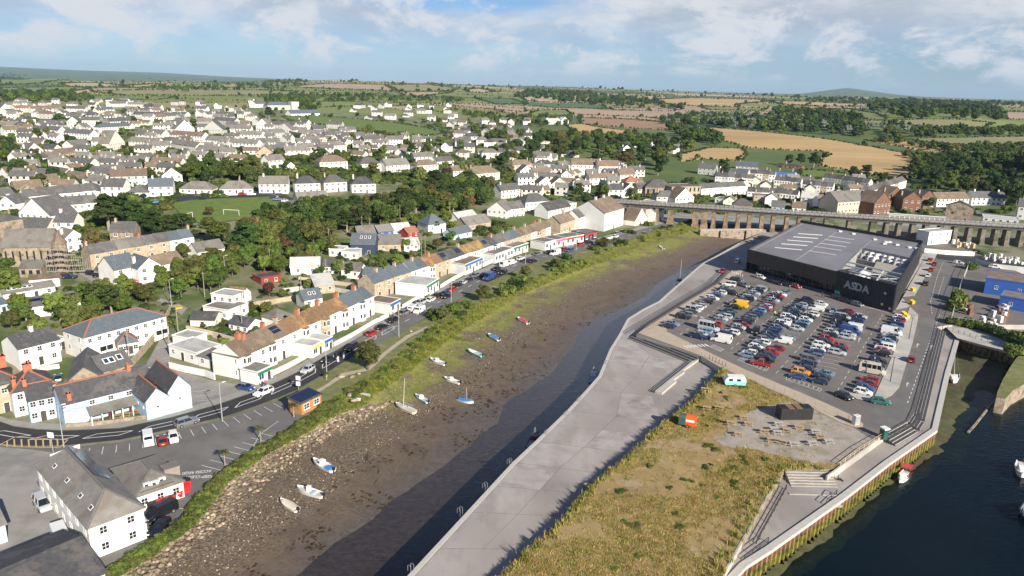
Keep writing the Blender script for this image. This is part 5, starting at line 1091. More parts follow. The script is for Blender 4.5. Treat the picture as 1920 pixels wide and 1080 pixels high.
# --- hillside: (x1, y1, x2, y2, storeys, roof shape, wall, roof, depth)
def hill(rows,where,group,win='v'):
    for r in rows:
        x1,y1,x2,y2,st,rt,wl,rf=r[:8];d=r[8] if len(r)>8 else 8;a,b=T(x1,y1),T(x2,y2);w=np.linalg.norm((b-a)[:2]);h={1:2.7,2:5.2,3:7.8}[st]
        long_=w>17;nm='terrace_row' if long_ and st>1 else ('bungalow' if st==1 else 'house')
        house(a,b,d,h,wall=wl,roof=rf,rt=rt,where=where,name=nm,n=min(12,max(2,int(w/2.9))),win=win,group=group,door=not long_,chim=tuple((t,'white' if wl=='white' else 'tan') for t in (np.linspace(.15,.85,max(1,int(w/9))) if random.random()<.6 else ())),cat='house',ww=1.3,wh=1.3)
hill([(242,276,296,280,2,'gable','cream','grey'),(280,287,322,284,2,'gable','cream','grey'),(322,280,368,288,2,'gable','cream','grey'),(368,293,410,297,2,'gable','white','grey'),(412,299,441,299,2,'gable','white','grey'),(320,262,380,267,2,'gable','white','brown'),(385,273,435,277,2,'gable','white','grey'),(435,279,482,282,2,'gable','white','grey'),(257,258,305,262,2,'gable','cream','grey'),
 (137,286,170,282,2,'gable','cream','grey'),(172,277,202,278,2,'gable','white','grey'),(205,283,235,277,2,'cross','cream','grey'),(172,301,212,306,1,'gable','white','brown'),(197,311,236,309,1,'gable','grey','grey'),(238,309,270,310,1,'gable','white','grey'),(282,312,338,314,1,'gable','cream','brown'),(120,258,170,263,2,'gable','white','slate'),(50,291,82,288,1,'cross','white','slate'),(34,290,49,289,1,'cross','white','grey'),(68,284,100,287,1,'gable','white','dark'),(110,296,150,292,1,'gable','tan','brown')],'on the left hillside','left hillside houses')
hill([(155,241,188,241,3,'gable','white','slate'),(126,238,150,239,2,'cross','cream','slate'),(116,211,160,212,2,'gable','white','slate'),(185,213,213,213,2,'gable','white','slateblue'),(239,202,278,203,2,'gable','cream','grey'),(208,201,238,200,2,'gable','white','brown'),(190,250,240,246,2,'hip','white','slateblue'),(200,238,250,234,2,'gable','white','slate'),(250,222,300,224,2,'gable','grey','dark'),(300,226,345,224,2,'gable','grey','slate'),(345,238,400,236,2,'gable','tan','grey'),(400,232,440,236,2,'gable','grey','slate'),(330,252,365,250,2,'cross','white','grey'),(380,252,420,254,2,'cross','grey','slate'),(420,250,470,252,2,'gable','white','grey'),(440,262,490,264,2,'gable','white','grey'),(30,211,60,210,2,'gable','white','red'),(60,212,105,211,2,'gable','cream','brown'),(0,213,24,212,2,'cross','white','slate'),(10,256,60,254,2,'gable','white','brown'),(60,252,110,256,2,'gable','white','slate'),(0,240,40,238,1,'gable','tan','grey'),(70,236,110,238,1,'gable','grey','slate')],'on the upper left hillside','upper left hillside houses')
hill([(15,334,73,329,1,'gable','white','brown'),(81,329,117,337,1,'gable','white','brown'),(118,339,160,346,1,'gable','white','brown'),(160,349,205,347,1,'hip','cream','grey'),(209,349,277,347,2,'gable','white','brown',9),(305,347,343,345,2,'cross','white','brown'),(30,363,82,359,1,'gable','tan','brown'),(83,350,115,347,1,'gable','white','brown'),(87,375,130,374,1,'hip','white','slate',9),(41,378,78,379,1,'hip','cream','slate',8),(191,369,232,370,2,'gable','white','slate',9),(240,371,278,371,1,'hip','white','slate',9),(280,369,325,368,2,'gable','white','slateblue',9),(337,364,398,365,1,'hip','cream','grey',9),(412,364,475,363,1,'hip','white','grey',9),(145,367,185,368,1,'hip','white','slate',9),(0,378,30,374,1,'gable','white','slate'),(0,402,32,404,2,'cross','white','slate',9)],'above the football pitch','houses above the football pitch','vh')
for k,(x1,y1,x2,y2,n_) in enumerate(((57,414,188,401,5),(50,391,182,377,5))):
    terrace(T(x1,y1),T(x2,y2),[dict(wall='white',roof='slate',h=5.0+.0*i,n=2) for i in range(n_)],('the left, front white terrace','the left, rear white terrace')[k],('front white terrace','rear white terrace')[k],depth=8)
hill([(38,420,98,428,2,'cross','white','slate',12),(34,437,88,440,1,'gable','cream','slate'),(104,440,140,441,2,'gable','white','slate'),(125,473,160,466,2,'cross','white','grey'),(208,460,252,460,2,'gable','stone','slate'),(0,420,30,424,1,'flat','blue','blue')],'near the church','houses near the church','vh')
terrace(T(172,506),T(366,470),mixs(('tan','slate',dict(chim=((.1,'tan'),))),('tan','slate',None),('tan','grey',None),('tan','grey',dict(chim=((.95,'brick'),))),('tan','slate',None),('tan','slate',None),('white','slateblue',None),('white','slateblue',dict(chim=((.95,'tan'),)))),'the left, row beside the church','stone row by the church',depth=7,h=5.2)
hill([(178,520,220,528,1,'gable','white','slate',6),(218,536,262,524,2,'gable','white','slateblue',9),(262,533,304,524,2,'cross','white','slateblue',9),(372,484,422,477,1,'gable','white','grey',7),(298,512,345,500,1,'gable','white','brown',7)],'below the stone row','houses below the stone row','vh')
hill([(486,363,541,363,2,'gable','white','grey',9),(554,363,601,361,2,'hip','white','dark',9),(608,361,651,358,2,'hip','cream','slate',9),(660,361,705,362,2,'hip','white','dark',9)],'in the lower villa row','lower villas','vh')
hill([(600,318,652,317,2,'hip','cream','brown',10),(674,321,715,321,2,'hip','cream','slate',10),(725,323,768,322,2,'gable','white','grey',10),(782,323,822,322,2,'hip','white','brown',9),(777,306,814,306,2,'gable','white','grey'),(820,308,851,307,1,'gable','white','slate'),(850,333,880,333,2,'gable','white','brown'),(884,339,937,337,2,'hip','cream','brown',11)],'in the upper villa row','upper villas','vh')
hill([(480,301,515,301,2,'cross','tan','grey'),(505,316,535,313,2,'gable','white','grey'),(535,321,557,320,1,'cross','cream','brown'),(501,293,537,293,2,'gable','white','slate'),(534,295,580,295,2,'gable','white','grey'),(571,273,602,273,2,'gable','white','grey'),(600,286,650,284,2,'hip','cream','grey'),(480,281,522,278,2,'gable','white','grey'),(610,263,630,263,2,'gable','grey','slate'),(635,264,655,265,2,'gable','white','slate'),(656,264,685,264,2,'gable','grey','slate'),(683,271,722,271,2,'gable','grey','slate'),(725,271,755,272,2,'gable','white','grey'),(558,259,602,261,2,'gable','grey','grey'),(510,241,552,244,2,'gable','grey','slate'),(554,237,575,239,2,'gable','white','slate'),(588,251,612,251,2,'gable','grey','slate'),(480,262,500,262,2,'cross','white','grey'),(500,260,535,258,2,'gable','grey','grey'),(535,262,560,268,2,'gable','grey','slate'),(520,252,548,254,2,'cross','grey','grey'),(480,242,505,244,2,'cross','white','grey'),(640,252,668,252,2,'gable','grey','slate'),(612,240,640,242,2,'gable','grey','slate'),(560,282,590,282,1,'gable','white','grey'),(720,288,750,286,1,'gable','white','grey'),(755,292,775,290,1,'gable','white','grey')],'on the middle hillside','middle hillside houses')
hill([(1001,337,1035,337,2,'gable','white','brown'),(960,323,1000,321,2,'hip','pink','brown',9),(975,334,1000,334,2,'cross','white','slate'),(1010,357,1032,357,2,'cross','white','slate'),(1032,354,1065,354,1,'cross','cream','brown'),(1052,341,1070,341,2,'cross','white','brown'),(1071,327,1124,329,3,'gable','white','brown',10),(1122,331,1160,331,3,'gable','white','brown',10),(1162,341,1191,340,2,'gable','white','brown',10),(1105,348,1160,347,2,'gable','white','brown',7),(1172,356,1200,356,2,'hip','cream','red',9),(1140,371,1168,371,2,'gable','white','dark'),(1168,371,1192,370,2,'cross','white','dark'),(1195,369,1217,368,2,'gable','grey','dark'),(940,372,975,370,2,'gable','white','slate'),(1230,385,1270,385,2,'hip','grey','slate'),(1265,388,1300,385,2,'cross','white','brown'),(1189,276,1220,276,2,'flat','white','pale',9),(1222,276,1236,276,1,'flat','white','pale',6),(1168,288,1182,288,2,'cross','white','slate'),(1262,288,1282,286,2,'gable','white','grey'),(1025,233,1050,233,2,'gable','white','pale',8),(1052,233,1066,233,2,'cross','white','pale',8)],'above the viaduct','houses above the viaduct')
house(T(1209,370),T(1262,371),12,6.5,4.2,'hip','stone','slate','big stone chapel with steep hipped slate roof',cat='chapel',name='chapel',n=5,floors=1,win='dark',ww=1.4,wh=3.4)
house(T(1258,374),T(1312,372),14,7.5,0,'flat','tan','slate','classical stone hall with arched windows beside the chapel',cat='hall',name='stone_hall',n=7,floors=2,win='dark',ww=1.1,wh=2.2)
terrace(T(1314,370),T(1398,364),[dict(wall='white',roof='slate') for _ in range(8)],'the left, row beside stone hall','white row by the stone hall',depth=7)
sl_=[('white','slate'),('grey','dark'),('white','dark'),('cream','slate'),('white','slate'),('tan','dark')]
def row(x1,y1,x2,y2,n,where,group,st=2,rf=None,d=7,wl=None):
    a,b=T(x1,y1),T(x2,y2)
    terrace(a,b,[dict(wall=wl or sl_[(i*5+int(x1))%6][0],roof=rf or sl_[(i*5+int(x1))%6][1],h=2.7*st,n=2,win='v',chim=((.05,'tan'),) if i%2 else ()) for i in range(n)],where,group,depth=d)
row(1340,345,1412,350,6,'the left, row below slate school','slate row below the school');row(1405,338,1452,342,4,'the left, row by blue shed','short slate row');row(1450,352,1500,357,5,'the left, nearest street past viaduct','first slate street');row(1502,360,1560,366,5,'the left, bay windowed street','bay windowed street');row(1540,346,1626,358,7,'the left, street below playing field','street below the playing field');row(1625,376,1698,352,9,'the near end, long climbing row','climbing slate row');row(1440,368,1495,374,5,'the left, low roadside row','low white row',1);row(1400,375,1440,378,3,'the left, trio past viaduct','grey trio')
hill([(1308,326,1340,329,2,'gable','grey','slate',9),(1380,316,1420,319,1,'gable','grey','slateblue',9),(1345,330,1372,332,1,'gable','white','slate',9),(1372,330,1400,333,1,'gable','white','slateblue',9),(1428,330,1498,334,1,'flat','royal','blue',12),(1465,314,1502,318,1,'flat','brick','dark',8),(1500,385,1530,388,2,'gable','palegrey','pale',9),(1340,380,1372,384,1,'flat','white','slate',9),(1372,392,1410,395,1,'hip','tan','slate',9),(1412,382,1442,384,2,'flat','tan','grey',9),(1446,395,1470,397,1,'gable','blue','slate'),(1485,397,1510,399,1,'gable','white','brown')],'beyond the viaduct','buildings beyond the viaduct')
hill([(1568,404,1635,399,3,'gable','beige','grey',13),(1636,406,1667,403,3,'cross','brick','brown',12),(1662,391,1690,389,3,'cross','brick','brown',10),(1690,397,1725,398,3,'cross','brick','brown',12),(1725,392,1750,392,3,'cross','brick','grey',10),(1755,388,1815,386,2,'gable','white','brown',9),(1820,385,1885,383,2,'gable','white','slate',9),(1840,425,1908,428,2,'flat','palegrey','pale',10),(1905,412,1960,412,3,'gable','palegrey','slate',10)],'behind the viaduct end','buildings behind the right end')
hpx(1665,416,1778,424,depth=7,h=3.6,rt='flat',wall='white',roof='pale',label='long low white building along the viaduct',cat='building',name='long_store',n=8,floors=1)
hpx(1770,412,1822,416,depth=6,h=8,rise=3,rt='cross',wall='stone',roof='slate',label='ruined stone gable of the old foundry',cat='ruin',name='foundry_ruin',n=2,floors=1,win='dark')
hpx(546,217,600,217,depth=12,h=3.6,wall='white',roof='slateblue',label='white school hall with navy roof and glazed gables on the hilltop',cat='school',name='school',n=6,floors=1)
hpx(547,206,561,206,depth=9,h=12,rt='flat',wall='grey',roof='grey',label='square grey tower block of the school',cat='tower',name='tower',n=2,floors=4);hpx(502,206,545,206,depth=14,h=7,rise=5,rt='hip',wall='grey',roof='slateblue',label='school building with blue green glass roof',cat='school',name='school',n=6,floors=2);hpx(480,202,500,201,depth=12,h=6,wall='white',roof='slate',label='white gabled hall left of the glass roofed school',cat='school',name='school',n=3,floors=1)
# the furthest roofs: three hundred houses stand singly, the rest reads as one mass
far=[]
for zone,n,where in (((0,480,190,250),90,'in the far left estate'),((840,985,230,300),54,'in the outer estate'),((660,860,200,232),26,'beyond the school field'),((980,1060,268,320),12,'among trees above the villas')):
    k=0;pts=[];tries=0
    while k<n and tries<n*30:
        tries+=1;x=random.uniform(zone[0],zone[1]);y=random.uniform(zone[2],zone[3])
        p=T(x,y)
        if any((p[0]-q[0])**2+(p[1]-q[1])**2<12**2 for q in pts) or any(abs(p[0]-o.location.x)<12 and abs(p[1]-o.location.y)<12 for o in HOUSES) or inpoly(p[0],p[1],[T(*q)[:2] for q in [(530,219),(600,217),(740,230),(840,250),(800,254),(690,244),(545,226)]]):continue
        pts.append(p);k+=1;w=random.choice([8,9,11,15]);an=random.choice([0.05,-.15,.3,1.3])+random.gauss(0,.08);q=p+np.array([math.cos(an)*w,math.sin(an)*w,0]);q[2]=float(hgt(q[0],q[1]))
        st=random.choice([1,2,2]);house(p,q,8,2.7*st,wall=random.choice(['white','white','white','cream','grey','palegrey']),roof=random.choice(['grey','slate','slate','grey','brown','dark']),rt=random.choice(['gable','gable','hip']),where=where,group='houses '+where,n=max(2,int(w/4)),win='',door=False,ww=1.5,wh=1.3,rside=1)
# beyond those, the small houses of the hillside read as one mass
def small_house(w,d,h,r,wl,rf):
    mb=MB().box(0,w,0,d,-1,h);mb.f=mb.f[1:];mb.m=mb.m[1:]
    for x in (0,w):mb.quad([(x,0,h),(x,d,h),(x,d/2,h+r)][::-1 if x==0 else 1])
    mb.quad([(-.2,-.25,h-.1),(w+.2,-.25,h-.1),(w+.2,d/2,h+r+.05),(-.2,d/2,h+r+.05)],1);mb.quad([(w+.2,d+.25,h-.1),(-.2,d+.25,h-.1),(-.2,d/2,h+r+.05),(w+.2,d/2,h+r+.05)],1);mb.box(w*.7,w*.7+.6,d/2-.4,d/2+.4,h+r-.6,h+r+.9,0)
    for i in range(int(w/2.8)):
        for f in range(2 if h>4 else 1):x=w*(i+.5)/int(w/2.8);mb.box(x-.6,x+.6,-.05,0.02,2.6*f+.9,2.6*f+2.1,2)
    return mb.mesh('small_house',['wall_'+wl,'roof_'+rf,'glass'])
q=[];hl=np.array([o.location[:2] for o in HOUSES]);tries=0;bad=[[T(*p)[:2] for p in P_] for P_ in (PITCH_PX,[(530,214),(600,212),(740,226),(860,250),(830,266),(690,260),(540,240)],[(300,348),(480,350),(580,330),(560,318),(330,316)])]
while len(q)<190 and tries<6000:
    tries+=1;p=T(*random.choice([(random.uniform(0,480),random.uniform(212,330)),(random.uniform(470,800),random.uniform(235,300)),(random.uniform(0,200),random.uniform(300,385)),(random.uniform(960,1180),random.uniform(315,372)),(random.uniform(1340,1640),random.uniform(345,392))]))
    if np.min(np.hypot(hl[:,0]-p[0],hl[:,1]-p[1]))<12.5 or any(math.hypot(p[0]-k[0],p[1]-k[1])<12 for k in q) or any(inpoly(p[0],p[1],b_) for b_ in bad):continue
    q.append(p)
scatter('small_houses',np.array(q),np.full(len(q),1.0),RNG.choice([.05,-.15,.3,1.3],len(q))+RNG.normal(size=len(q))*.08,src([small_house(9,7,4.9,2.6,'white','grey'),small_house(12,7,4.9,2.6,'cream','slate'),small_house(10,8,2.6,2.7,'white','slate'),small_house(8,7,4.9,2.7,'grey','grey'),small_house(11,7.5,2.6,2.6,'cream','brown')]),'small grey roofed houses filling the gaps between the hillside rows','houses')
# ---------------------------------------------------------------- supermarket
mat('clad_black',(.018,.018,.021),(.028,.028,.032),.5,.55,spec=.4)
mat('clad_brown',(.050,.042,.035),(.065,.055,.047),.5,.55,spec=.4)
mat('roof_membrane',(.19,.182,.195),(.22,.21,.225),.1,.6,c3=(.175,.167,.176),scale3=.04)
mat('steel_white',(.56,.56,.55),rough=.5);mat('tank_steel',(.55,.57,.58),(.62,.63,.64),.5,.4,metal=.5)
mat('letter_grey',(.36,.36,.37),rough=.5);mat('teal_sign',(.05,.42,.45),rough=.5);mat('plant_grey',(.27,.27,.27),(.36,.36,.355),.6,.6);mat('yard_roof',(.33,.30,.24),(.38,.35,.28),.8,.7)
mat('bin_yellow',(.75,.45,.02),rough=.5)
def V2(p,z):return (float(p[0]),float(p[1]),float(z))
def build_store():
    A,K,B,Cc,Dd=[np.array(p) for p in AS];K=A+(B-A)*((K-A)@(B-A)/((B-A)@(B-A)))
    o=empty('supermarket',(A[0],A[1],ZC),0,'black clad supermarket with grey roof and open service yard','supermarket');of=np.array([A[0],A[1],ZC])
    def loc(p,z):return (float(p[0]-of[0]),float(p[1]-of[1]),float(z))
    hL,hB=8.6,8.9
    # service yard in the near right part of the plan
    Y0=K+(Cc-B)*.02;Y1=K+(Cc-B)*.60;Y2=B+(Cc-B)*.60
    n_in=(Cc-B)/np.linalg.norm(Cc-B)
    roofz=lambda p:hL-.35-.9*max(0,min(1,float(np.cross(Dd-A,p-A)/np.cross(Dd-A,B-A))))*0
    mb=MB();z=hL-.35
    mb.quad([loc(A,z),loc(K,z),loc(Y1,z),loc(Dd+(Y1-K)*0+0*Dd,z)])
    mb=MB();ring=[A,K,Y1,Y2,Cc,Dd];mb.quad([loc(p,z) for p in ring]);mb.build('roof','roof_membrane',o)
    rf=[c for c in o.children][0]
    # standing seams and rooflights
    fu=(K-A)/np.linalg.norm(K-A);fl=np.linalg.norm(K-A);dv=Dd-A
    for i,t in enumerate((.03,.36,.66,.97)):
        p=A+(B-A)*t*.98;q=Dd+(Cc-Dd)*t*.98
        if t>.6:q=p+(q-p)*.98
        if t<.9:MB().bar(loc(p+(q-p)*.02,z+.06),loc(q-(q-p)*.02,z+.06),.22,.1).build('roof_seam','plant_grey',rf)
    for (px1,py1),(px2,py2) in zip(((1453,463),(1465,456),(1476,449),(1487,443),(1496,437),(1517,469),(1527,461),(1537,455),(1546,448),(1554,442)),((1504,467.5),(1514,459.5),(1524,453),(1534,446),(1542,440),(1568,477),(1577,468.5),(1586,461.5),(1594,454.5),(1602,448.5))):
        MB().bar(loc(G(px1,py1,ZR)[:2],z+.15),loc(G(px2,py2,ZR)[:2],z+.15),.24,.25).build('rooflight','steel_white',rf)
    for px,py in ((1575,433),(1600,437.5),(1640,448),(1658,456),(1661,453),(1668,453),(1682,458),(1705,463),(1718,465)):
        q=MB().box(-.7,.7,-.7,.7,0,.5).build('vent_cowl','steel_white',rf);q.location=loc(G(px,py,ZR)[:2],z)
    # outer walls with parapets; the glazed entrance stands back under the deep fascia
    def wall(name,p,q,z0,z1,m,th=.35,inward=None):
        p=np.asarray(p,float);q=np.asarray(q,float);d=(q-p)/np.linalg.norm(q-p);nn=np.array([-d[1],d[0]])
        if inward is not None and nn@(inward-p)<0:nn=-nn
        mb=MB().prism([p-of[:2],q-of[:2],q+nn*th-of[:2],p+nn*th-of[:2]],z0,z1);return mb.build(name,m,o)
    mid=(A+Cc)/2;nin=mid
    wall('fascia',A,K,3.6,hL,'clad_brown',.5,mid)
    back=np.array([-(K-A)[1],(K-A)[0]])/fl;back=back if back@(mid-A)>0 else -back
    wall('glass_front',A+back*3.2,K+back*3.2,-.5,3.65,'glass',.2,mid)
    for i in range(19):
        p=A+back*3.1+(K-A)*(i+.5)/19;q=MB().box(-.08,.08,-.08,.08,0,3.6).build('mullion','metal_dark',o);q.location=loc(p,0)
    for i in range(7):
        p=A+back*.8+(K-A)*(i+.3)/7;q=MB().cyl((0,0),.16,-.2,3.6,8).build('column','metal_dark',o);q.location=loc(p,0)
    MB().quad([loc(A,3.6),loc(A+back*3.3,3.6),loc(K+back*3.3,3.6),loc(K,3.6)]).build('soffit','clad_brown',o)
    wall('left_wall',A,Dd,-.5,hL,'clad_brown',.35,mid);wall('rear_wall',Dd,Cc,-.5,hL+.9,'clad_black',.35,mid);wall('right_wall',Cc,B,-.5,hB,'clad_black',.35,mid)
    K2=K+(B-K)*.035
    fb=wall('front_wall',K2,B,-.5,hB,'clad_black',.35,mid)
    wall('corner_fin',K,K2,-.5,hB+.1,'clad_black',6,mid)
    # cladding joints: thin proud ribs, one per panel
    for name,p,q,n_,z0,z1 in (('clad_rib',K2,B,16,.2,hB-.05),('clad_rib',B,Cc,26,.2,hB-.05),('clad_rib',A,K,24,3.65,hL-.05)):
        d=(q-p)/np.linalg.norm(q-p);nn=np.array([-d[1],d[0]]);nn=-nn if nn@(mid-p)>0 else nn
        for i in range(1,n_):
            c=p+(q-p)*i/n_+nn*.012;MB().bar(loc(c,z0),loc(c,z1),.05,.05).build(name,'clad_black',o)
    # yard: inner walls, floor, tank, trusses, plant
    wall('yard_wall',Y0+fu*.6,Y1,1,hL-.3,'plant_grey',.25,B);wall('yard_wall',Y1,Y2,1,hL-.3,'plant_grey',.25,B)
    MB().quad([loc(p,1.0) for p in (K,B,Y2,Y1)]).build('yard_floor','asphalt',o)
    fw=B-K;fwn=fw/np.linalg.norm(fw);wY=np.linalg.norm(fw);dY=np.linalg.norm(Y1-K)
    def yp(u,v):return K+fw*u+(Cc-B)*.60*v
    q=MB().cyl((0,0),3.6,.9,7.0,28);q.cyl((0,0),3.75,7.0,7.15,28);q.cyl((0,0),3.6,7.15,7.9,28,0,.3);t=q.build('water_tank','tank_steel',o,True);t.location=loc(yp(.28,.30),0)
    for v in (.10,.24,.36):MB().bar(loc(yp(.03,v),hL-.1),loc(yp(.97,v),hL-.1),.35,.5).build('roof_beam','steel_white',o)
    for u in (.36,.66):MB().bar(loc(yp(u,.03),hL-.25),loc(yp(u,.37),hL-.25),.3,.4).build('roof_beam','steel_white',o)
    for u,v,u2,v2 in ((.66,.1,.97,.24),(.97,.1,.66,.24),(.36,.1,.66,.24)):MB().bar(loc(yp(u,v),hL-.2),loc(yp(u2,v2),hL-.2),.16).build('brace','steel_white',o)
    MB().prism([yp(u,v)-of[:2] for u,v in ((.42,.45),(.96,.45),(.96,.72),(.42,.72))],1,[5.4,5.4,7.2,7.2]).build('yard_canopy','yard_roof',o)
    for i in range(14):
        u,v=.12+.8*(i%7)/6.5+random.uniform(-.02,.02),.82+.1*(i//7);s=random.uniform(.7,1.6)
        q=MB().box(-s,s,-.9,.9,0,random.uniform(.9,1.8));q.box(-s*.7,s*.7,-.6,.6,1.0,2.0);q=q.build('plant_unit',random.choice(['plant_grey','steel_white','metal_grey','plant_grey']),o);q.location=loc(yp(u,v),hL-2.6 if i>=7 else hL-2.9)
    MB().prism([yp(u,v)-of[:2] for u,v in ((.02,.76),(.97,.76),(.97,.99),(.02,.99))],1,hL-2.62).build('plant_deck','roof_membrane',o)
    # lettering
    d=fwn;nn=np.array([-d[1],d[0]]);nn=-nn if nn@(mid-B)>0 else nn
    x=0.0;ang=math.atan2(d[1],d[0])
    for ch_ in 'ASDA':
        me=text_mesh(ch_,3.4,'letter_grey',.08,.10)
        xs=[v.co.x for v in me.vertices];lt=link('letter',me,o);lt.matrix_local=Matrix.Translation(Vector(loc(K+fw*.155+fwn*(x-min(xs))+nn*.12,4.1)))@Matrix.Rotation(ang,4,'Z')@Matrix.Rotation(R(90),4,'X');x+=max(xs)-min(xs)+.05
    q=MB().box(-1.0,1.0,-.06,.06,-.7,.7).build('teal_sign','teal_sign',o);q.location=loc(K+fw*.06+nn*.1,1.5);q.rotation_euler=(0,0,ang)
    for u,zz in ((.84,5.6),(.82,1.9),(.95,1.2)):
        q=MB().box(-.35,.35,-.05,.05,-.35,.35).build('wall_plate','steel_white',o);q.location=loc(K+fw*u+nn*.08,zz);q.rotation_euler=(0,0,ang)
build_store()
# ---------------------------------------------------------------- railway viaduct
mat('pier_stone',(.22,.155,.095),(.30,.22,.14),.9,.92,.35,c3=(.13,.10,.068),scale3=.3,lo3=.44,hi3=.6)
mat('girder',(.055,.055,.058),(.085,.08,.078),.8,.7);mat('parapet_pale',(.20,.195,.185),(.26,.25,.24),1,.8);mat('ballast',(.13,.105,.085),(.18,.15,.125),2,.95,.3)
def build_viaduct():
    piers=[(1204,412),(1230,416),(1258,420),(1297,417),(1321,424),(1341,427),(1363,428),(1385,429),(1405.5,430),(1427.5,431),(1448,432),(1472,433),(1494,434),(1519,435.5),(1543,437),(1588,440),(1631,443),(1656.5,445),(1681,447),(1705,448),(1729,449.5),(1756,451),(1782,452.5),(1808,454),(1834,456),(1860,458),(1886,461),(1914,463),(1942,465)]
    base=[G(x,y)[:2] for x,y in piers]
    X=np.array([b[0] for b in base]);Y=np.array([b[1] for b in base]);pf=np.polyfit(X,Y,2);f=lambda x:float(np.polyval(pf,x))
    xs=[x for x in X];x0=float(G(1120,400)[0]);x1=float(xs[-1]+30);zt=9.4
    P0=np.array([x0,f(x0)]);o=empty('railway_viaduct',(*P0,0),0,'long railway viaduct on slender stone piers crossing behind the store','viaduct')
    def at(x,off=0.0):
        sl=np.polyval(np.polyder(pf),x);n=np.array([-sl,1])/math.hypot(1,sl);return np.array([x,f(x)])+n*off-P0
    seg=np.arange(x0,x1,6.5)
    pier_m={}
    for i,x in enumerate(xs):
        big=i in (2,3,4,15,16);hw=1.55 if big else 1.0;mb=MB()
        for z0,z1,k0,k1 in ((-1.5,.8,1.25,1.2),(.8,zt-1.9,1.0,.86),(zt-1.9,zt-1.5,1.02,1.02)):
            n=len(mb.v)
            for z,k in ((z0,k0),(z1,k1)):
                for sx,sy in ((-1,-1),(1,-1),(1,1),(-1,1)):mb.v.append((sx*hw*k,sy*2.5*k,z))
            for q in ((3,2,1,0),(4,5,6,7),(0,1,5,4),(1,2,6,5),(2,3,7,6),(3,0,4,7)):mb.f.append(tuple(n+j for j in q));mb.m.append(0)
        p=at(x);q=mb.build('pier','pier_stone' if i<13 else 'quay_wall',o);q.location=(p[0],p[1],0);q.rotation_euler=(0,0,math.atan(np.polyval(np.polyder(pf),x)))
    for i in range(len(seg)-1):
        a,b=seg[i],seg[i+1]-.05
        def slab(name,o0,o1,z0,z1,m):MB().prism([at(a,o0),at(b,o0),at(b,o1),at(a,o1)],z0,z1).build(name,m,o)
        slab('girder',-2.9,2.9,zt-1.5,zt-.35,'girder');slab('deck',-3.6,3.6,zt-.35,zt,'girder');slab('ballast',-2.4,2.4,zt,zt+.18,'ballast')
        slab('parapet_rail',-3.62,-3.5,zt+.95,zt+1.1,'girder');slab('parapet_rail',3.5,3.62,zt+.95,zt+1.1,'girder')
        for off in (-3.55,3.55):
            for k in range(3):
                xa=a+(b-a)*(k+.06)/3;xb=a+(b-a)*(k+.94)/3;MB().prism([at(xa,off-.04),at(xb,off-.04),at(xb,off+.04),at(xa,off+.04)],zt+.02,zt+.9).build('parapet_panel','parapet_pale',o)
    for off in (-1.75,-.35,.35,1.75):
        mb=MB()
        for i in range(len(seg)-1):p,q=at(seg[i],off),at(seg[i+1],off);mb.bar((*p,zt+.25),(*q,zt+.25),.09,.14)
        mb.build('rail','metal_grey',o)
build_viaduct()
# harbour head wall with its sluice
a,b=G(1313,437,-1),G(1436,436,-1)
hw=empty('sluice_wall',(a[0],a[1],0),math.atan2(b[1]-a[1],b[0]-a[0]),'stone sluice wall closing the head of the harbour','wall');L_=float(np.linalg.norm((b-a)[:2]))
MB().box(0,L_,0,2.5,-6,.35).build('wall','wall_stone',hw)
for i in range(int(L_/3)):MB().box(i*3+.05,i*3+2.95,-.15,2.65,.352,.6).build('coping_stone','kerb_stone',hw)
for t in (.33,.72):MB().box(L_*t-1.3,L_*t+1.3,-1.2,.1,-5,.2).build('buttress','wall_stone',hw)
# ---------------------------------------------------------------- steps, walls and rails of the quays
def flight(name,A,B,out,z0,z1,n,run,label,mt='granite_dark',nosing='granite_edge',parent=None):
    """a flight of broad steps; A-B is the upper edge, out the way down; each step a piece"""
    A=np.asarray(A[:2],float);B=np.asarray(B[:2],float);out=np.asarray(out,float);out=out/np.linalg.norm(out)
    o=empty(name,(A[0],A[1],z0),0,label,'steps')
    for i in range(n):
        p=[A+out*run*i,B+out*run*i,B+out*run*(i+1),A+out*run*(i+1)];zt_=z1-(z1-z0)*(i+1)/(n+1)
        s=MB().prism([q-A for q in p],-.3,zt_-z0).build('step',mt,o)
        if nosing:MB().prism([q-A for q in (A+out*run*(i+.86),B+out*run*(i+.86),B+out*run*(i+1.01),A+out*run*(i+1.01))],zt_-z0-.12,zt_-z0+.015).build('nosing',nosing,s)
    return o
u1,u2,u3=G(1197,622,ZC),G(1313,667,ZC),G(1226,738,ZQ)
dd_=(u2-u1)[:2];nn_=np.array([dd_[1],-dd_[0]]);nn_=nn_ if nn_[1]<0 else -nn_
flight('granite_steps',u1,u2,nn_,ZQ,ZC,4,.95,'broad dark granite steps from car park down to quay')
sd2=(G(1222,735,ZQ)-G(1297,674,ZQ))[:2];n2=np.array([sd2[1],-sd2[0]]);n2=-n2 if n2[0]>0 else n2
flight('granite_steps',G(1303,676,ZQ),G(1228,737,ZQ),n2,ZQ,ZQ+.75,2,.7,'narrow dark steps edging the raised quay terrace')
rt_=[G(1303,676,ZQ)[:2],G(1228,737,ZQ)[:2],G(1241,741,ZQ)[:2],G(1268,718,ZQ)[:2],G(1262,716,ZQ)[:2],G(1284,700,ZQ)[:2],G(1280,698,ZQ)[:2],G(1312,676,ZQ)[:2]]
struct('raised_terrace',MB().prism(rt_,ZQ-.1,ZQ+.55),'promenade_concrete')
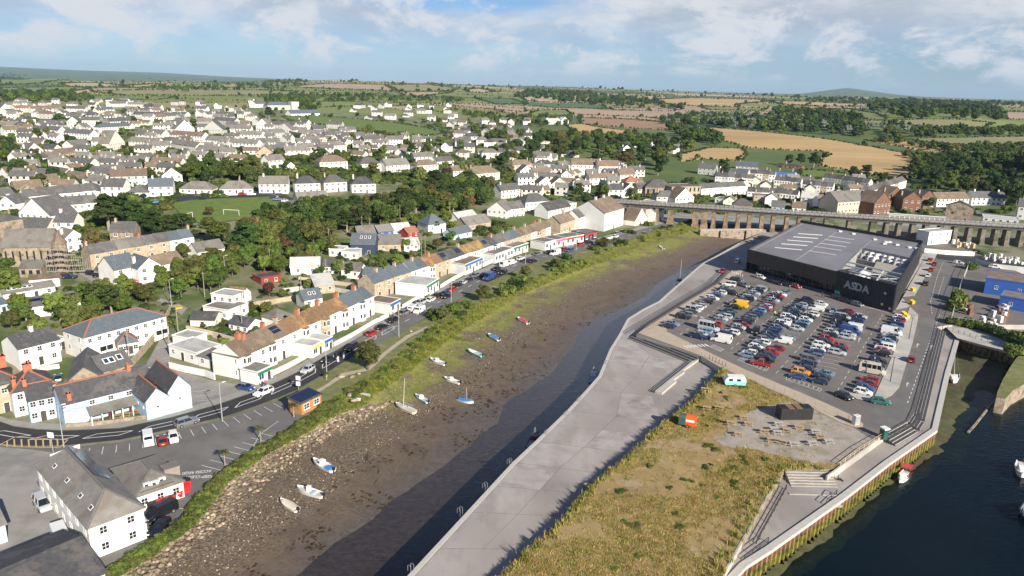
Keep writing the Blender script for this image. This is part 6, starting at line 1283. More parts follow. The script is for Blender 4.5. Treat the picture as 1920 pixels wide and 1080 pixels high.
for (p,q,lab) in (((1757,613),(1712,774),'long run of dark granite steps beside the service road'),((1711,777),(1702,790),'short turn in the dark granite steps'),((1700,792),(1657,816),'lower run of dark granite steps beside the waste ground')):
    A_,B_=G(*p,ZC),G(*q,ZC);d=(B_-A_)[:2];n_=np.array([-d[1],d[0]]);n_=-n_ if n_@np.array([1,-.4])<0 else n_
    flight('granite_steps',A_,B_,n_,ZQ,ZC,4,.62,lab)
def rail(name,pts,h,label,cat='railing',post=2.0,bars=(1.0,.5),m='metal_dark',solid=False,balusters=False):
    P=resample([np.asarray(p,float) for p in pts],post);o=empty(name,P[0],0,label,cat);z0=P[0]
    for p in P:q=MB().box(-.05,.05,-.05,.05,-.05,h).build('post',m,o);q.location=tuple(p-z0)
    for a,b in zip(P[:-1],P[1:]):
        for k in bars:MB().bar(a-z0+[0,0,h*k],b-z0+[0,0,h*k],.07).build('bar',m,o)
        if solid:MB().bar(a-z0+[0,0,h*.5],b-z0+[0,0,h*.5],.03,h*.85).build('panel',m,o)
        if balusters:
            mb=MB();n=int(np.linalg.norm(b-a)/.14)
            for i in range(1,n):c=a+(b-a)*i/n-z0;mb.box(c[0]-.012,c[0]+.012,c[1]-.012,c[1]+.012,c[2]+.08,c[2]+h*.97)
            mb.build('infill_bars',m,o)
    return o
rail('promenade_railing',[G(1190,624,ZC),G(1217,607,ZC),G(1290,562,ZC),G(1345,530,ZC),G(1364,510,ZC)],1.15,'dark metal railing between car park and quay',balusters=True)
rail('steps_railing',[G(1768,612,ZC),G(1728,772,ZC),G(1718,796,ZC),G(1668,824,ZC)],1.1,'dark railing along the top of the long granite steps',balusters=True)
rail('yard_fence',[G(1655,821,ZF),G(1610,848,ZF),G(1575,875,ZF)],1.1,'weathered timber post fence above the right quay',m='board')
# retaining wall and stairs of the right-hand quay
rw=[G(1662,822,ZQ),G(1575,886,ZQ),G(1548,906,ZQ)]
o=empty('retaining_wall',(rw[0][0],rw[0][1],ZQ),0,'pale concrete retaining wall above the right quay','wall')
for a,b in zip(rw[:-1],rw[1:]):
    P=resample([a,b],2.4)
    for p,q in zip(P[:-1],P[1:]):
        d=(q-p)[:2];d=d/np.linalg.norm(d);n_=np.array([-d[1],d[0]])*.15;z_=rw[0][:2]
        MB().prism([p[:2]+d*.01-n_-z_,q[:2]-d*.01-n_-z_,q[:2]-d*.01+n_-z_,p[:2]+d*.01+n_-z_],-.1,1.45).build('wall_panel','promenade_concrete',o)
mat('deck_timber',(.27,.24,.205),(.35,.31,.27),1.5,.85,c3=(.22,.195,.17),scale3=.6)
def slope_dir(a,b,want):
    d=(np.asarray(b)-np.asarray(a))[:2];n_=np.array([-d[1],d[0]]);return n_ if n_@np.array(want)>0 else -n_
A_,B_=G(1471,880,ZF),G(1556,882,ZF)
flight('timber_steps',A_,B_,slope_dir(A_,B_,(0,-1)),ZQ-.1,ZF+.12,6,.62,'upper flight of broad grey steps below the waste ground','deck_timber','granite_edge')
LOWZ=ZQ-.35
flight('timber_steps',G(1478,924,ZQ),G(1566,926,ZQ),slope_dir(G(1478,924,ZQ),G(1566,926,ZQ),(0,-1)),ZQ-.55,ZQ+.25,5,.6,'lower flight of broad grey steps above the piled quay','deck_timber','granite_edge')
rail('ramp_railing',[G(1474,918,ZQ),G(1440,980,ZQ),G(1418,1020,ZQ)],1.05,'dark handrail down the ramp beside the steps',bars=(1.0,.66,.33));rail('quay_railing',[G(1395,1052,ZQ),G(1424,1030,ZQ),G(1440,1018,ZQ)],1.05,'short dark railing at the lower end of the piled quay',bars=(1.0,.66,.33));rail('stair_handrail',[G(1548,948,ZQ),G(1568,928,ZQ)],1.0,'single handrail beside the lower grey steps')
o=empty('ramp_wall',(*G(1468,884,ZQ)[:2],ZQ),0,'sloping concrete wall beside the ramp','wall');pz=G(1468,884,ZQ)[:2];pts=[G(*p,ZQ)[:2]-pz for p in ((1468,884),(1440,934),(1400,1005),(1355,1085))]
for a,b in zip(pts[:-1],pts[1:]):MB().prism([a,b,b+[.35,0],a+[.35,0]],-.1,1.3).build('wall_panel','promenade_concrete',o)
# sheet piling along the dock, each pile a piece, under its concrete capping beam
mat('pile_rust',(.20,.095,.055),(.30,.15,.085),1.2,.85,.2,c3=(.12,.055,.035),scale3=.6)
mat('pile_weed',(.16,.15,.02),(.24,.20,.03),1.5,.9,.3,c3=(.06,.075,.012),scale3=.9,lo3=.45,hi3=.58)
def piling(pxs,label):
    P=[G(x,y,ZQ) for x,y in pxs];o=empty('sheet_piling',P[0],0,label,'quay wall');z0=P[0]
    Q=resample(P,1.35)
    up=MB().prism([(-.36,0),(-.22,-.42),(.22,-.42),(.36,0)],-1.75,-.42).mesh('pile','pile_rust');lo=MB().prism([(-.37,0),(-.23,-.435),(.23,-.435),(.37,0)],-5.2,-1.76).mesh('pile_foot','pile_weed')
    for a,b in zip(Q[:-1],Q[1:]):
        c=(a+b)/2-z0;d=b-a;rz=math.atan2(d[1],d[0])
        if (np.array([math.sin(rz),-math.cos(rz)])@np.array([.6,-1]))<0:rz+=math.pi
        q=link('pile',up,o,(c[0],c[1],0),rz);link('pile_foot',lo,q)
    for a,b in zip(P[:-1],P[1:]):
        d=(b-a)[:2];d/=np.linalg.norm(d);n_=np.array([d[1],-d[0]]);n_=n_ if n_@np.array([.6,-1])>0 else -n_
        MB().prism([a[:2]-z0[:2]-n_*.5,b[:2]-z0[:2]-n_*.5,b[:2]-z0[:2]+n_*.6,a[:2]-z0[:2]+n_*.6],-.42,.22).build('capping_beam','kerb_stone',o)
    return o
piling([(1752,806),(1662,868),(1582,930),(1440,1030),(1393,1060),(1300,1160)],'rusty sheet pile quay wall with yellow weed')
piling([(1795,634),(1776,700),(1752,806)],'sheet pile wall along the side dock')
piling([(1990,672),(1908,664),(1795,634)],'dark sheet pile wall at the head of the side dock')
# mud, pier and outer ground of the side dock
dm=[(1797,640),(1905,668),(1880,700),(1862,740),(1850,758),(1830,790),(1815,812),(1818,840),(1800,855),(1765,852),(1742,838),(1752,812),(1776,706)]
def bed(name,poly,prof,m,st=.9):
    """lumpy bed inside an outline; prof gives its height from the distance to the outline's wall side"""
    P=np.array(poly);lo,hi=P.min(0),P.max(0);gx,gy=np.meshgrid(np.arange(lo[0],hi[0]+st,st),np.arange(lo[1],hi[1]+st,st));ins=inpoly(gx,gy,poly)
    cell=ins[:-1,:-1]&ins[1:,:-1]&ins[:-1,1:]&ins[1:,1:]
    z=np.array([[prof(x,y)+.28*mnoise.noise(Vector((x*.16,y*.16,2)))+.16*mnoise.noise(Vector((x*.5,y*.5,7))) for x,y in zip(a,b)] for a,b in zip(gx,gy)])
    n=gx.shape[1];i,j=np.nonzero(cell);Fq=np.stack([i*n+j,i*n+j+1,(i+1)*n+j+1,(i+1)*n+j],-1);V=np.stack([gx,gy,z],-1).reshape(-1,3);u,inv=np.unique(Fq,return_inverse=True)
    tag(link(name,npmesh(name,V[u],inv.reshape(-1,4),m,smooth=True)),kind='structure')
def dist_line(x,y,L_):return min(math.hypot(x-p[0],y-p[1]) for p in L_)
dmo=[G(x,y,ZW)[:2] for x,y in ((1790,628),(1915,664),(1890,700),(1872,745),(1850,775),(1835,800),(1826,840),(1800,872),(1745,868),(1730,845),(1745,812),(1770,700))]
far_=resample([np.array([*G(x,y,ZW)[:2],0]) for x,y in ((1872,745),(1850,775),(1835,800),(1826,840),(1800,872),(1745,868))],1.0)
bed('dock_mud',dmo,lambda x,y:ZW-.75+min(1.2,.17*dist_line(x,y,far_)),'dock_mud')
tb=[(1752,806),(1662,868),(1582,930),(1440,1030),(1393,1060),(1300,1160)];A_=resample([np.array([*G(x,y,ZQ)[:2],0]) for x,y in tb],1.0)
shp=[p[:2] for p in A_[::4]]+[G(x,y,ZW)[:2] for x,y in ((1430,1180),(1560,1085),(1660,1005),(1720,950),(1800,885))]
bed('weedy_shelf',shp,lambda x,y:ZW+.42-.26*dist_line(x,y,A_),'dock_mud')
mat('dock_bed',(.012,.030,.036),(.02,.045,.05),.06,.9);struct('dock_bed',MB().quad([tuple(G(x,y,ZW-.6)) for x,y in ((1180,1350),(2500,1350),(2500,640),(1795,628))]),'dock_bed')
pier=[G(x,y,-.6)[:2] for x,y in ((1990,640),(1925,655),(1905,672),(1893,690),(1880,712),(1870,735),(1868,745),(1885,748),(1900,732),(1925,718),(1990,700))]
struct('stone_pier',MB().prism(pier,-6,-.6,0,1),['grass_verge','wall_stone'])
toe=[G(x,y,ZW) for x,y in ((1868,748),(1856,762),(1838,785),(1826,800),(1815,812))]
o=empty('slipway_kerb',(toe[0][0],toe[0][1],ZW),0,'curved line of pale stones at the foot of the pier','kerb')
for a,b in zip(resample(toe,1.2)[:-1],resample(toe,1.2)[1:]):MB().bar(a-toe[0],b-toe[0]+[0,0,.05],.4,.5).build('stone','wall_stone',o)
patch('dockside_path',[(1770,610),(1783,598),(1850,618),(1912,645),(1925,652),(1990,640),(1990,672),(1908,664),(1795,634)],ZC-.5,'promenade_concrete')
# ---------------------------------------------------------------- vehicles
def paint(name,c,metal=.0,rough=.28):
    m=mat('car_'+name,c,rough=rough,metal=metal,spec=.5);m.node_tree.nodes['Principled BSDF'].inputs['Coat Weight'].default_value=.6
for n_,c in dict(white=(.72,.72,.71),silver=(.42,.44,.46),grey=(.14,.15,.17),black=(.012,.012,.015),navy=(.014,.025,.065),blue=(.022,.06,.19),lightblue=(.17,.33,.47),red=(.34,.018,.02),darkred=(.20,.015,.025),orange=(.62,.24,.015),green=(.01,.12,.09),yellow=(.80,.48,.03),steel=(.16,.22,.30),beige=(.50,.46,.38)).items():paint(n_,c)
mat('tyre',(.015,.015,.016),rough=.85);mat('hub',(.45,.46,.47),rough=.35,metal=.7);mat('car_glass',(.012,.016,.02),rough=.06,spec=.8);mat('trim_black',(.02,.02,.022),rough=.6)
mat('lamp_clear',(.75,.76,.78),rough=.15);mat('lamp_red',(.35,.01,.01),rough=.2);mat('plate_yellow',(.75,.55,.05),rough=.5)
def wheel_mesh(r,w):
    mb=MB();k=12
    for s,rr,mi in ((1,r,0),):
        n=len(mb.v)
        for y in (-w/2,w/2):
            for i in range(k):a=2*math.pi*i/k;mb.v.append((r*math.cos(a),y,r*math.sin(a)))
        for i in range(k):j=(i+1)%k;mb.f.append((n+i,n+k+i,n+k+j,n+j));mb.m.append(0)
        mb.f.append(tuple(n+i for i in range(k)));mb.m.append(0);mb.f.append(tuple(n+k+k-1-i for i in range(k)));mb.m.append(0)
    for y in (-w/2-.012,w/2+.012):
        n=len(mb.v)
        for i in range(8):a=2*math.pi*i/8;mb.v.append((r*.6*math.cos(a),y,r*.6*math.sin(a)))
        mb.f.append(tuple(n+i for i in range(8)));mb.m.append(1)
    return mb.mesh('wheel',['tyre','hub'])
WH={.31:wheel_mesh(.31,.21),.35:wheel_mesh(.35,.24)}
CARS={  # length, width, height, belt, body line (x, top z), cabin: front base, front top, rear top, rear base
 'hatchback':(4.0,1.74,1.48,.92,[(-2.0,.80),(-1.9,.93),(-1.2,.94),(.9,.94),(1.6,.84),(1.95,.68),(2.0,.50)],.95,.25,-1.35,-1.85,.31),
 'saloon':(4.5,1.78,1.44,.93,[(-2.25,.72),(-2.15,.96),(-1.5,.97),(.8,.94),(1.75,.84),(2.2,.68),(2.25,.5)],.85,.1,-1.0,-1.65,.31),
 'estate':(4.6,1.80,1.50,.95,[(-2.3,.78),(-2.2,.95),(-1.4,.96),(.9,.95),(1.8,.86),(2.25,.68),(2.3,.5)],.95,.2,-1.75,-2.15,.31),
 'four_by_four':(4.5,1.86,1.68,1.05,[(-2.25,.90),(-2.18,1.06),(-1.4,1.07),(.9,1.06),(1.7,1.0),(2.18,.85),(2.25,.55)],1.0,.35,-1.7,-2.1,.35),
 'people_carrier':(4.7,1.88,1.85,1.05,[(-2.35,1.0),(-2.3,1.06),(-1.4,1.07),(1.2,1.05),(1.9,.95),(2.3,.75),(2.35,.5)],1.5,.7,-2.1,-2.28,.35)}
def loft(mb,st,mi=0):
    """st: list of rings (same count), closed with caps"""
    k=len(st[0]);n=len(mb.v)
    for r_ in st:mb.v+=[tuple(map(float,p)) for p in r_]
    for i in range(len(st)-1):
        for j in range(k):q=(j+1)%k;mb.f.append((n+i*k+j,n+i*k+q,n+(i+1)*k+q,n+(i+1)*k+j));mb.m.append(mi)
    mb.f.append(tuple(n+j for j in range(k))[::-1]);mb.m.append(mi);mb.f.append(tuple(n+(len(st)-1)*k+j for j in range(k)));mb.m.append(mi)
def car_shape(kind):
    L_,W_,Hh,belt,line,fb,ft,rt_,rb,wr=CARS[kind];hw=W_/2;b=MB();rings=[]
    for i,(x,z) in enumerate(line):
        e=1-.16*(abs(x)/(L_/2))**4;lo=.22 if 0<i<len(line)-1 else .32
        rings.append([(x,-hw*e*.96,lo),(x,hw*e*.96,lo),(x,hw*e,(lo+z)/2+.08),(x,hw*e*.93,z-.03),(x,hw*e*.80,z),(x,-hw*e*.80,z),(x,-hw*e*.93,z-.03),(x,-hw*e,(lo+z)/2+.08)])
    loft(b,rings);tw=hw*.70;bw=hw*.90;zt=Hh
    b.quad([(ft+.1,-tw,zt-.06),(ft+.1,tw,zt-.06),(rt_-.05,tw,zt-.05),(rt_-.05,-tw,zt-.05)][::-1]);b.quad([(ft,-tw*.9,zt),(ft,tw*.9,zt),(rt_,tw*.9,zt-.01),(rt_,-tw*.9,zt-.01)])
    for s in (-1,1):b.quad([(ft+.1,s*tw,zt-.06),(rt_-.05,s*tw,zt-.05),(rt_,s*tw*.9,zt-.01),(ft,s*tw*.9,zt)][::s])
    b.quad([(ft+.1,-tw,zt-.06),(ft,-tw*.9,zt),(ft,tw*.9,zt),(ft+.1,tw,zt-.06)][::-1]);b.quad([(rt_-.05,-tw,zt-.05),(rt_,-tw*.9,zt-.01),(rt_,tw*.9,zt-.01),(rt_-.05,tw,zt-.05)])
    for s in (-1,1):
        for p,q in (((fb,s*bw,belt),(ft+.1,s*tw,zt-.06)),((rb,s*bw,belt),(rt_-.05,s*tw,zt-.05)),(((fb+rb)/2-.1,s*bw,belt),((ft+rt_)/2-.1,s*tw,zt-.06))):b.bar(p,q,.09,.07)
        b.box(fb-.35,fb-.15,s*(hw+.07)-.07,s*(hw+.07)+.07,belt+.02,belt+.16)
    g=MB();loft(g,[[(fb+.02,-bw*.98,belt-.03),(fb+.02,bw*.98,belt-.03),(rb,bw*.98,belt-.03),(rb,-bw*.98,belt-.03)],[(ft+.08,-tw*.98,zt-.055),(ft+.08,tw*.98,zt-.055),(rt_-.03,tw*.98,zt-.045),(rt_-.03,-tw*.98,zt-.045)]])
    wb=L_*.305
    return b,g,wr,wb,hw,L_
def van_shape(L_=5.0,W_=1.95,Hh=2.0,windows=False,camper=False):
    hw=W_/2;b=MB();nose=L_/2;line=[(-nose,Hh-.12),(-nose+.1,Hh),(nose-1.75,Hh),(nose-1.45,Hh-.05),(nose-.85,1.22),(nose-.1,.95),(nose,.6)];rings=[]
    for i,(x,z) in enumerate(line):
        up=z>1.4;e=1.0 if i<5 else .93;lo=.28
        rings.append([(x,-hw*e,lo),(x,hw*e,lo),(x,hw*e,max(.55,min(1.1,z*.75))),(x,hw*(.90 if up else .92)*e,z-.06),(x,hw*(.80 if up else .82)*e,z),(x,-hw*(.80 if up else .82)*e,z),(x,-hw*(.90 if up else .92)*e,z-.06),(x,-hw*e,max(.55,min(1.1,z*.75)))])
    loft(b,rings);g=MB();zt=Hh-.14
    g.quad([(nose-.83,-hw*.78,1.27),(nose-.83,hw*.78,1.27),(nose-1.42,hw*.72,zt+.04),(nose-1.42,-hw*.72,zt+.04)])
    for s in (-1,1):
        g.quad([(nose-.95,s*(hw*.985),1.2),(nose-1.35,s*hw*.935,zt),(nose-2.05,s*hw*.935,zt),(nose-2.05,s*(hw*.985),1.2)][::-s])
        if windows:
            n=2 if not camper else 3
            for k in range(n):
                x1=nose-2.2-k*(L_-2.6)/n;x0=x1-(L_-2.6)/n+.15;g.quad([(x1,s*hw*.985,1.2),(x1,s*hw*.935,zt-.05),(x0,s*hw*.935,zt-.05),(x0,s*hw*.985,1.2)][::-s])
    g.quad([(-nose-.005,-hw*.7,1.2),(-nose-.005,-hw*.66,zt-.1),(-nose-.005,hw*.66,zt-.1),(-nose-.005,hw*.7,1.2)])
    if camper:b.box(-nose*.6,nose*.1,-.5,.5,Hh-.02,Hh+.18);b.box(-nose+.4,-nose+.9,-.4,.4,Hh-.02,Hh+.12)
    return b,g,.35,L_*.31,hw,L_
def pickup_shape():
    b,g,wr,wb,hw,L_=car_shape('four_by_four');b=MB();L_=5.1;line=[(-2.55,1.0),(-2.5,1.05),(-.6,1.05),(.9,1.06),(1.9,1.0),(2.45,.85),(2.55,.55)];hw=.93;rings=[]
    for x,z in line:rings.append([(x,-hw,.35),(x,hw,.35),(x,hw,.75),(x,hw*.95,z-.03),(x,hw*.88,z),(x,-hw*.88,z),(x,-hw*.95,z-.03),(x,-hw,.75)])
    loft(b,rings);b.box(-2.4,-.75,-.78,.78,1.045,1.055,1)
    b.box(-.62,.45,-.68,.68,1.66,1.74)
    for s in (-1,1):
        for x0,x1 in ((1.05,.45),(-.72,-.6)):b.bar((x0,s*.84,1.05),(x1,s*.66,1.7),.09)
    g=MB();loft(g,[[(1.08,-.82,1.04),(1.08,.82,1.04),(-.72,.82,1.04),(-.72,-.82,1.04)],[(.47,-.66,1.68),(.47,.66,1.68),(-.62,.66,1.68),(-.62,-.66,1.68)]])
    return b,g,.35,1.6,hw,L_
SHAPES={k:car_shape(k) for k in CARS}
SHAPES.update({'van':van_shape(4.6,1.85,1.85),'large_van':van_shape(5.4,2.0,2.35),'minibus':van_shape(5.0,1.95,2.0,True),'campervan':van_shape(6.0,2.1,2.7,True,True),'pickup':pickup_shape()})
_cm={}
def car_mesh(kind,col):
    if (kind,col) not in _cm:_cm[kind,col]=SHAPES[kind][0].mesh('body',['car_'+col,'trim_black'],False)
    if kind not in _cm:_cm[kind]=SHAPES[kind][1].mesh('window_glass','car_glass')
    return _cm[kind,col],_cm[kind]
_hl=MB().box(-.05,.05,-.2,.2,-.08,.08).mesh('headlight','lamp_clear');_tl=MB().box(-.05,.05,-.16,.16,-.1,.1).mesh('tail_light','lamp_red');_np=MB().box(-.02,.02,-.26,.26,-.06,.06).mesh('number_plate','plate_yellow')
CNAME={'hatchback':'hatchback','saloon':'saloon car','estate':'estate car','four_by_four':'off-road car','people_carrier':'people carrier','van':'small van','large_van':'tall van','minibus':'minibus','campervan':'campervan','pickup':'pickup truck'}
COLN={'steel':'steel blue','lightblue':'light blue','darkred':'dark red','navy':'navy blue','green':'dark green','grey':'dark grey'}
def car(P,ang,kind,col,label,group=None,lights=False,z=None):
    _,_,wr,wb,hw,L_=SHAPES[kind];bm_,gm=car_mesh(kind,col)
    o=empty('van' if 'van' in kind or kind=='minibus' else ('pickup_truck' if kind=='pickup' else 'car'),(P[0],P[1],P[2] if z is None else z),ang,label,{'van':'van','large_van':'van','minibus':'minibus','campervan':'campervan','pickup':'pickup'}.get(kind,'car'),group)
    link('body',bm_,o);link('window_glass',gm,o)
    for sx in (-1,1):
        for sy in (-1,1):link('wheel',WH[wr],o,(sx*wb,sy*(hw-.10),wr))
    if lights:
        for s in (-1,1):link('headlight',_hl,o,(L_/2-.07,s*hw*.68,.68));link('tail_light',_tl,o,(-L_/2+.03,s*hw*.76,.82))
        link('number_plate',_np,o,(-L_/2-.01,0,.6))
    return o
ART=lambda w:w
rowdir=(G(1700,597,ZC)-G(1637,742,ZC))[:2];rowdir/=np.linalg.norm(rowdir);bayang=math.atan2(-rowdir[0],rowdir[1])+math.pi  # bay axis, towards the lower right
CODE={'N':('hatchback','navy'),'D':('estate','grey'),'K':('four_by_four','black'),'k':('hatchback','black'),'S':('hatchback','silver'),'s':('estate','silver'),'V':('people_carrier','silver'),'W':('hatchback','white'),'w':('estate','white'),'B':('hatchback','blue'),'b':('saloon','steel'),'L':('hatchback','lightblue'),'R':('hatchback','red'),'r':('saloon','darkred'),'O':('four_by_four','orange'),'P':('pickup','red'),'p':('pickup','navy'),'C':('campervan','silver'),'c':('campervan','beige'),'Y':('large_van','yellow'),'v':('van','white'),'M':('minibus','white'),'G':('estate','green'),'m':('people_carrier','black'),'n':('estate','navy'),'u':('large_van','blue'),'T':('large_van','white'),'g':('people_carrier','grey'),'d':('hatchback','grey')}
ROWS=[('along the quay railing',(1253,610),(1361,541),'Nb..KDkVWSdKDwNbWnD'),('second from the quay',(1309,630),(1428,539),'pSLCkRdSsGk.kYWNKsDSnVS'),('third from the quay',(1352,637),(1469,548),'TWkwkSrKkdNBLrSrDSKRWb'),('fourth from the quay',(1401,665),(1514,561),'bWkWdwDknNBDkwWnwkNdKbSnKN'),('fifth from the quay',(1427,680),(1541,569),'PmNRr.vb..SNLWkw.vWW'),('sixth from the quay',(1496,705),(1587,583),'BONngDBWwkRkSdNKmVnr'),('seventh from the quay',(1536,713),(1613,592),'Nkb.....skR..sSuTdkBNS'),('beside the service road',(1618,733),(1687,594),'WBrR.cbkK.KRMkLNsTSbnBRW')]
for where,p0,p1,seq in ROWS:
    A_,B_=G(*p0,ZC+.7)[:2],G(*p1,ZC+.7)[:2];n=len(seq);k=0
    for i,ch_ in enumerate(seq):
        if ch_=='.':continue
        k+=1;kind,col=CODE[ch_];p=A_+(B_-A_)*i/(n-1)+np.array([random.gauss(0,.06),random.gauss(0,.15)])
        flip=(random.random()<.5)^(kind in ('campervan','minibus','van'))
        car((p[0],p[1],ZC),bayang+(0 if flip else math.pi)+random.gauss(0,.025),kind,col,f"{COLN.get(col, col)} {CNAME[kind]}, {ORD[k]} from near end, parking row {where}",'cars in the supermarket car park')
def carpx(px,py,kind,col,label,towards,z=ZC,lights=True,group=None):
    P=G(px,py,z+.6);Q=G(*towards,z+.6);car((P[0],P[1],z),math.atan2(Q[1]-P[1],Q[0]-P[0]),kind,col,label,group,lights)
for a in ((1582,742,'hatchback','black','black hatchback turning at the end of the parking rows',(1600,750)),(1651,752,'hatchback','green','dark green hatchback driving round the concrete island',(1680,756)),(1709,673,'hatchback','darkred','dark red hatchback driving up the service road',(1718,640)),(1562,582,'hatchback','steel','steel blue hatchback driving between the parking rows',(1556,592)),(1417,620,'four_by_four','black','black four wheel drive stopped in the parking aisle',(1412,628)),(1372,549,'four_by_four','black','black car in the aisle nearest the quay railing',(1400,556)),(1367,533,'people_carrier','white','white people carrier parked by the beige path',(1345,530)),(1381,524,'estate','black','black estate car at the far corner of the car park',(1400,528)),(1394,534,'estate','grey','dark grey estate car leaving the far corner',(1410,540)),(1425,519,'hatchback','white','white hatchback outside the store entrance',(1440,523)),
    (1446,526,'saloon','black','black saloon in the shade before the store, leftmost',(1480,536)),(1458,530,'estate','black','black estate in the shade before the store, second',(1490,540)),(1474,533,'saloon','black','black saloon in the shade before the store, third',(1500,541)),(1491,536,'saloon','red','bright red car in the shade before the store entrance',(1520,545)),(1571,558,'four_by_four','black','black four wheel drive under the store sign, leftmost',(1600,566)),(1583,562,'saloon','black','black saloon under the store sign, second',(1610,570)),(1595,566,'estate','black','black estate under the store sign, third',(1620,573)),(1607,570,'hatchback','grey','dark grey hatchback under the store sign, rightmost',(1630,577)),
    (1744,487,'hatchback','red','red hatchback furthest up the store side road',(1754,478)),(1752,494,'saloon','darkred','dark red saloon beside the right store wall',(1760,482)),(1746,505,'hatchback','red','red hatchback halfway along the right store wall',(1756,492)),(1740,516,'hatchback','white','white hatchback on the lane beside the right store wall',(1748,505)),(1735,531,'four_by_four','black','black four wheel drive nearest on the lane beside the store',(1742,518)),(1797,492,'hatchback','silver','silver hatchback on the cross road beyond the store',(1830,496)),(1866,500,'estate','white','white estate on the cross road at far right',(1890,503))):carpx(*a)
# left bank
rt1='vehicles on the harbour road'
for a in ((79,944,'people_carrier','silver','silver people carrier beside the harbour building',(92,962)),(115,1012,'large_van','white','white van behind the harbour building',(125,1035)),(301,960,'minibus','black','black van beside the red bins',(270,975)),(299,988,'saloon','black','black saloon nearest the channel bank',(285,1004)),(278,824,'van','white','white van in the forecourt bays',(281,842)),(304,825,'hatchback','darkred','dark red hatchback between two white vehicles',(300,808)),(325,819,'hatchback','white','white hatchback in the forecourt bays',(329,836)),(109,708,'saloon','green','dark teal car in the inn yard',(108,690)),
    (461,726,'hatchback','blue','blue sports car at the parking entrance',(490,733)),(271,696,'hatchback','navy','navy car behind the pale blue gables',(285,690)),(425,632,'estate','black','black car behind the balcony house',(445,635)),(333,655,'van','white','white van beside the flat garage',(350,660)),(333,581,'van','yellow','white and yellow van at the top of the lane',(322,570))):carpx(*a,z=.03)
for a in ((350,791,'four_by_four','grey','dark grey car on the curved black road',(400,776)),(494,734,'estate','white','white estate on the black road near the parking',(460,748)),(577,692,'hatchback','silver','silver hatchback on the black road before the shops',(560,702)),(617,673,'estate','black','black car near the traffic island',(595,686)),(659,651,'four_by_four','black','black four wheel drive beyond the traffic island',(640,664)),(697,624,'hatchback','red','red hatchback on the grey road',(730,608)),(717,612,'saloon','black','black saloon behind the red hatchback',(750,595)),(738,599,'four_by_four','black','black car by the corner shop',(760,586)),(759,586,'four_by_four','grey','dark car parked past the corner shop',(790,570)),(775,578,'van','white','white caravan shaped van parked at the kerb',(800,563)),(786,582,'van','white','white van on the road beside the parked vans',(760,597)),(791,566,'people_carrier','silver','grey covered vehicle parked at the kerb',(810,556)),(808,561,'hatchback','white','white hatchback parked by the garage block',(830,550)),(821,553,'hatchback','black','black hatchback parked by the garage block',(840,543)),(836,549,'hatchback','blue','blue hatchback at the kerb',(860,538)),(838,555,'saloon','black','black saloon on the road beside the kerbside cars',(815,566)),(849,542,'hatchback','red','red car in the kerbside queue',(870,531)),(858,534,'estate','black','black estate in the kerbside queue',(880,524)),(868,529,'hatchback','silver','silver hatchback in the kerbside queue',(890,519)),(880,524,'hatchback','navy','navy hatchback in the kerbside queue',(900,514)),(893,515,'estate','grey','grey estate outside the blue showroom',(915,506)),(916,520,'large_van','blue','blue van on the road by the verge tree',(890,532)),(910,514,'hatchback','blue','blue hatchback outside the showroom',(930,505)),(943,510,'estate','black','black estate beyond the blue van',(920,520)),(932,503,'saloon','black','black saloon in the far kerbside queue',(950,495)),(947,496,'large_van','white','tall white van in the far kerbside queue',(965,489)),(960,492,'van','white','white van beside the tall white van',(980,485)),(976,484,'hatchback','white','white hatchback by the gabled shops',(995,478)),(988,488,'estate','black','black estate by the gabled shops',(1005,482)),(1000,489,'saloon','black','black saloon on the road by the gabled shops',(1020,483)),(1008,476,'hatchback','grey','grey hatchback parked at the flat shop',(1025,471)),(1030,472,'saloon','black','black saloon at the flat shop',(1050,467)),(1041,475,'large_van','white','white van before the pink shop',(1025,479)),(1058,467,'hatchback','darkred','dark red car before the pink shop',(1075,463)),(1068,469,'hatchback','blue','blue car beside the pink shop',(1050,474)),(1088,458,'hatchback','red','red car before the white shop',(1105,454)),(1104,454,'estate','black','black estate before the black shop',(1120,450)),(1113,460,'saloon','black','black saloon on the road near the corner',(1095,464)),(1137,450,'saloon','black','black saloon by the tall hall',(1155,445)),(1154,443,'hatchback','white','white hatchback by the tall hall',(1170,439)),(1158,437,'estate','grey','grey estate by the tall hall, nearer the wall',(1175,433)),(1168,434,'hatchback','black','black hatchback by the tall hall',(1180,430)),(1243,426,'hatchback','black','black hatchback near the first piers',(1255,422)),(1257,424,'saloon','black','black saloon near the first piers',(1270,420))):carpx(*a,z=.05,group=rt1)
for a in ((1409,452,'hatchback','silver','silver car on the quay road behind the store',(1425,444)),(1424,445,'saloon','grey','grey car on the quay road behind the store',(1436,439)),(1383,490,'people_carrier','white','white car on the shaded quay left of the store',(1395,480)),(1355,508,'hatchback','darkred','dark red car on the upper quay in sunlight',(1340,516))):carpx(*a,z=ZQ)
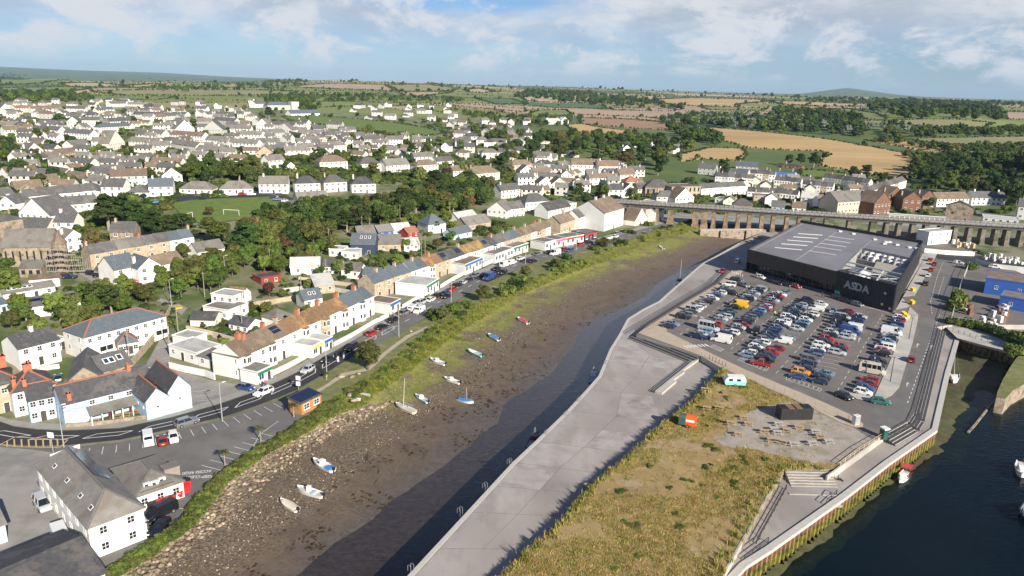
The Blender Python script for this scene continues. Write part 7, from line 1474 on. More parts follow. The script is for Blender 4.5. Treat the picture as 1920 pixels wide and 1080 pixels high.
for i,(x,y,k,c,l) in enumerate(((196,373,'hatchback','darkred','dark red car before the dormer houses'),(293,382,'hatchback','lightblue','pale blue car on the road by the football pitch'),(455,367,'hatchback','red','red car by the bungalows above the pitch'),(120,523,'hatchback','red','red car below the church'),(131,523,'saloon','navy','navy car below the church'),(172,517,'hatchback','black','black car in the church lane, leftmost'),(190,521,'estate','black','black car in the church lane, second'),(207,525,'saloon','darkred','dark plum car in the church lane'),(247,533,'hatchback','red','red car by the white gabled house'),(515,372,'hatchback','navy','navy car on the hill road by the villas'),(521,377,'saloon','steel','steel blue car on the hill road by the villas'),(536,380,'hatchback','white','white car on the hill road by the villas'),(17,341,'hatchback','black','black car among bungalows at far left'),(25,343,'hatchback','navy','navy car among bungalows at far left'),(38,337,'saloon','steel','steel blue car among bungalows at far left'),(170,285,'hatchback','silver','silver car on the steep hill road'),(152,296,'hatchback','white','white car on the steep hill road'))):
    P=T(x,y);car(P+[0,0,.35],random.uniform(-.4,.4)+(1.2 if i in (15,16,1) else 0),k,c,l,None,False)
# ---------------------------------------------------------------- boats
for n_,c in dict(white=(.74,.73,.70),cream=(.62,.56,.44),turq=(.16,.52,.50),blue=(.05,.20,.50),paleblue=(.40,.55,.65),maroon=(.16,.02,.03),navy=(.02,.03,.07),red=(.50,.04,.06),grey=(.4,.4,.38)).items():mat('boat_'+n_,c,rough=.35)
mat('boat_inner',(.42,.40,.36),(.50,.48,.43),2,.7);mat('rope',(.14,.11,.08),rough=.9)
def boat(px,py,bow,L_,hull,label,cabin=None,cover=None,outboard=True,mast=0,canopy=None,z=-3.2,rim=None,B=None,heel=.07,console=False):
    if z==-3.2:z=mud_z(px,py+4)-.06
    P=G(px,py,z+.4);Q=G(*bow,z+.4);P[2]=z;ang=math.atan2(Q[1]-P[1],Q[0]-P[0]);B=B or L_*.36;D_=L_*.17
    o=empty('boat',P,ang,label,'boat');o.rotation_euler=(heel,0,ang)
    n=11;st=[];rim_z=[]
    for i in range(n):
        t=i/(n-1);x=-L_/2+L_*t;b=B/2*(.86+.14*math.sin(min(1,t*2)*math.pi/2))*(1-max(0,(t-.45)/.55)**2.3);b=max(b,.02);sh=D_*(.82+.45*t*t);kz=D_*.0+(D_*.55*max(0,(t-.75)/.25)**2)
        st.append([(x,0,kz),(x,b*.72,kz+D_*.18),(x,b,sh),(x,b*.90,sh),(x,b*.86,sh-.22),(x,-b*.86,sh-.22),(x,-b*.90,sh),(x,-b,sh),(x,-b*.72,kz+D_*.18)]);rim_z.append((x,b,sh))
    mb=MB();loft(mb,st);
    for k,f in enumerate(mb.f[:-2]):mb.m[k]=1 if k%9 in (4,) else (2 if k%9 in (2,6) and rim else 0)
    mb.build('hull',['boat_'+hull,'boat_inner','boat_'+(rim or hull)],o)
    def top(x):t=(x+L_/2)/L_;return D_*(.82+.45*t*t),B/2*(1-max(0,(t-.45)/.55)**2.3)
    if cabin:
        x0,x1=L_*.0,L_*.34;z0,b0=top(x0);z1,b1=top(x1);hh=L_*.115;cb=MB()
        loft(cb,[[(x0,-b0*.74,z0-.25),(x0,b0*.74,z0-.25),(x0,b0*.62,z0+hh),(x0,-b0*.62,z0+hh)],[(L_*.2,-b0*.68,z0-.2),(L_*.2,b0*.68,z0-.2),(L_*.16,b0*.55,z0+hh),(L_*.16,-b0*.55,z0+hh)],[(x1,-b1*.5,z1-.12),(x1,b1*.5,z1-.12),(x1-.2,b1*.35,z1+.08),(x1-.2,-b1*.35,z1+.08)]])
        c=cb.build('cabin','boat_'+cabin,o);g=MB()
        for s in (-1,1):g.quad([(x0+.25,s*b0*.715,z0+hh*.25),(L_*.15,s*b0*.665,z0+hh*.25),(L_*.14,s*b0*.60,z0+hh*.8),(x0+.25,s*b0*.645,z0+hh*.8)][::s])
        g.quad([(L_*.205,-b0*.5,z0+hh*.2),(L_*.205,b0*.5,z0+hh*.2),(L_*.168,b0*.48,z0+hh*.9),(L_*.168,-b0*.48,z0+hh*.9)]);g.build('window','car_glass',c)
    if console:MB().box(-.1,.45,-.35,.35,D_*.6,D_+.75).build('console','boat_white',o);MB().box(-L_*.25,-L_*.15,-B*.3,B*.3,D_*.6,D_*.95).build('thwart','boat_paleblue',o)
    if cover:
        m_,x0,x1=cover;cv=MB();rr=[]
        for i in range(6):x=L_*(x0+(x1-x0)*i/5);zz,b=top(x);rr.append([(x,-b*.93,zz+.01),(x,b*.93,zz+.01),(x,b*.4,zz+.2),(x,-b*.4,zz+.2)])
        loft(cv,rr);cv.build('cover','boat_'+m_,o)
    if canopy:zz,b=top(0);q=MB().box(-L_*.42,-L_*.05,-b*.8,b*.8,zz+1.45,zz+1.53);[q.bar((x,s*b*.75,zz),(x,s*b*.75,zz+1.46),.05) for x in (-L_*.4,-L_*.07) for s in (-1,1)];q.build('canopy','boat_'+canopy,o)
    if outboard:q=MB().box(-L_/2-.55,-L_/2-.1,-.16,.16,D_*.75,D_*.75+.5);q.box(-L_/2-.38,-L_/2-.25,-.06,.06,D_*.05,D_*.76);q.build('outboard_motor','trim_black',o)
    if mast:
        MB().cyl((L_*.08,0),.07,D_*.7,D_+mast,8,0,.045).build('mast','boat_grey' if hull!='cream' else 'boat_cream',o)
        q=MB();[q.bar((L_*.08,0,D_+mast*.97),p,.02) for p in ((L_*.48,0,D_*1.25),(-L_*.48,0,D_*.85),(0,B*.46,D_),(0,-B*.46,D_))];q.build('rigging','metal_grey',o)
        if mast>4:MB().bar((L_*.07,0,D_+.9),(-L_*.38,0,D_+.85),.11).build('boom','boat_grey',o)
    return o
BO=[(605,874,(585,864),5.6,'white','white cabin boat with blue cockpit cover nearest the rocks',dict(cabin='white',cover=('blue',-.48,-.25))),(580,924,(556,917),5.4,'white','white open motor boat with console',dict(console=True)),(541,948,(524,938),4.6,'white','white boat with cream cover, nearest the camera',dict(cover=('cream',-.45,.3))),(759,767,(738,759),5.8,'cream','old cream sailing boat with wooden mast on the mud',dict(mast=6.4,outboard=False,cover=('grey',.0,.3))),(790,748,(776,741),4.6,'paleblue','pale blue cabin boat right of the cream sailing boat',dict(cabin='white')),(873,752,(892,757),4.4,'white','white dinghy with bright blue interior and thin mast',dict(cover=('blue',-.42,.3),outboard=False,mast=3.2)),(847,714,(833,710),4.6,'white','white cabin boat above the blue dinghy',dict(cabin='white')),(820,679,(804,674),5,'white','white cabin boat nearest the green bank',dict(cabin='white')),(890,663,(873,657),5.4,'turq','turquoise hulled boat with white foredeck',dict(rim='white',cover=('white',.0,.38))),(925,633,(912,627),5,'white','white boat with royal blue cover',dict(cover=('blue',-.35,.25))),(980,602,(968,597),5.2,'white','white boat with red cover furthest up the mud',dict(cover=('red',-.35,.25))),(663,747,(655,746),3,'white','tiny white rowing dinghy on the weedy shore',dict(outboard=False,z=-3.2)),(682,739,(674,738),3,'grey','grey upturned looking dinghy behind the tiny white one',dict(outboard=False,z=-3.2,cover=('grey',-.4,.4))),(1240,464,(1234,461),4.5,'white','small white boat below the far bank',dict()),
 (1112,708,(1116,694),6.5,'paleblue','pale blue workboat with white wheelhouse moored to the quay',dict(cabin='white',z=ZW-.3,heel=0,mast=2.2,outboard=False)),(1001,829,(1010,815),6,'maroon','maroon boat with mast moored below the quay edge',dict(z=ZW-.3,heel=0,mast=2.6,cabin='maroon',outboard=False)),(1274,530,(1279,518),6.5,'navy','dark yacht with tall mast in the narrow stream',dict(z=ZW-.35,heel=0,mast=8.5,outboard=False,cabin='navy')),(1789,712,(1786,728),7.2,'white','white sailing yacht aground in the side dock',dict(z=ZW+.1,heel=.12,mast=9.5,cabin='white',outboard=False)),(1694,896,(1683,910),5.8,'white','white motor boat with red canopy by the piled quay',dict(z=ZW-.3,heel=0,cabin='white',canopy='red',rim='maroon',outboard=True)),(1916,884,(1912,912),7.5,'white','white cabin boat cut by the right edge',dict(z=ZW-.35,heel=0,cabin='white',mast=2.5)),(1926,965,(1918,985),7,'navy','dark boat cut by the right edge, lower one',dict(z=ZW-.35,heel=0,cabin='grey'))]
for x,y,bow,L_,h_,lb,kw in BO:boat(x,y,bow,L_,h_,lb,**kw)
for a,b in (((565,960),(650,1002)),((610,935),(700,975)),((690,725),(740,760))):
    A_,B_=G(*a,-3.4),G(*b,-4.2);o=MB();P=resample([A_,B_],1.5)
    for p,q in zip(P[:-1],P[1:]):o.bar(p+[0,0,.12],q+[random.uniform(-.1,.1),0,.12],.09)
    tag(o.build('mooring_rope','rope'),f'dark mooring rope lying on the mud by {"the cream covered boat" if a[0] == 565 else "the console boat" if a[0] == 610 else "the cream sailing boat"}','rope')
# ladder hoops along the quay edge
for i,(x,y) in enumerate(((770,1070),(862,962),(909,915),(955,870),(1024,815),(1061,779),(1085,753),(1136,683),(1270,533),(1294,513))):
    P=G(x,y,ZQ);o=empty('quay_ladder',P,R(50),f'galvanised ladder hoops on the quay edge, {ORD[i + 1]} from the bottom','ladder','ladders along the quay edge')
    for s in (-.28,.28):
        q=MB();pts=[(s,-.35,-3.5),(s,-.35,.9),(s,-.2,1.05),(s,.15,1.05),(s,.3,.9),(s,.3,0)];[q.bar(a,b,.06) for a,b in zip(pts[:-1],pts[1:])];q.build('hoop','metal_grey',o)
    q=MB();[q.bar((-.28,-.35,-3.3+.35*k),(.28,-.35,-3.3+.35*k),.04) for k in range(9)];q.build('rungs','metal_grey',o)
# ---------------------------------------------------------------- waste ground: tables, container, caravan, horsebox
mat('bench_wood',(.34,.24,.14),(.42,.30,.18),2,.8);mat('bench_grey',(.34,.33,.31),(.42,.40,.37),2,.8)
def table_meshes(m):
    t=MB();[t.box(-.95,.95,-.36+.15*k,-.22+.15*k,.72,.76) for k in range(5)];s=MB();s.box(-.95,.95,-.13,.13,.43,.47)
    l=MB();[l.bar((0,a,0),(0,-a*.35,.74),.09) for a in (-.62,.62)];l.box(-.04,.04,-.82,.82,.36,.43)
    return [q.mesh(n_,m) for q,n_ in ((t,'table_top'),(s,'seat'),(l,'leg_frame'))]
TM=[table_meshes('bench_wood'),table_meshes('bench_grey')]
for i,(x,y,k) in enumerate(((1394,786,0),(1370,797,0),(1403,798,0),(1384,817,0),(1459,798,1),(1451,808,1),(1432,812,0),(1457,814,1),(1475,810,0),(1497,804,0),(1446,828,0),(1467,832,0),(1488,836,1),(1522,834,1),(1528,812,1),(1537,821,0),(1553,831,1),(1325,769,0),(1322,734,0),(1348,769,0))):
    P=G(x,y,ZF+.11);ing=inpoly(P[0],P[1],grav);P[2]=ZF+(.11 if ing else .2);o=empty('picnic_table',P,random.uniform(-.5,.2),f"{'pale wooden' if k == 0 else 'grey weathered'} picnic table on the waste ground, {ORD[i + 1]} counting from the left rear",'picnic table','picnic tables on the waste ground')
    t,s,l=TM[k];link('table_top',t,o);[link('seat',s,o,(0,q,0)) for q in (-.68,.68)];[link('leg_frame',l,o,(q,0,0)) for q in (-.7,.7)]
mat('container_black',(.02,.021,.023),(.03,.03,.033),1,.5);mat('rust_brown',(.26,.15,.08),(.34,.21,.12),1,.8);mat('caravan_teal',(.24,.66,.60),rough=.4);mat('horsebox_orange',(.75,.10,.015),rough=.4);mat('horsebox_green',(.05,.09,.075),rough=.5)
a,b=G(1463,789,ZF),G(1523,788,ZF);w=float(np.linalg.norm(b-a));o=empty('shipping_container',(a[0],a[1],ZF+.1),math.atan2(b[1]-a[1],b[0]-a[0]),'black shipping container on the gravel yard','container');MB().box(0,w,0,2.5,0,2.5).build('box','container_black',o)
for i in range(24):MB().box(w*i/24+.04,w*(i+.6)/24,-.05,0,.12,2.4).build('rib','container_black',o)
for i in range(16):MB().box(w*i/16+.03,w*(i+.7)/16,.05,2.45,2.5,2.55).build('roof_rib','rust_brown' if i in (4,5,6,8,9,10) else 'container_black',o)
def caravan(px,py,px2,py2,L_,m_lo,m_hi,label,name,flat=False):
    a,b=G(px,py,ZF),G(px2,py2,ZF);o=empty(name,(a[0],a[1],ZF+.3),math.atan2(b[1]-a[1],b[0]-a[0]),label,name.replace('_',' '))
    pf=[(.25,.35),(0,.9),(.35,1.9),(.8,2.25),(L_-.6,2.3),(L_-.15,2.0),(L_,1.0),(L_-.2,.35)];lo=[p for p in pf if p[1]<1.2]
    for nm,P,m in (('upper_body',[(.02,1.25)]+pf[2:6]+[(L_-.03,1.25)],m_hi),('lower_body',[(.25,.35),(0,.9),(.02,1.248),(L_-.03,1.248),(L_,1.0),(L_-.2,.35)],m_lo)):
        q=MB();n=len(P);q.v=[(x,0,z) for x,z in P]+[(x,2.0,z) for x,z in P];q.f=[tuple(range(n)),tuple(range(2*n-1,n-1,-1))]+[(i,n+i,n+(i+1)%n,(i+1)%n) for i in range(n)];q.m=[0]*len(q.f);q.build(nm,m,o)
    for x in (.9,L_*.55):MB().box(x,x+.9,-.03,0,1.3,1.85).build('window','car_glass',o)
    for y in (.1,1.9):link('wheel',WH[.31],o,(L_*.5,y,.31))
    MB().bar((L_-.2,1,.45),(L_+1.0,1,.45),.1).build('tow_bar','metal_dark',o)
caravan(1358,726,1398,728,4.9,'caravan_teal','boat_white','vintage teal and white caravan behind the waste ground','caravan')
a,b=G(1271,800,ZF),G(1302,806,ZF);o=empty('horsebox_trailer',(a[0],a[1],ZF+.15),math.atan2(b[1]-a[1],b[0]-a[0]),'orange horsebox trailer with dark green front','trailer');L_=float(np.linalg.norm(b-a))
for nm,x0,x1,m in (('front_body',0,L_*.42,'horsebox_green'),('rear_body',L_*.422,L_,'horsebox_orange')):
    q=MB();loft(q,[[(x,0,.4),(x,1.9,.4),(x,1.9,1.9),(x,1.5,2.4),(x,.4,2.4),(x,0,1.9)] for x in (x0,x1)]);q.build(nm,m,o)
for s in (0,1.9):link('wheel',WH[.35],o,(L_*.55,s,.35))
MB().box(L_*.44,L_*.95,-.03,0,1.3,1.8).build('hatch','boat_white',o)
a=G(1656,822,ZF);o=empty('portable_toilet',(a[0],a[1],ZF),R(20),'green portable toilet with white roof by the granite steps','portable toilet');MB().box(-.6,.6,-.6,.6,0,2.1).build('cabin','horsebox_green',o);MB().prism([(-.68,-.68),(.68,-.68),(.68,.68),(-.68,.68)],2.1,2.4).build('roof','boat_white',o);MB().box(-.4,.4,-.63,-.6,.1,2.0).build('door','car_green',o)
a=G(1604,795,ZC);o=empty('utility_cabinet',(a[0],a[1],ZC),R(25),'pale grey utility cabinet at the path corner','cabinet');MB().box(-.7,.7,-.45,.45,0,2.0).build('case','wall_palegrey',o);[MB().box(x,x+.62,-.48,-.45,.1,1.9).build('door','plant_grey',o) for x in (-.66,.04)]
for i,(x,y,w) in enumerate(((1210,836,1.6),(1104,912,1.6))):a=G(x,y,ZQ);o=empty('stone_block',(a[0],a[1],ZQ),R(40),f"pale stone block on the quay below the waste ground, {'upper' if i == 0 else 'lower'} one",'stone block');MB().prism([(-1,-.4),(.9,-.5),(1.05,.4),(-.9,.5)],0,[.6,.5,.55,.65]).build('stone','wall_stone',o)
# ---------------------------------------------------------------- lamps, poles, bollards, bins, signs
mat('pole_wood',(.24,.20,.16),(.30,.26,.21),2,.9);mat('post_grey',(.50,.51,.52),rough=.4,metal=.4)
def lamp(P,h,label,arm=1.2,two=False,m='post_grey',rz=R(40)):
    o=empty('street_lamp',P,rz,label,'street lamp','lamp posts');MB().cyl((0,0),.11,-.1,h,8,0,.06).build('post',m,o)
    for s in ((1,-1) if two else (1,)):MB().bar((0,0,h-.05),(s*arm,0,h+.1),.07).build('arm',m,o);q=MB().box(s*arm-.35,s*arm+.35,-.12,.12,h+.05,h+.17).build('lamp_head','ac_white',o)
for (x,y),lb in (((120,838),'tall lamp post in front of the inn wing'),((417,790),'tall lamp post between black road and parking bays'),((613,707),'tall lamp post by the flower bed'),((748,632),'tall lamp post on the verge beyond the crossing'),((846,575),'tall lamp post beside the verge tree'),((985,495),'tall lamp post by the gabled shops'),((322,575),'lamp post at the top of the lane'),((1080,470),'lamp post opposite the pink shop'),((423,525),'lamp post on the scrubby bank')):lamp(T(x,y),8.2,lb,.9)
for (x,y),lb in (((1306,635),'twin headed lamp near the quay end of the car park'),((1605,567),'twin headed lamp under the store sign'),((1704,636),'lamp on the concrete island, upper one'),((1669,716),'lamp on the concrete island, lower one'),((1432,512),'twin headed lamp before the store entrance'),((1450,585),'twin headed lamp among the middle parking rows'),((1820,500),'tall lamp beside the cross road'),((1672,430),'lamp behind the store roof'),((1595,425),'lamp behind the store near the viaduct')):lamp(G(x,y,ZC),6.3,lb,.8,True,'metal_dark',bayang)
for i,(x,y) in enumerate(((507,507),(679,440),(694,443),(687,513),(797,477),(823,457),(843,408),(750,415),(617,465),(244,678),(318,655),(335,630),(384,557),(565,548),(612,527),(460,590),(455,625),(790,483),(330,310),(183,305),(545,340))):
    P=T(x,y);o=empty('telegraph_pole',P,0,f'wooden telegraph pole, {ORD[i + 1]} of those among the gardens and lanes','telegraph pole','telegraph poles');MB().cyl((0,0),.15,-.3,8,7,0,.1).build('pole','pole_wood',o);MB().box(-.6,.6,-.05,.05,7.4,7.5).build('crossarm','pole_wood',o)
def bollards(a,b,n,z,h,m,where,r=.07):
    A_,B_=G(*a,z),G(*b,z);me=MB().cyl((0,0),r,-.05,h,8);me.cyl((0,0),r*1.15,h,h+.04,8);me=me.mesh('bollard',m)
    for i in range(n):tag(link('bollard',me,None,A_+(B_-A_)*i/max(1,n-1)),f'slim bollard {where}, {ORD[i + 1]} from the left','bollard','bollards '+where)
bollards((1220,617),(1250,603),6,ZC,.95,'rust_brown','at the beige path corner');bollards((1285,585),(1352,541),12,ZC,.95,'rust_brown','along the beige path');bollards((1372,512),(1392,519),6,ZC,1.0,'ac_white','before the store corner');bollards((1330,673),(1360,687),6,ZC,.95,'granite_dark','at the edge of the car park road');bollards((1776,618),(1898,656),12,ZC-.5,1.0,'granite_dark','along the dockside path');bollards((1400,709),(1590,792),11,ZF,1.5,'pole_wood','fencing the waste ground',.05);bollards((1496,546),(1545,559),5,ZC,.95,'granite_dark','before the store fascia')
for i,(x,y) in enumerate(((1442,545),(1436,560),(1422,575),(1410,590),(1397,606),(1382,622),(1524,690),(1548,660))):
    P=G(x,y,ZC);o=empty('tree_guard',P,0,f'thin sapling in a guard among the parking rows, {ORD[i + 1]} from the rear','sapling','car park saplings');MB().cyl((0,0),.05,0,2.6,6).build('stem','bark',o);MB().box(-.2,.2,-.2,.2,0,1.1).build('guard','metal_dark',o)
mat('bin_red',(.55,.02,.03),rough=.5)
bin_b=MB();loft(bin_b,[[(-.55,-.4,.15),(.55,-.4,.15),(.55,.4,.15),(-.55,.4,.15)],[(-.65,-.5,1.15),(.65,-.5,1.15),(.65,.5,1.15),(-.65,.5,1.15)]]);bin_b=bin_b.mesh('body','bin_red');bin_l=MB().prism([(-.68,-.53),(.68,-.53),(.68,.53),(-.68,.53)],1.152,[1.22,1.22,1.4,1.4]).mesh('lid','bin_red');bin_k=MB().prism([(-.68,-.53),(.68,-.53),(.68,.53),(-.68,.53)],1.152,[1.22,1.22,1.4,1.4]).mesh('lid','trim_black')
for i,(x,y) in enumerate(((286,957),(298,951),(311,944),(323,938),(335,933),(349,924),(350,912))):o=empty('wheeled_bin',G(x,y),R(35),f'red wheeled bin beside the kitchen wing, {ORD[i + 1]} from the left','bin','red bins');link('body',bin_b,o);link('lid',bin_l if i%3 else bin_k,o)
ybm=MB().box(-.7,.7,-.5,.5,.1,1.0).mesh('body','bin_yellow');ylm=MB().prism([(-.75,-.55),(.75,-.55),(.75,.55),(-.75,.55)],1.0,[1.05,1.05,1.35,1.35]).mesh('lid','bin_yellow')
for (x,y),lb in (((1711,546),'yellow grit bin beside the right store wall'),((1710,570),'yellow grit bin at the tip of the forecourt'),((1694,592),'yellow bin beside the red parked car'),((1700,597),'yellow bin nearest the concrete island'),((1645,574),'yellow bin against the black store wall')):o=empty('grit_bin',G(x,y,ZC+.1),R(30),lb,'bin','yellow bins');link('body',ybm,o);link('lid',ylm,o)
def signpost(px,py,h,w,hh,label,n=1):
    o=empty('road_sign',T(px,py),R(-10),label,'sign');MB().cyl((0,0),.06,-.1,h,6).build('post','post_grey',o);[MB().box(-w/2,w/2,-.06,-.02,h-hh-k*hh*1.35,h-k*hh*1.35).build('board','ac_white',o) for k in range(n)]
signpost(560,733,3.6,1.0,1.0,'pair of white sign boards on one post by the road',2);signpost(100,848,4.0,1.3,1.1,'white sign board by the hatched island');signpost(700,665,2.4,.5,.5,'small white sign near the traffic island')
o=empty('hoarding',T(96,868),R(55),'leaning white hoarding at the corner of the harbour building','hoarding');[MB().box(i*1.0,i*1.0+.96,0,.08,0,1.6).build('board','ac_white',o) for i in range(5)]
for i,(x,y) in enumerate(((634,678),(645,672))):o=empty('traffic_bollard',T(x,y),0,f"white traffic island bollard, {'left' if i == 0 else 'right'} one",'bollard');MB().cyl((0,0),.35,0,.2,10).build('base','kerb_stone',o);MB().box(-.2,.2,-.15,.15,.2,1.3).build('shell','ac_white',o)
# goal, boulders and people
for i,(x,y) in enumerate(((434,405),(352,412))):o=empty('football_goal',T(x,y)+[0,0,.35],R(-6 if i==0 else 80),f"white football goal on the pitch, {'right' if i == 0 else 'left'} one",'goal');[MB().cyl((q,0),.09,0,2.4,6).build('goalpost','ac_white',o) for q in (-3.6,3.6)];MB().bar((-3.6,0,2.4),(3.6,0,2.4),.16).build('crossbar','ac_white',o)
for i,(x,y,s) in enumerate(((640,708,.9),(660,708,.7),(672,702,.6),(770,622,.5),(665,752,.8),(655,742,.9))):q=link('boulder',rock(70+i,'stone_pale'),None,T(x,y)+[0,0,.2],i,(s*1.3,s,s));tag(q,f'pale boulder on the grass verge, {ORD[i + 1]} from the left','boulder','verge boulders')
mat('skin',(.48,.30,.22),rough=.6);mat('cloth_dark',(.02,.02,.025),rough=.9);mat('cloth_yellow',(.75,.75,.05),rough=.8);mat('cloth_pink',(.65,.08,.16),rough=.8);mat('cloth_blue',(.06,.14,.32),rough=.8);mat('cloth_white',(.7,.7,.68),rough=.8)
def person(P,rz,top,leg,label,sit=False):
    mb=MB();S_=.84 if not sit else .12
    def tube(P_,rs,mi,k=8):
        st=[]
        for (x,y,z),(rx,ry) in zip(P_,rs):st.append([(x+rx*math.cos(2*math.pi*i/k),y+ry*math.sin(2*math.pi*i/k),z) for i in range(k)])
        loft(mb,st,mi)
    for s in (-1,1):
        if sit:mb.bar((0,s*.1,.16),(.45,s*.12,.34),.15,.15,1);mb.bar((.45,s*.12,.34),(.78,s*.13,.08),.12,.12,1);mb.bar((.76,s*.13,.06),(.95,s*.13,.06),.09,.1,1)
        else:tube([(s*.04,s*.11,0),(-s*.02,s*.11,.45),(0,s*.09,.86)],[(.06,.06),(.075,.075),(.10,.095)],1);mb.box(s*.04-.08,s*.04+.18,s*.11-.05,s*.11+.05,0,.08,1)
        tube([(.10,s*.29,S_-.02),(.03,s*.27,S_+.28),(0,s*.19,S_+.56)],[(.035,.035),(.045,.045),(.06,.06)],0);tube([(.12,s*.29,S_-.12),(.11,s*.29,S_-.01)],[(.035,.025),(.035,.03)],2)
    tube([(0,0,S_-.04),(0,0,S_+.2),(0,0,S_+.5),(0,0,S_+.62)],[(.11,.17),(.10,.15),(.12,.20),(.06,.08)],0);tube([(0,0,S_+.60),(.01,0,S_+.68)],[(.05,.05),(.05,.05)],2)
    tube([(.02,0,S_+.67),(.03,0,S_+.72),(.02,0,S_+.82),(0,0,S_+.90)],[(.05,.05),(.09,.075),(.10,.08),(.05,.04)],2);tube([(-.02,0,S_+.80),(-.015,0,S_+.88),(-.01,0,S_+.93)],[(.105,.088),(.10,.08),(.04,.04)],3)
    o=mb.build('person',['cloth_'+top,'cloth_'+leg,'skin','cloth_dark']);o.location=tuple(map(float,P));o.rotation_euler=(0,0,rz);return tag(o,label,'person')
for x,y,z,rz,t,l,s,lb in ((1571,900,ZQ,-.5,'dark','dark',True,'person in black sitting on the right quay'),(1452,592,ZC,1,'yellow','dark',False,'person in yellow vest walking between the parking rows'),(1541,557,ZC,2,'dark','dark',False,'person in dark clothes before the store fascia'),(1479,550,ZC,1,'dark','dark',False,'person in black crossing to the store'),(1351,557,ZC,0,'pink','dark',False,'person in bright pink top by the quay row'),(1443,583,ZC,2,'white','blue',False,'person in white top beside the maroon car'),(1352,619,ZC,0,'pink','blue',False,'person in orange pink top between the second and third rows'),(1377,596,ZC,0,'blue','blue',False,'person in blue beside the parked red saloon'),(492,727,.1,1,'dark','dark',False,'dark clothed person outside the green signed shop'),(498,724,.1,2,'pink','dark',False,'person in pink outside the green signed shop'),(737,594,.1,1,'pink','dark',False,'person in pink outside the corner shop'),(1418,519,ZC,0,'white','dark',False,'person in white by the store entrance car'),(1495,541,ZC,0,'white','blue',False,'person loading the bright red car')):person(G(x,y,z+(.0 if s else 0)),rz,t,l,lb,s)
# ---------------------------------------------------------------- garden and roadside walls
def wallrun(pxs,h,label,m='wall_white',th=.3,cap=True,piece=3.0):
    P=[T(*p) for p in pxs];o=empty('garden_wall',P[0],0,label,'wall');z=P[0]
    for a,b in zip(resample(P,piece)[:-1],resample(P,piece)[1:]):
        d=(b-a)[:2];n_=np.linalg.norm(d)
        if n_<.2:continue
        d=d/n_;k=np.array([-d[1],d[0]])*th/2;f=lambda p,s,e:p[:2]+k*s+d*e-z[:2]
        MB().prism([f(a,-1,.01),f(b,-1,-.01),f(b,1,-.01),f(a,1,.01)],[a[2]-z[2]-.4]*4,[a[2]-z[2]+h,b[2]-z[2]+h,b[2]-z[2]+h,a[2]-z[2]+h]).build('wall_section',m,o)
wallrun([(507,706),(540,690),(580,668)],1.2,'cream front garden wall by the yellow shop','wall_cream');wallrun([(626,650),(660,632),(700,608),(728,594)],1.2,'white front garden wall behind the red car');wallrun([(755,578),(775,566),(800,556)],1.2,'white wall before the garage block');wallrun([(826,540),(850,525),(868,516)],1.2,'white wall between garage and showroom');wallrun([(905,500),(928,490)],1.4,'white wall beyond the showroom');wallrun([(245,690),(272,660),(300,622),(320,585)],1.8,'tan stone wall climbing beside the lane','wall_tan');wallrun([(318,690),(345,697),(385,705),(403,712)],1.5,'white wall along the top of the parking');wallrun([(124,802),(160,800),(200,796),(240,790),(274,786)],.9,'low stone terrace wall before the inn','wall_stone');wallrun([(350,622),(400,632),(445,645),(470,648)],1.6,'long pale wall behind the cottage','wall_beige');wallrun([(440,598),(480,612),(520,622)],2.0,'tall white wall of the back gardens');wallrun([(475,575),(520,568),(570,560)],1.5,'tan wall between back gardens','wall_tan');wallrun([(530,548),(590,540),(640,548),(700,560)],1.3,'long grey wall behind the second terrace','wall_grey');wallrun([(560,525),(620,532),(680,540)],1.2,'pale wall below the garages','wall_beige');wallrun([(395,368),(480,366)],1.0,'white wall before the bungalows above the pitch');wallrun([(1050,412),(1085,405),(1120,396)],2.5,'high stone railway wall left of the viaduct','wall_stone');wallrun([(300,486),(345,478),(368,474)],1.2,'white wall before the stone row');wallrun([(66,700),(95,692),(112,690)],1.0,'white wall of the inn yard');wallrun([(1125,455),(1150,446)],1.0,'white wall below the corner house')
# kiosk on the forecourt edge, inn furniture
a,b=G(566,779),G(603,760);k=house(a,b,3.6,2.7,.5,'mono','wood','dark','timber kiosk with solar panelled roof beside the verge',cat='kiosk',name='kiosk',n=2,floors=1,door=False,ww=1.6);wk=float(np.linalg.norm(b-a))
for i in range(6):q=link('solar_panel',PANEL,k,(wk*(i+.5)/6,1.8,3.05),0,(wk/6*.95,3.2,1));q.rotation_euler=(math.atan(.5/3.6),0,0)
for i,(x,y) in enumerate(((178,793),(222,784),(236,781),(258,775))):o=empty('picnic_table',G(x,y),R(20),f'brown picnic table on the inn terrace, {ORD[i + 1]} from the left','picnic table','inn terrace tables');t,s,l=TM[0];link('table_top',t,o);[link('seat',s,o,(0,q,0)) for q in (-.68,.68)];[link('leg_frame',l,o,(q,0,0)) for q in (-.7,.7)]
for i,(x,y) in enumerate(((207,787),(247,778))):o=empty('parasol',G(x,y),0,f"closed maroon parasol on the inn terrace, {'left' if i == 0 else 'right'} one",'parasol');MB().cyl((0,0),.04,0,2.6,6).build('pole','pole_wood',o);MB().cyl((0,0),.22,.8,2.5,8,0,.05).build('canopy','boat_maroon',o)
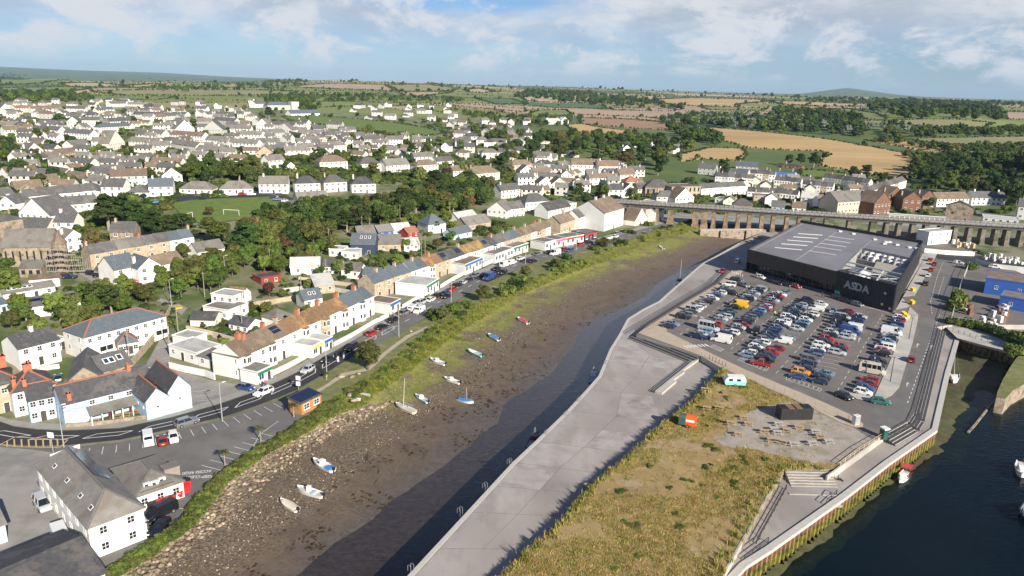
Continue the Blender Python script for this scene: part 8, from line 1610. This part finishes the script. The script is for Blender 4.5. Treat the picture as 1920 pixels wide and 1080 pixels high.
# builder's yard at the far right
hpx(1843,553,1930,566,depth=15,h=6,rt='flat',wall='royal',roof='brown',label='royal blue warehouse with rusty flat roof in the yard',cat='warehouse',name='warehouse',n=2,floors=1,door=False);hpx(1870,580,1960,596,depth=10,h=4.5,rt='flat',wall='royal',roof='grey',label='lower royal blue warehouse in front of the taller one',cat='warehouse',name='warehouse',n=2,floors=1,door=False)
pal={k:MB().box(-.55,.55,-.5,.5,.12,1.1).mesh('load',m) for k,m in (('r','wall_brick'),('g','wall_palegrey'),('w','ac_white'),('t','board'))};pb_=MB();[pb_.box(-.6,.6,y,y+.2,0,.12) for y in (-.5,-.1,.3)];pb_=pb_.mesh('pallet','board')
for zone,n,ks,nm in ((((1798,572),(1822,577),(1820,592),(1800,588)),14,'rrrg','red brick pallet by the yard shrubs'),(((1856,580),(1885,578),(1886,606),(1856,604)),24,'ggwgr','grey block pallet before the blue warehouse'),(((1840,604),(1872,610),(1866,618),(1836,612)),9,'rgg','mixed pallet near the yard hedge'),(((1842,480),(1900,486),(1916,496),(1850,492)),26,'wwgt','wrapped white pallet in the far merchant yard'),(((1780,455),(1830,458),(1830,466),(1785,464)),12,'twt','timber stack beyond the cross road')):
    for i,p in enumerate(poly_sample([G(*q,ZC) for q in zone],n)):
        o=empty('loaded_pallet',(p[0],p[1],ZC),random.choice([.3,.33,1.87]),nm,'pallet','pallets: '+nm);link('pallet',pb_,o);kk=random.choice(ks);link('load',pal[kk],o)
        if random.random()<.45:link('load',pal[kk],o,(0,0,1.0))
hpx(1738,462,1780,458,depth=6,h=6.5,rt='flat',wall='white',roof='pale',label='tall white site cabin block before the viaduct',cat='cabin',name='site_cabin',n=3,floors=2,door=False);wallrun([(1732,476),(1770,480),(1826,483)],2.6,'white hoarding along the cross road','wall_white',.1);wallrun([(1828,497),(1860,505),(1920,512)],2.4,'pale hoarding round the merchant yard','wall_palegrey',.1)
rail('yard_fence',[G(1816,500,ZC),G(1800,540,ZC),G(1782,606,ZC)],2.2,'tall grey mesh fence between service road and yard',m='post_grey',bars=(1,.5,.05));rail('yard_fence',[G(1782,607,ZC),G(1850,616,ZC),G(1905,640,ZC),G(1920,650,ZC)],2.2,'mesh fence between yard and dockside path',m='post_grey',bars=(1,.5,.05))
for i in range(26):t=i/25;tree_at(G(1786+132*t,608+42*t*t,ZC)+[0,.6,0],random.uniform(1.4,2.3),'bush',random.choice(['mid','dark','olive']),'in the hedge between yard and dock',1.2,'yard hedge bushes')
for x,y,h,c in ((1797,566,4,'bright'),(1803,572,3,'bright'),(1792,582,3.4,'mid'),(1822,505,3,'mid'),(1911,645,4,'mid'),(1916,652,3.5,'dark'),(1900,664,3,'mid')):tree_at(G(x,y,ZC),h,'bush',c,'beside the builders yard fence',.8,'yard fence bushes')
drape('cross_road',[(1742,472),(1800,478),(1900,492),(1990,505),(1990,520),(1900,506),(1800,494),(1757,488)],'asphalt_new',ZC+.03)
# ---------------------------------------------------------------- painted markings and lettering
mk=MB()
def line(a,b,w=.11,z=.062,zz=0.0,mb=None):
    A_,B_=G(*a,zz)[:2],G(*b,zz)[:2];d=(B_-A_);d=d/np.linalg.norm(d);n_=np.array([-d[1],d[0]])*w/2;(mb or mk).quad([(*(A_-n_),zz+z),(*(B_-n_),zz+z),(*(B_+n_),zz+z),(*(A_+n_),zz+z)])
cl=[((x1+x2)/2,(y1+y2)/2) for (x1,y1),(x2,y2) in zip(RU,RL)]
def along(px,step,z=0.05):return resample([G(*p) for p in px],step)
C1=along(cl,1.0)
for i in range(8,108,9):  # long boxes down the middle of the new surface
    a,b=C1[i],C1[i+6];d=(b-a)[:2]/np.linalg.norm((b-a)[:2]);n_=np.array([-d[1],d[0]])*.75;e=d*1.1
    for p,q in ((a[:2]-n_-e,b[:2]-n_-e),(a[:2]+n_+e,b[:2]+n_+e),(a[:2]-n_-e,a[:2]+n_+e),(b[:2]-n_-e,b[:2]+n_+e)):
        u=(q-p)/np.linalg.norm(q-p);m_=np.array([-u[1],u[0]])*.09;mk.quad([(*(p-m_),.062),(*(q-m_),.062),(*(q+m_),.062),(*(p+m_),.062)])
for i in range(112,len(C1)-6,7):
    a,b=C1[i][:2],C1[i+3][:2];u=(b-a)/np.linalg.norm(b-a);m_=np.array([-u[1],u[0]])*.1;mk.quad([(*(a-m_),.062),(*(b-m_),.062),(*(b+m_),.062),(*(a+m_),.062)])
for i,(x,y) in enumerate([(143,842),(169,840),(194,838),(219,835),(243,832),(267,828),(291,822),(313,816),(335,811),(357,806),(378,801),(398,795),(418,789),(438,783),(457,777),(476,770),(495,763),(513,757)]):line((x,y),(x+(-6+i*1.4),y+15-i*.35))
for x,y in ((378,873),(394,863),(410,855),(424,846),(438,838),(454,830),(470,821),(486,812)):line((x,y),(x+36,y+9))
line((330,952),(354,957));[line((362+4*i,735+9*i),(388+4*i,732+9*i)) for i in range(4)];line((487,815),(522,790));line((475,838),(487,815))
for p0,p1,seq in [(r[1],r[2],r[3]) for r in ROWS]:
    A_,B_=G(*p0,ZC)[:2],G(*p1,ZC)[:2];n=len(seq);u=np.array([math.cos(bayang),math.sin(bayang)]);v=rowdir*.05
    for i in range(n+1):c=A_+(B_-A_)*(i-.5)/(n-1);mk.quad([(*(c-u*2.4-v),ZC+.016),(*(c+u*2.4-v),ZC+.016),(*(c+u*2.4+v),ZC+.016),(*(c-u*2.4+v),ZC+.016)][::-1])
for a,b in (((1275,627),(1400,541)),((1370,655),(1490,560)),((1455,700),(1560,585)),((1570,733),(1655,590))):
    P=resample([G(*a,ZC),G(*b,ZC)],2.2)
    for p,q in zip(P[:-1:2],P[1::2]):m_=np.array([rowdir[1],-rowdir[0]])*.06;mk.quad([(*(p[:2]-m_),ZC+.016),(*(q[:2]-m_),ZC+.016),(*(q[:2]+m_),ZC+.016),(*(p[:2]+m_),ZC+.016)][::-1])
for a,b in (((1762,590),(1700,760)),((1745,565),(1757,520)),((1757,520),(1768,492)),((1770,520),(1757,560)),((1745,565),(1748,590))):
    P=resample([G(*a,ZC),G(*b,ZC)],1.5)
    for p,q in zip(P[:-1:2],P[1::2]):d=(q-p)[:2];d/=np.linalg.norm(d);m_=np.array([-d[1],d[0]])*.08;mk.quad([(*(p[:2]-m_),ZC+.02),(*(q[:2]-m_),ZC+.02),(*(q[:2]+m_),ZC+.02),(*(p[:2]+m_),ZC+.02)][::-1])
for i in range(7):line((1282+i*6.5,648-i*.5),(1290+i*6.5,652.5-i*.5),.55,.02,ZC)
for q in ([(1474,712),(1475,704),(1541,729),(1537,734)],[(1383,675),(1392,671),(1442,688),(1436,696)],[(1600,562),(1680,584),(1664,586),(1612,573)],[(1330,650),(1338,646),(1358,655),(1350,659)]):
    for a,b in zip(q,q[1:]+q[:1]):line(a,b,.1,.018,ZC)
    for i in range(7):
        t=(i+.3)/7;s=(i+1.1)/7.5;f=lambda a,b,t:(a[0]+(b[0]-a[0])*t,a[1]+(b[1]-a[1])*t);line(f(q[1],q[2],t),f(q[0],q[3],s),.07,.018,ZC);line(f(q[0],q[3],t),f(q[1],q[2],s),.07,.019,ZC)
for x,y in ((1700,725),(1719,652),(1745,655),(1610,641),(1416,604)):line((x,y),(x+2,y-8),.16,.02,ZC);line((x+2,y-8),(x-.5,y-4.5),.16,.021,ZC);line((x+2,y-8),(x+5,y-4.5),.16,.021,ZC)
struct('road_markings',mk,'paint_white')
ym=MB();hp=[(0,834),(28,820),(127,825),(112,840),(30,838)]
for a,b in zip(hp,hp[1:]+hp[:1]):line(a,b,.22,.07,0,ym)
for i in range(8):line((13+i*13.5,827-(3 if i else 0)),(14+i*13.5,838),.25,.071,0,ym)
struct('hatched_island_marking',ym,'paint_yellow')
jm=MB()  # faded dashes and slab joints on the quay
for a,b in (((1108,740),(1245,770)),((1094,758),(1200,790)),((1150,645),(1240,690)),((1010,850),(1120,880)),((905,960),(1030,1000)),((960,905),(1075,935)),((1000,1010),(840,1080))):line(a,b,.16,.008,ZQ,jm)
for x,y in ((1165,655),(1200,655),(1215,664),(1180,668),(1231,676),(1165,680),(1145,692),(1180,690),(1213,690),(1245,690),(1160,705),(1193,703),(1229,702),(1142,718),(1175,717),(1209,716),(1192,729)):line((x-4,y+3.5),(x+5,y-3.5),.15,.012,ZQ,jm)
struct('quay_markings',jm,'granite_edge')
def ground_text(body,px,py,px2,py2,size,z,label):
    me=text_mesh(body,size,'paint_white',0,.02)
    A_,B_=G(px,py),G(px2,py2);w=max(v.co.x for v in me.vertices);k=float(np.linalg.norm((B_-A_)[:2]))/w;o=link('road_lettering',me,None,(A_[0],A_[1],z),math.atan2(B_[1]-A_[1],B_[0]-A_[0]),(k,1,1));tag(o,kind='structure')
ground_text('KEEP CLEAR',400,891,349,893,1.2,.03,'');ground_text('ACCESS REQD',397,881,342,886,1.2,.03,'')
# ---------------------------------------------------------------- the air between here and the hills
hz=bpy.data.materials.new('haze');hz.use_nodes=True;hz.node_tree.nodes.remove(hz.node_tree.nodes['Principled BSDF']);pv=hz.node_tree.nodes.new('ShaderNodeVolumePrincipled');pv.inputs['Color'].default_value=(.46,.70,1.0,1);pv.inputs['Density'].default_value=HAZE;pv.inputs['Anisotropy'].default_value=0
hz.node_tree.links.new(pv.outputs[0],[n for n in hz.node_tree.nodes if n.type=='OUTPUT_MATERIAL'][0].inputs['Volume']);M['haze']=hz
if HAZE>0:tag(MB().box(-24000,24000,-400,24500,-12,420).build('haze','haze'),'pale blue summer haze over the far hills','haze',kind='stuff')
# ---------------------------------------------------------------- every label singles out one thing
by={}
bpy.context.view_layer.update()
for o in bpy.data.objects:
    if o.parent is None and 'label' in o and o.get('kind') is None:by.setdefault(o['label'],[]).append(o)
for lb,os_ in by.items():
    if 1<len(os_)<=59 and len(lb.split())<=13:
        os_.sort(key=lambda o:proj(o.location)[0])
        for i,o in enumerate(os_):o['label']=f'{lb}, {ORD[i + 1]} from left'
print('objects',len(bpy.data.objects))
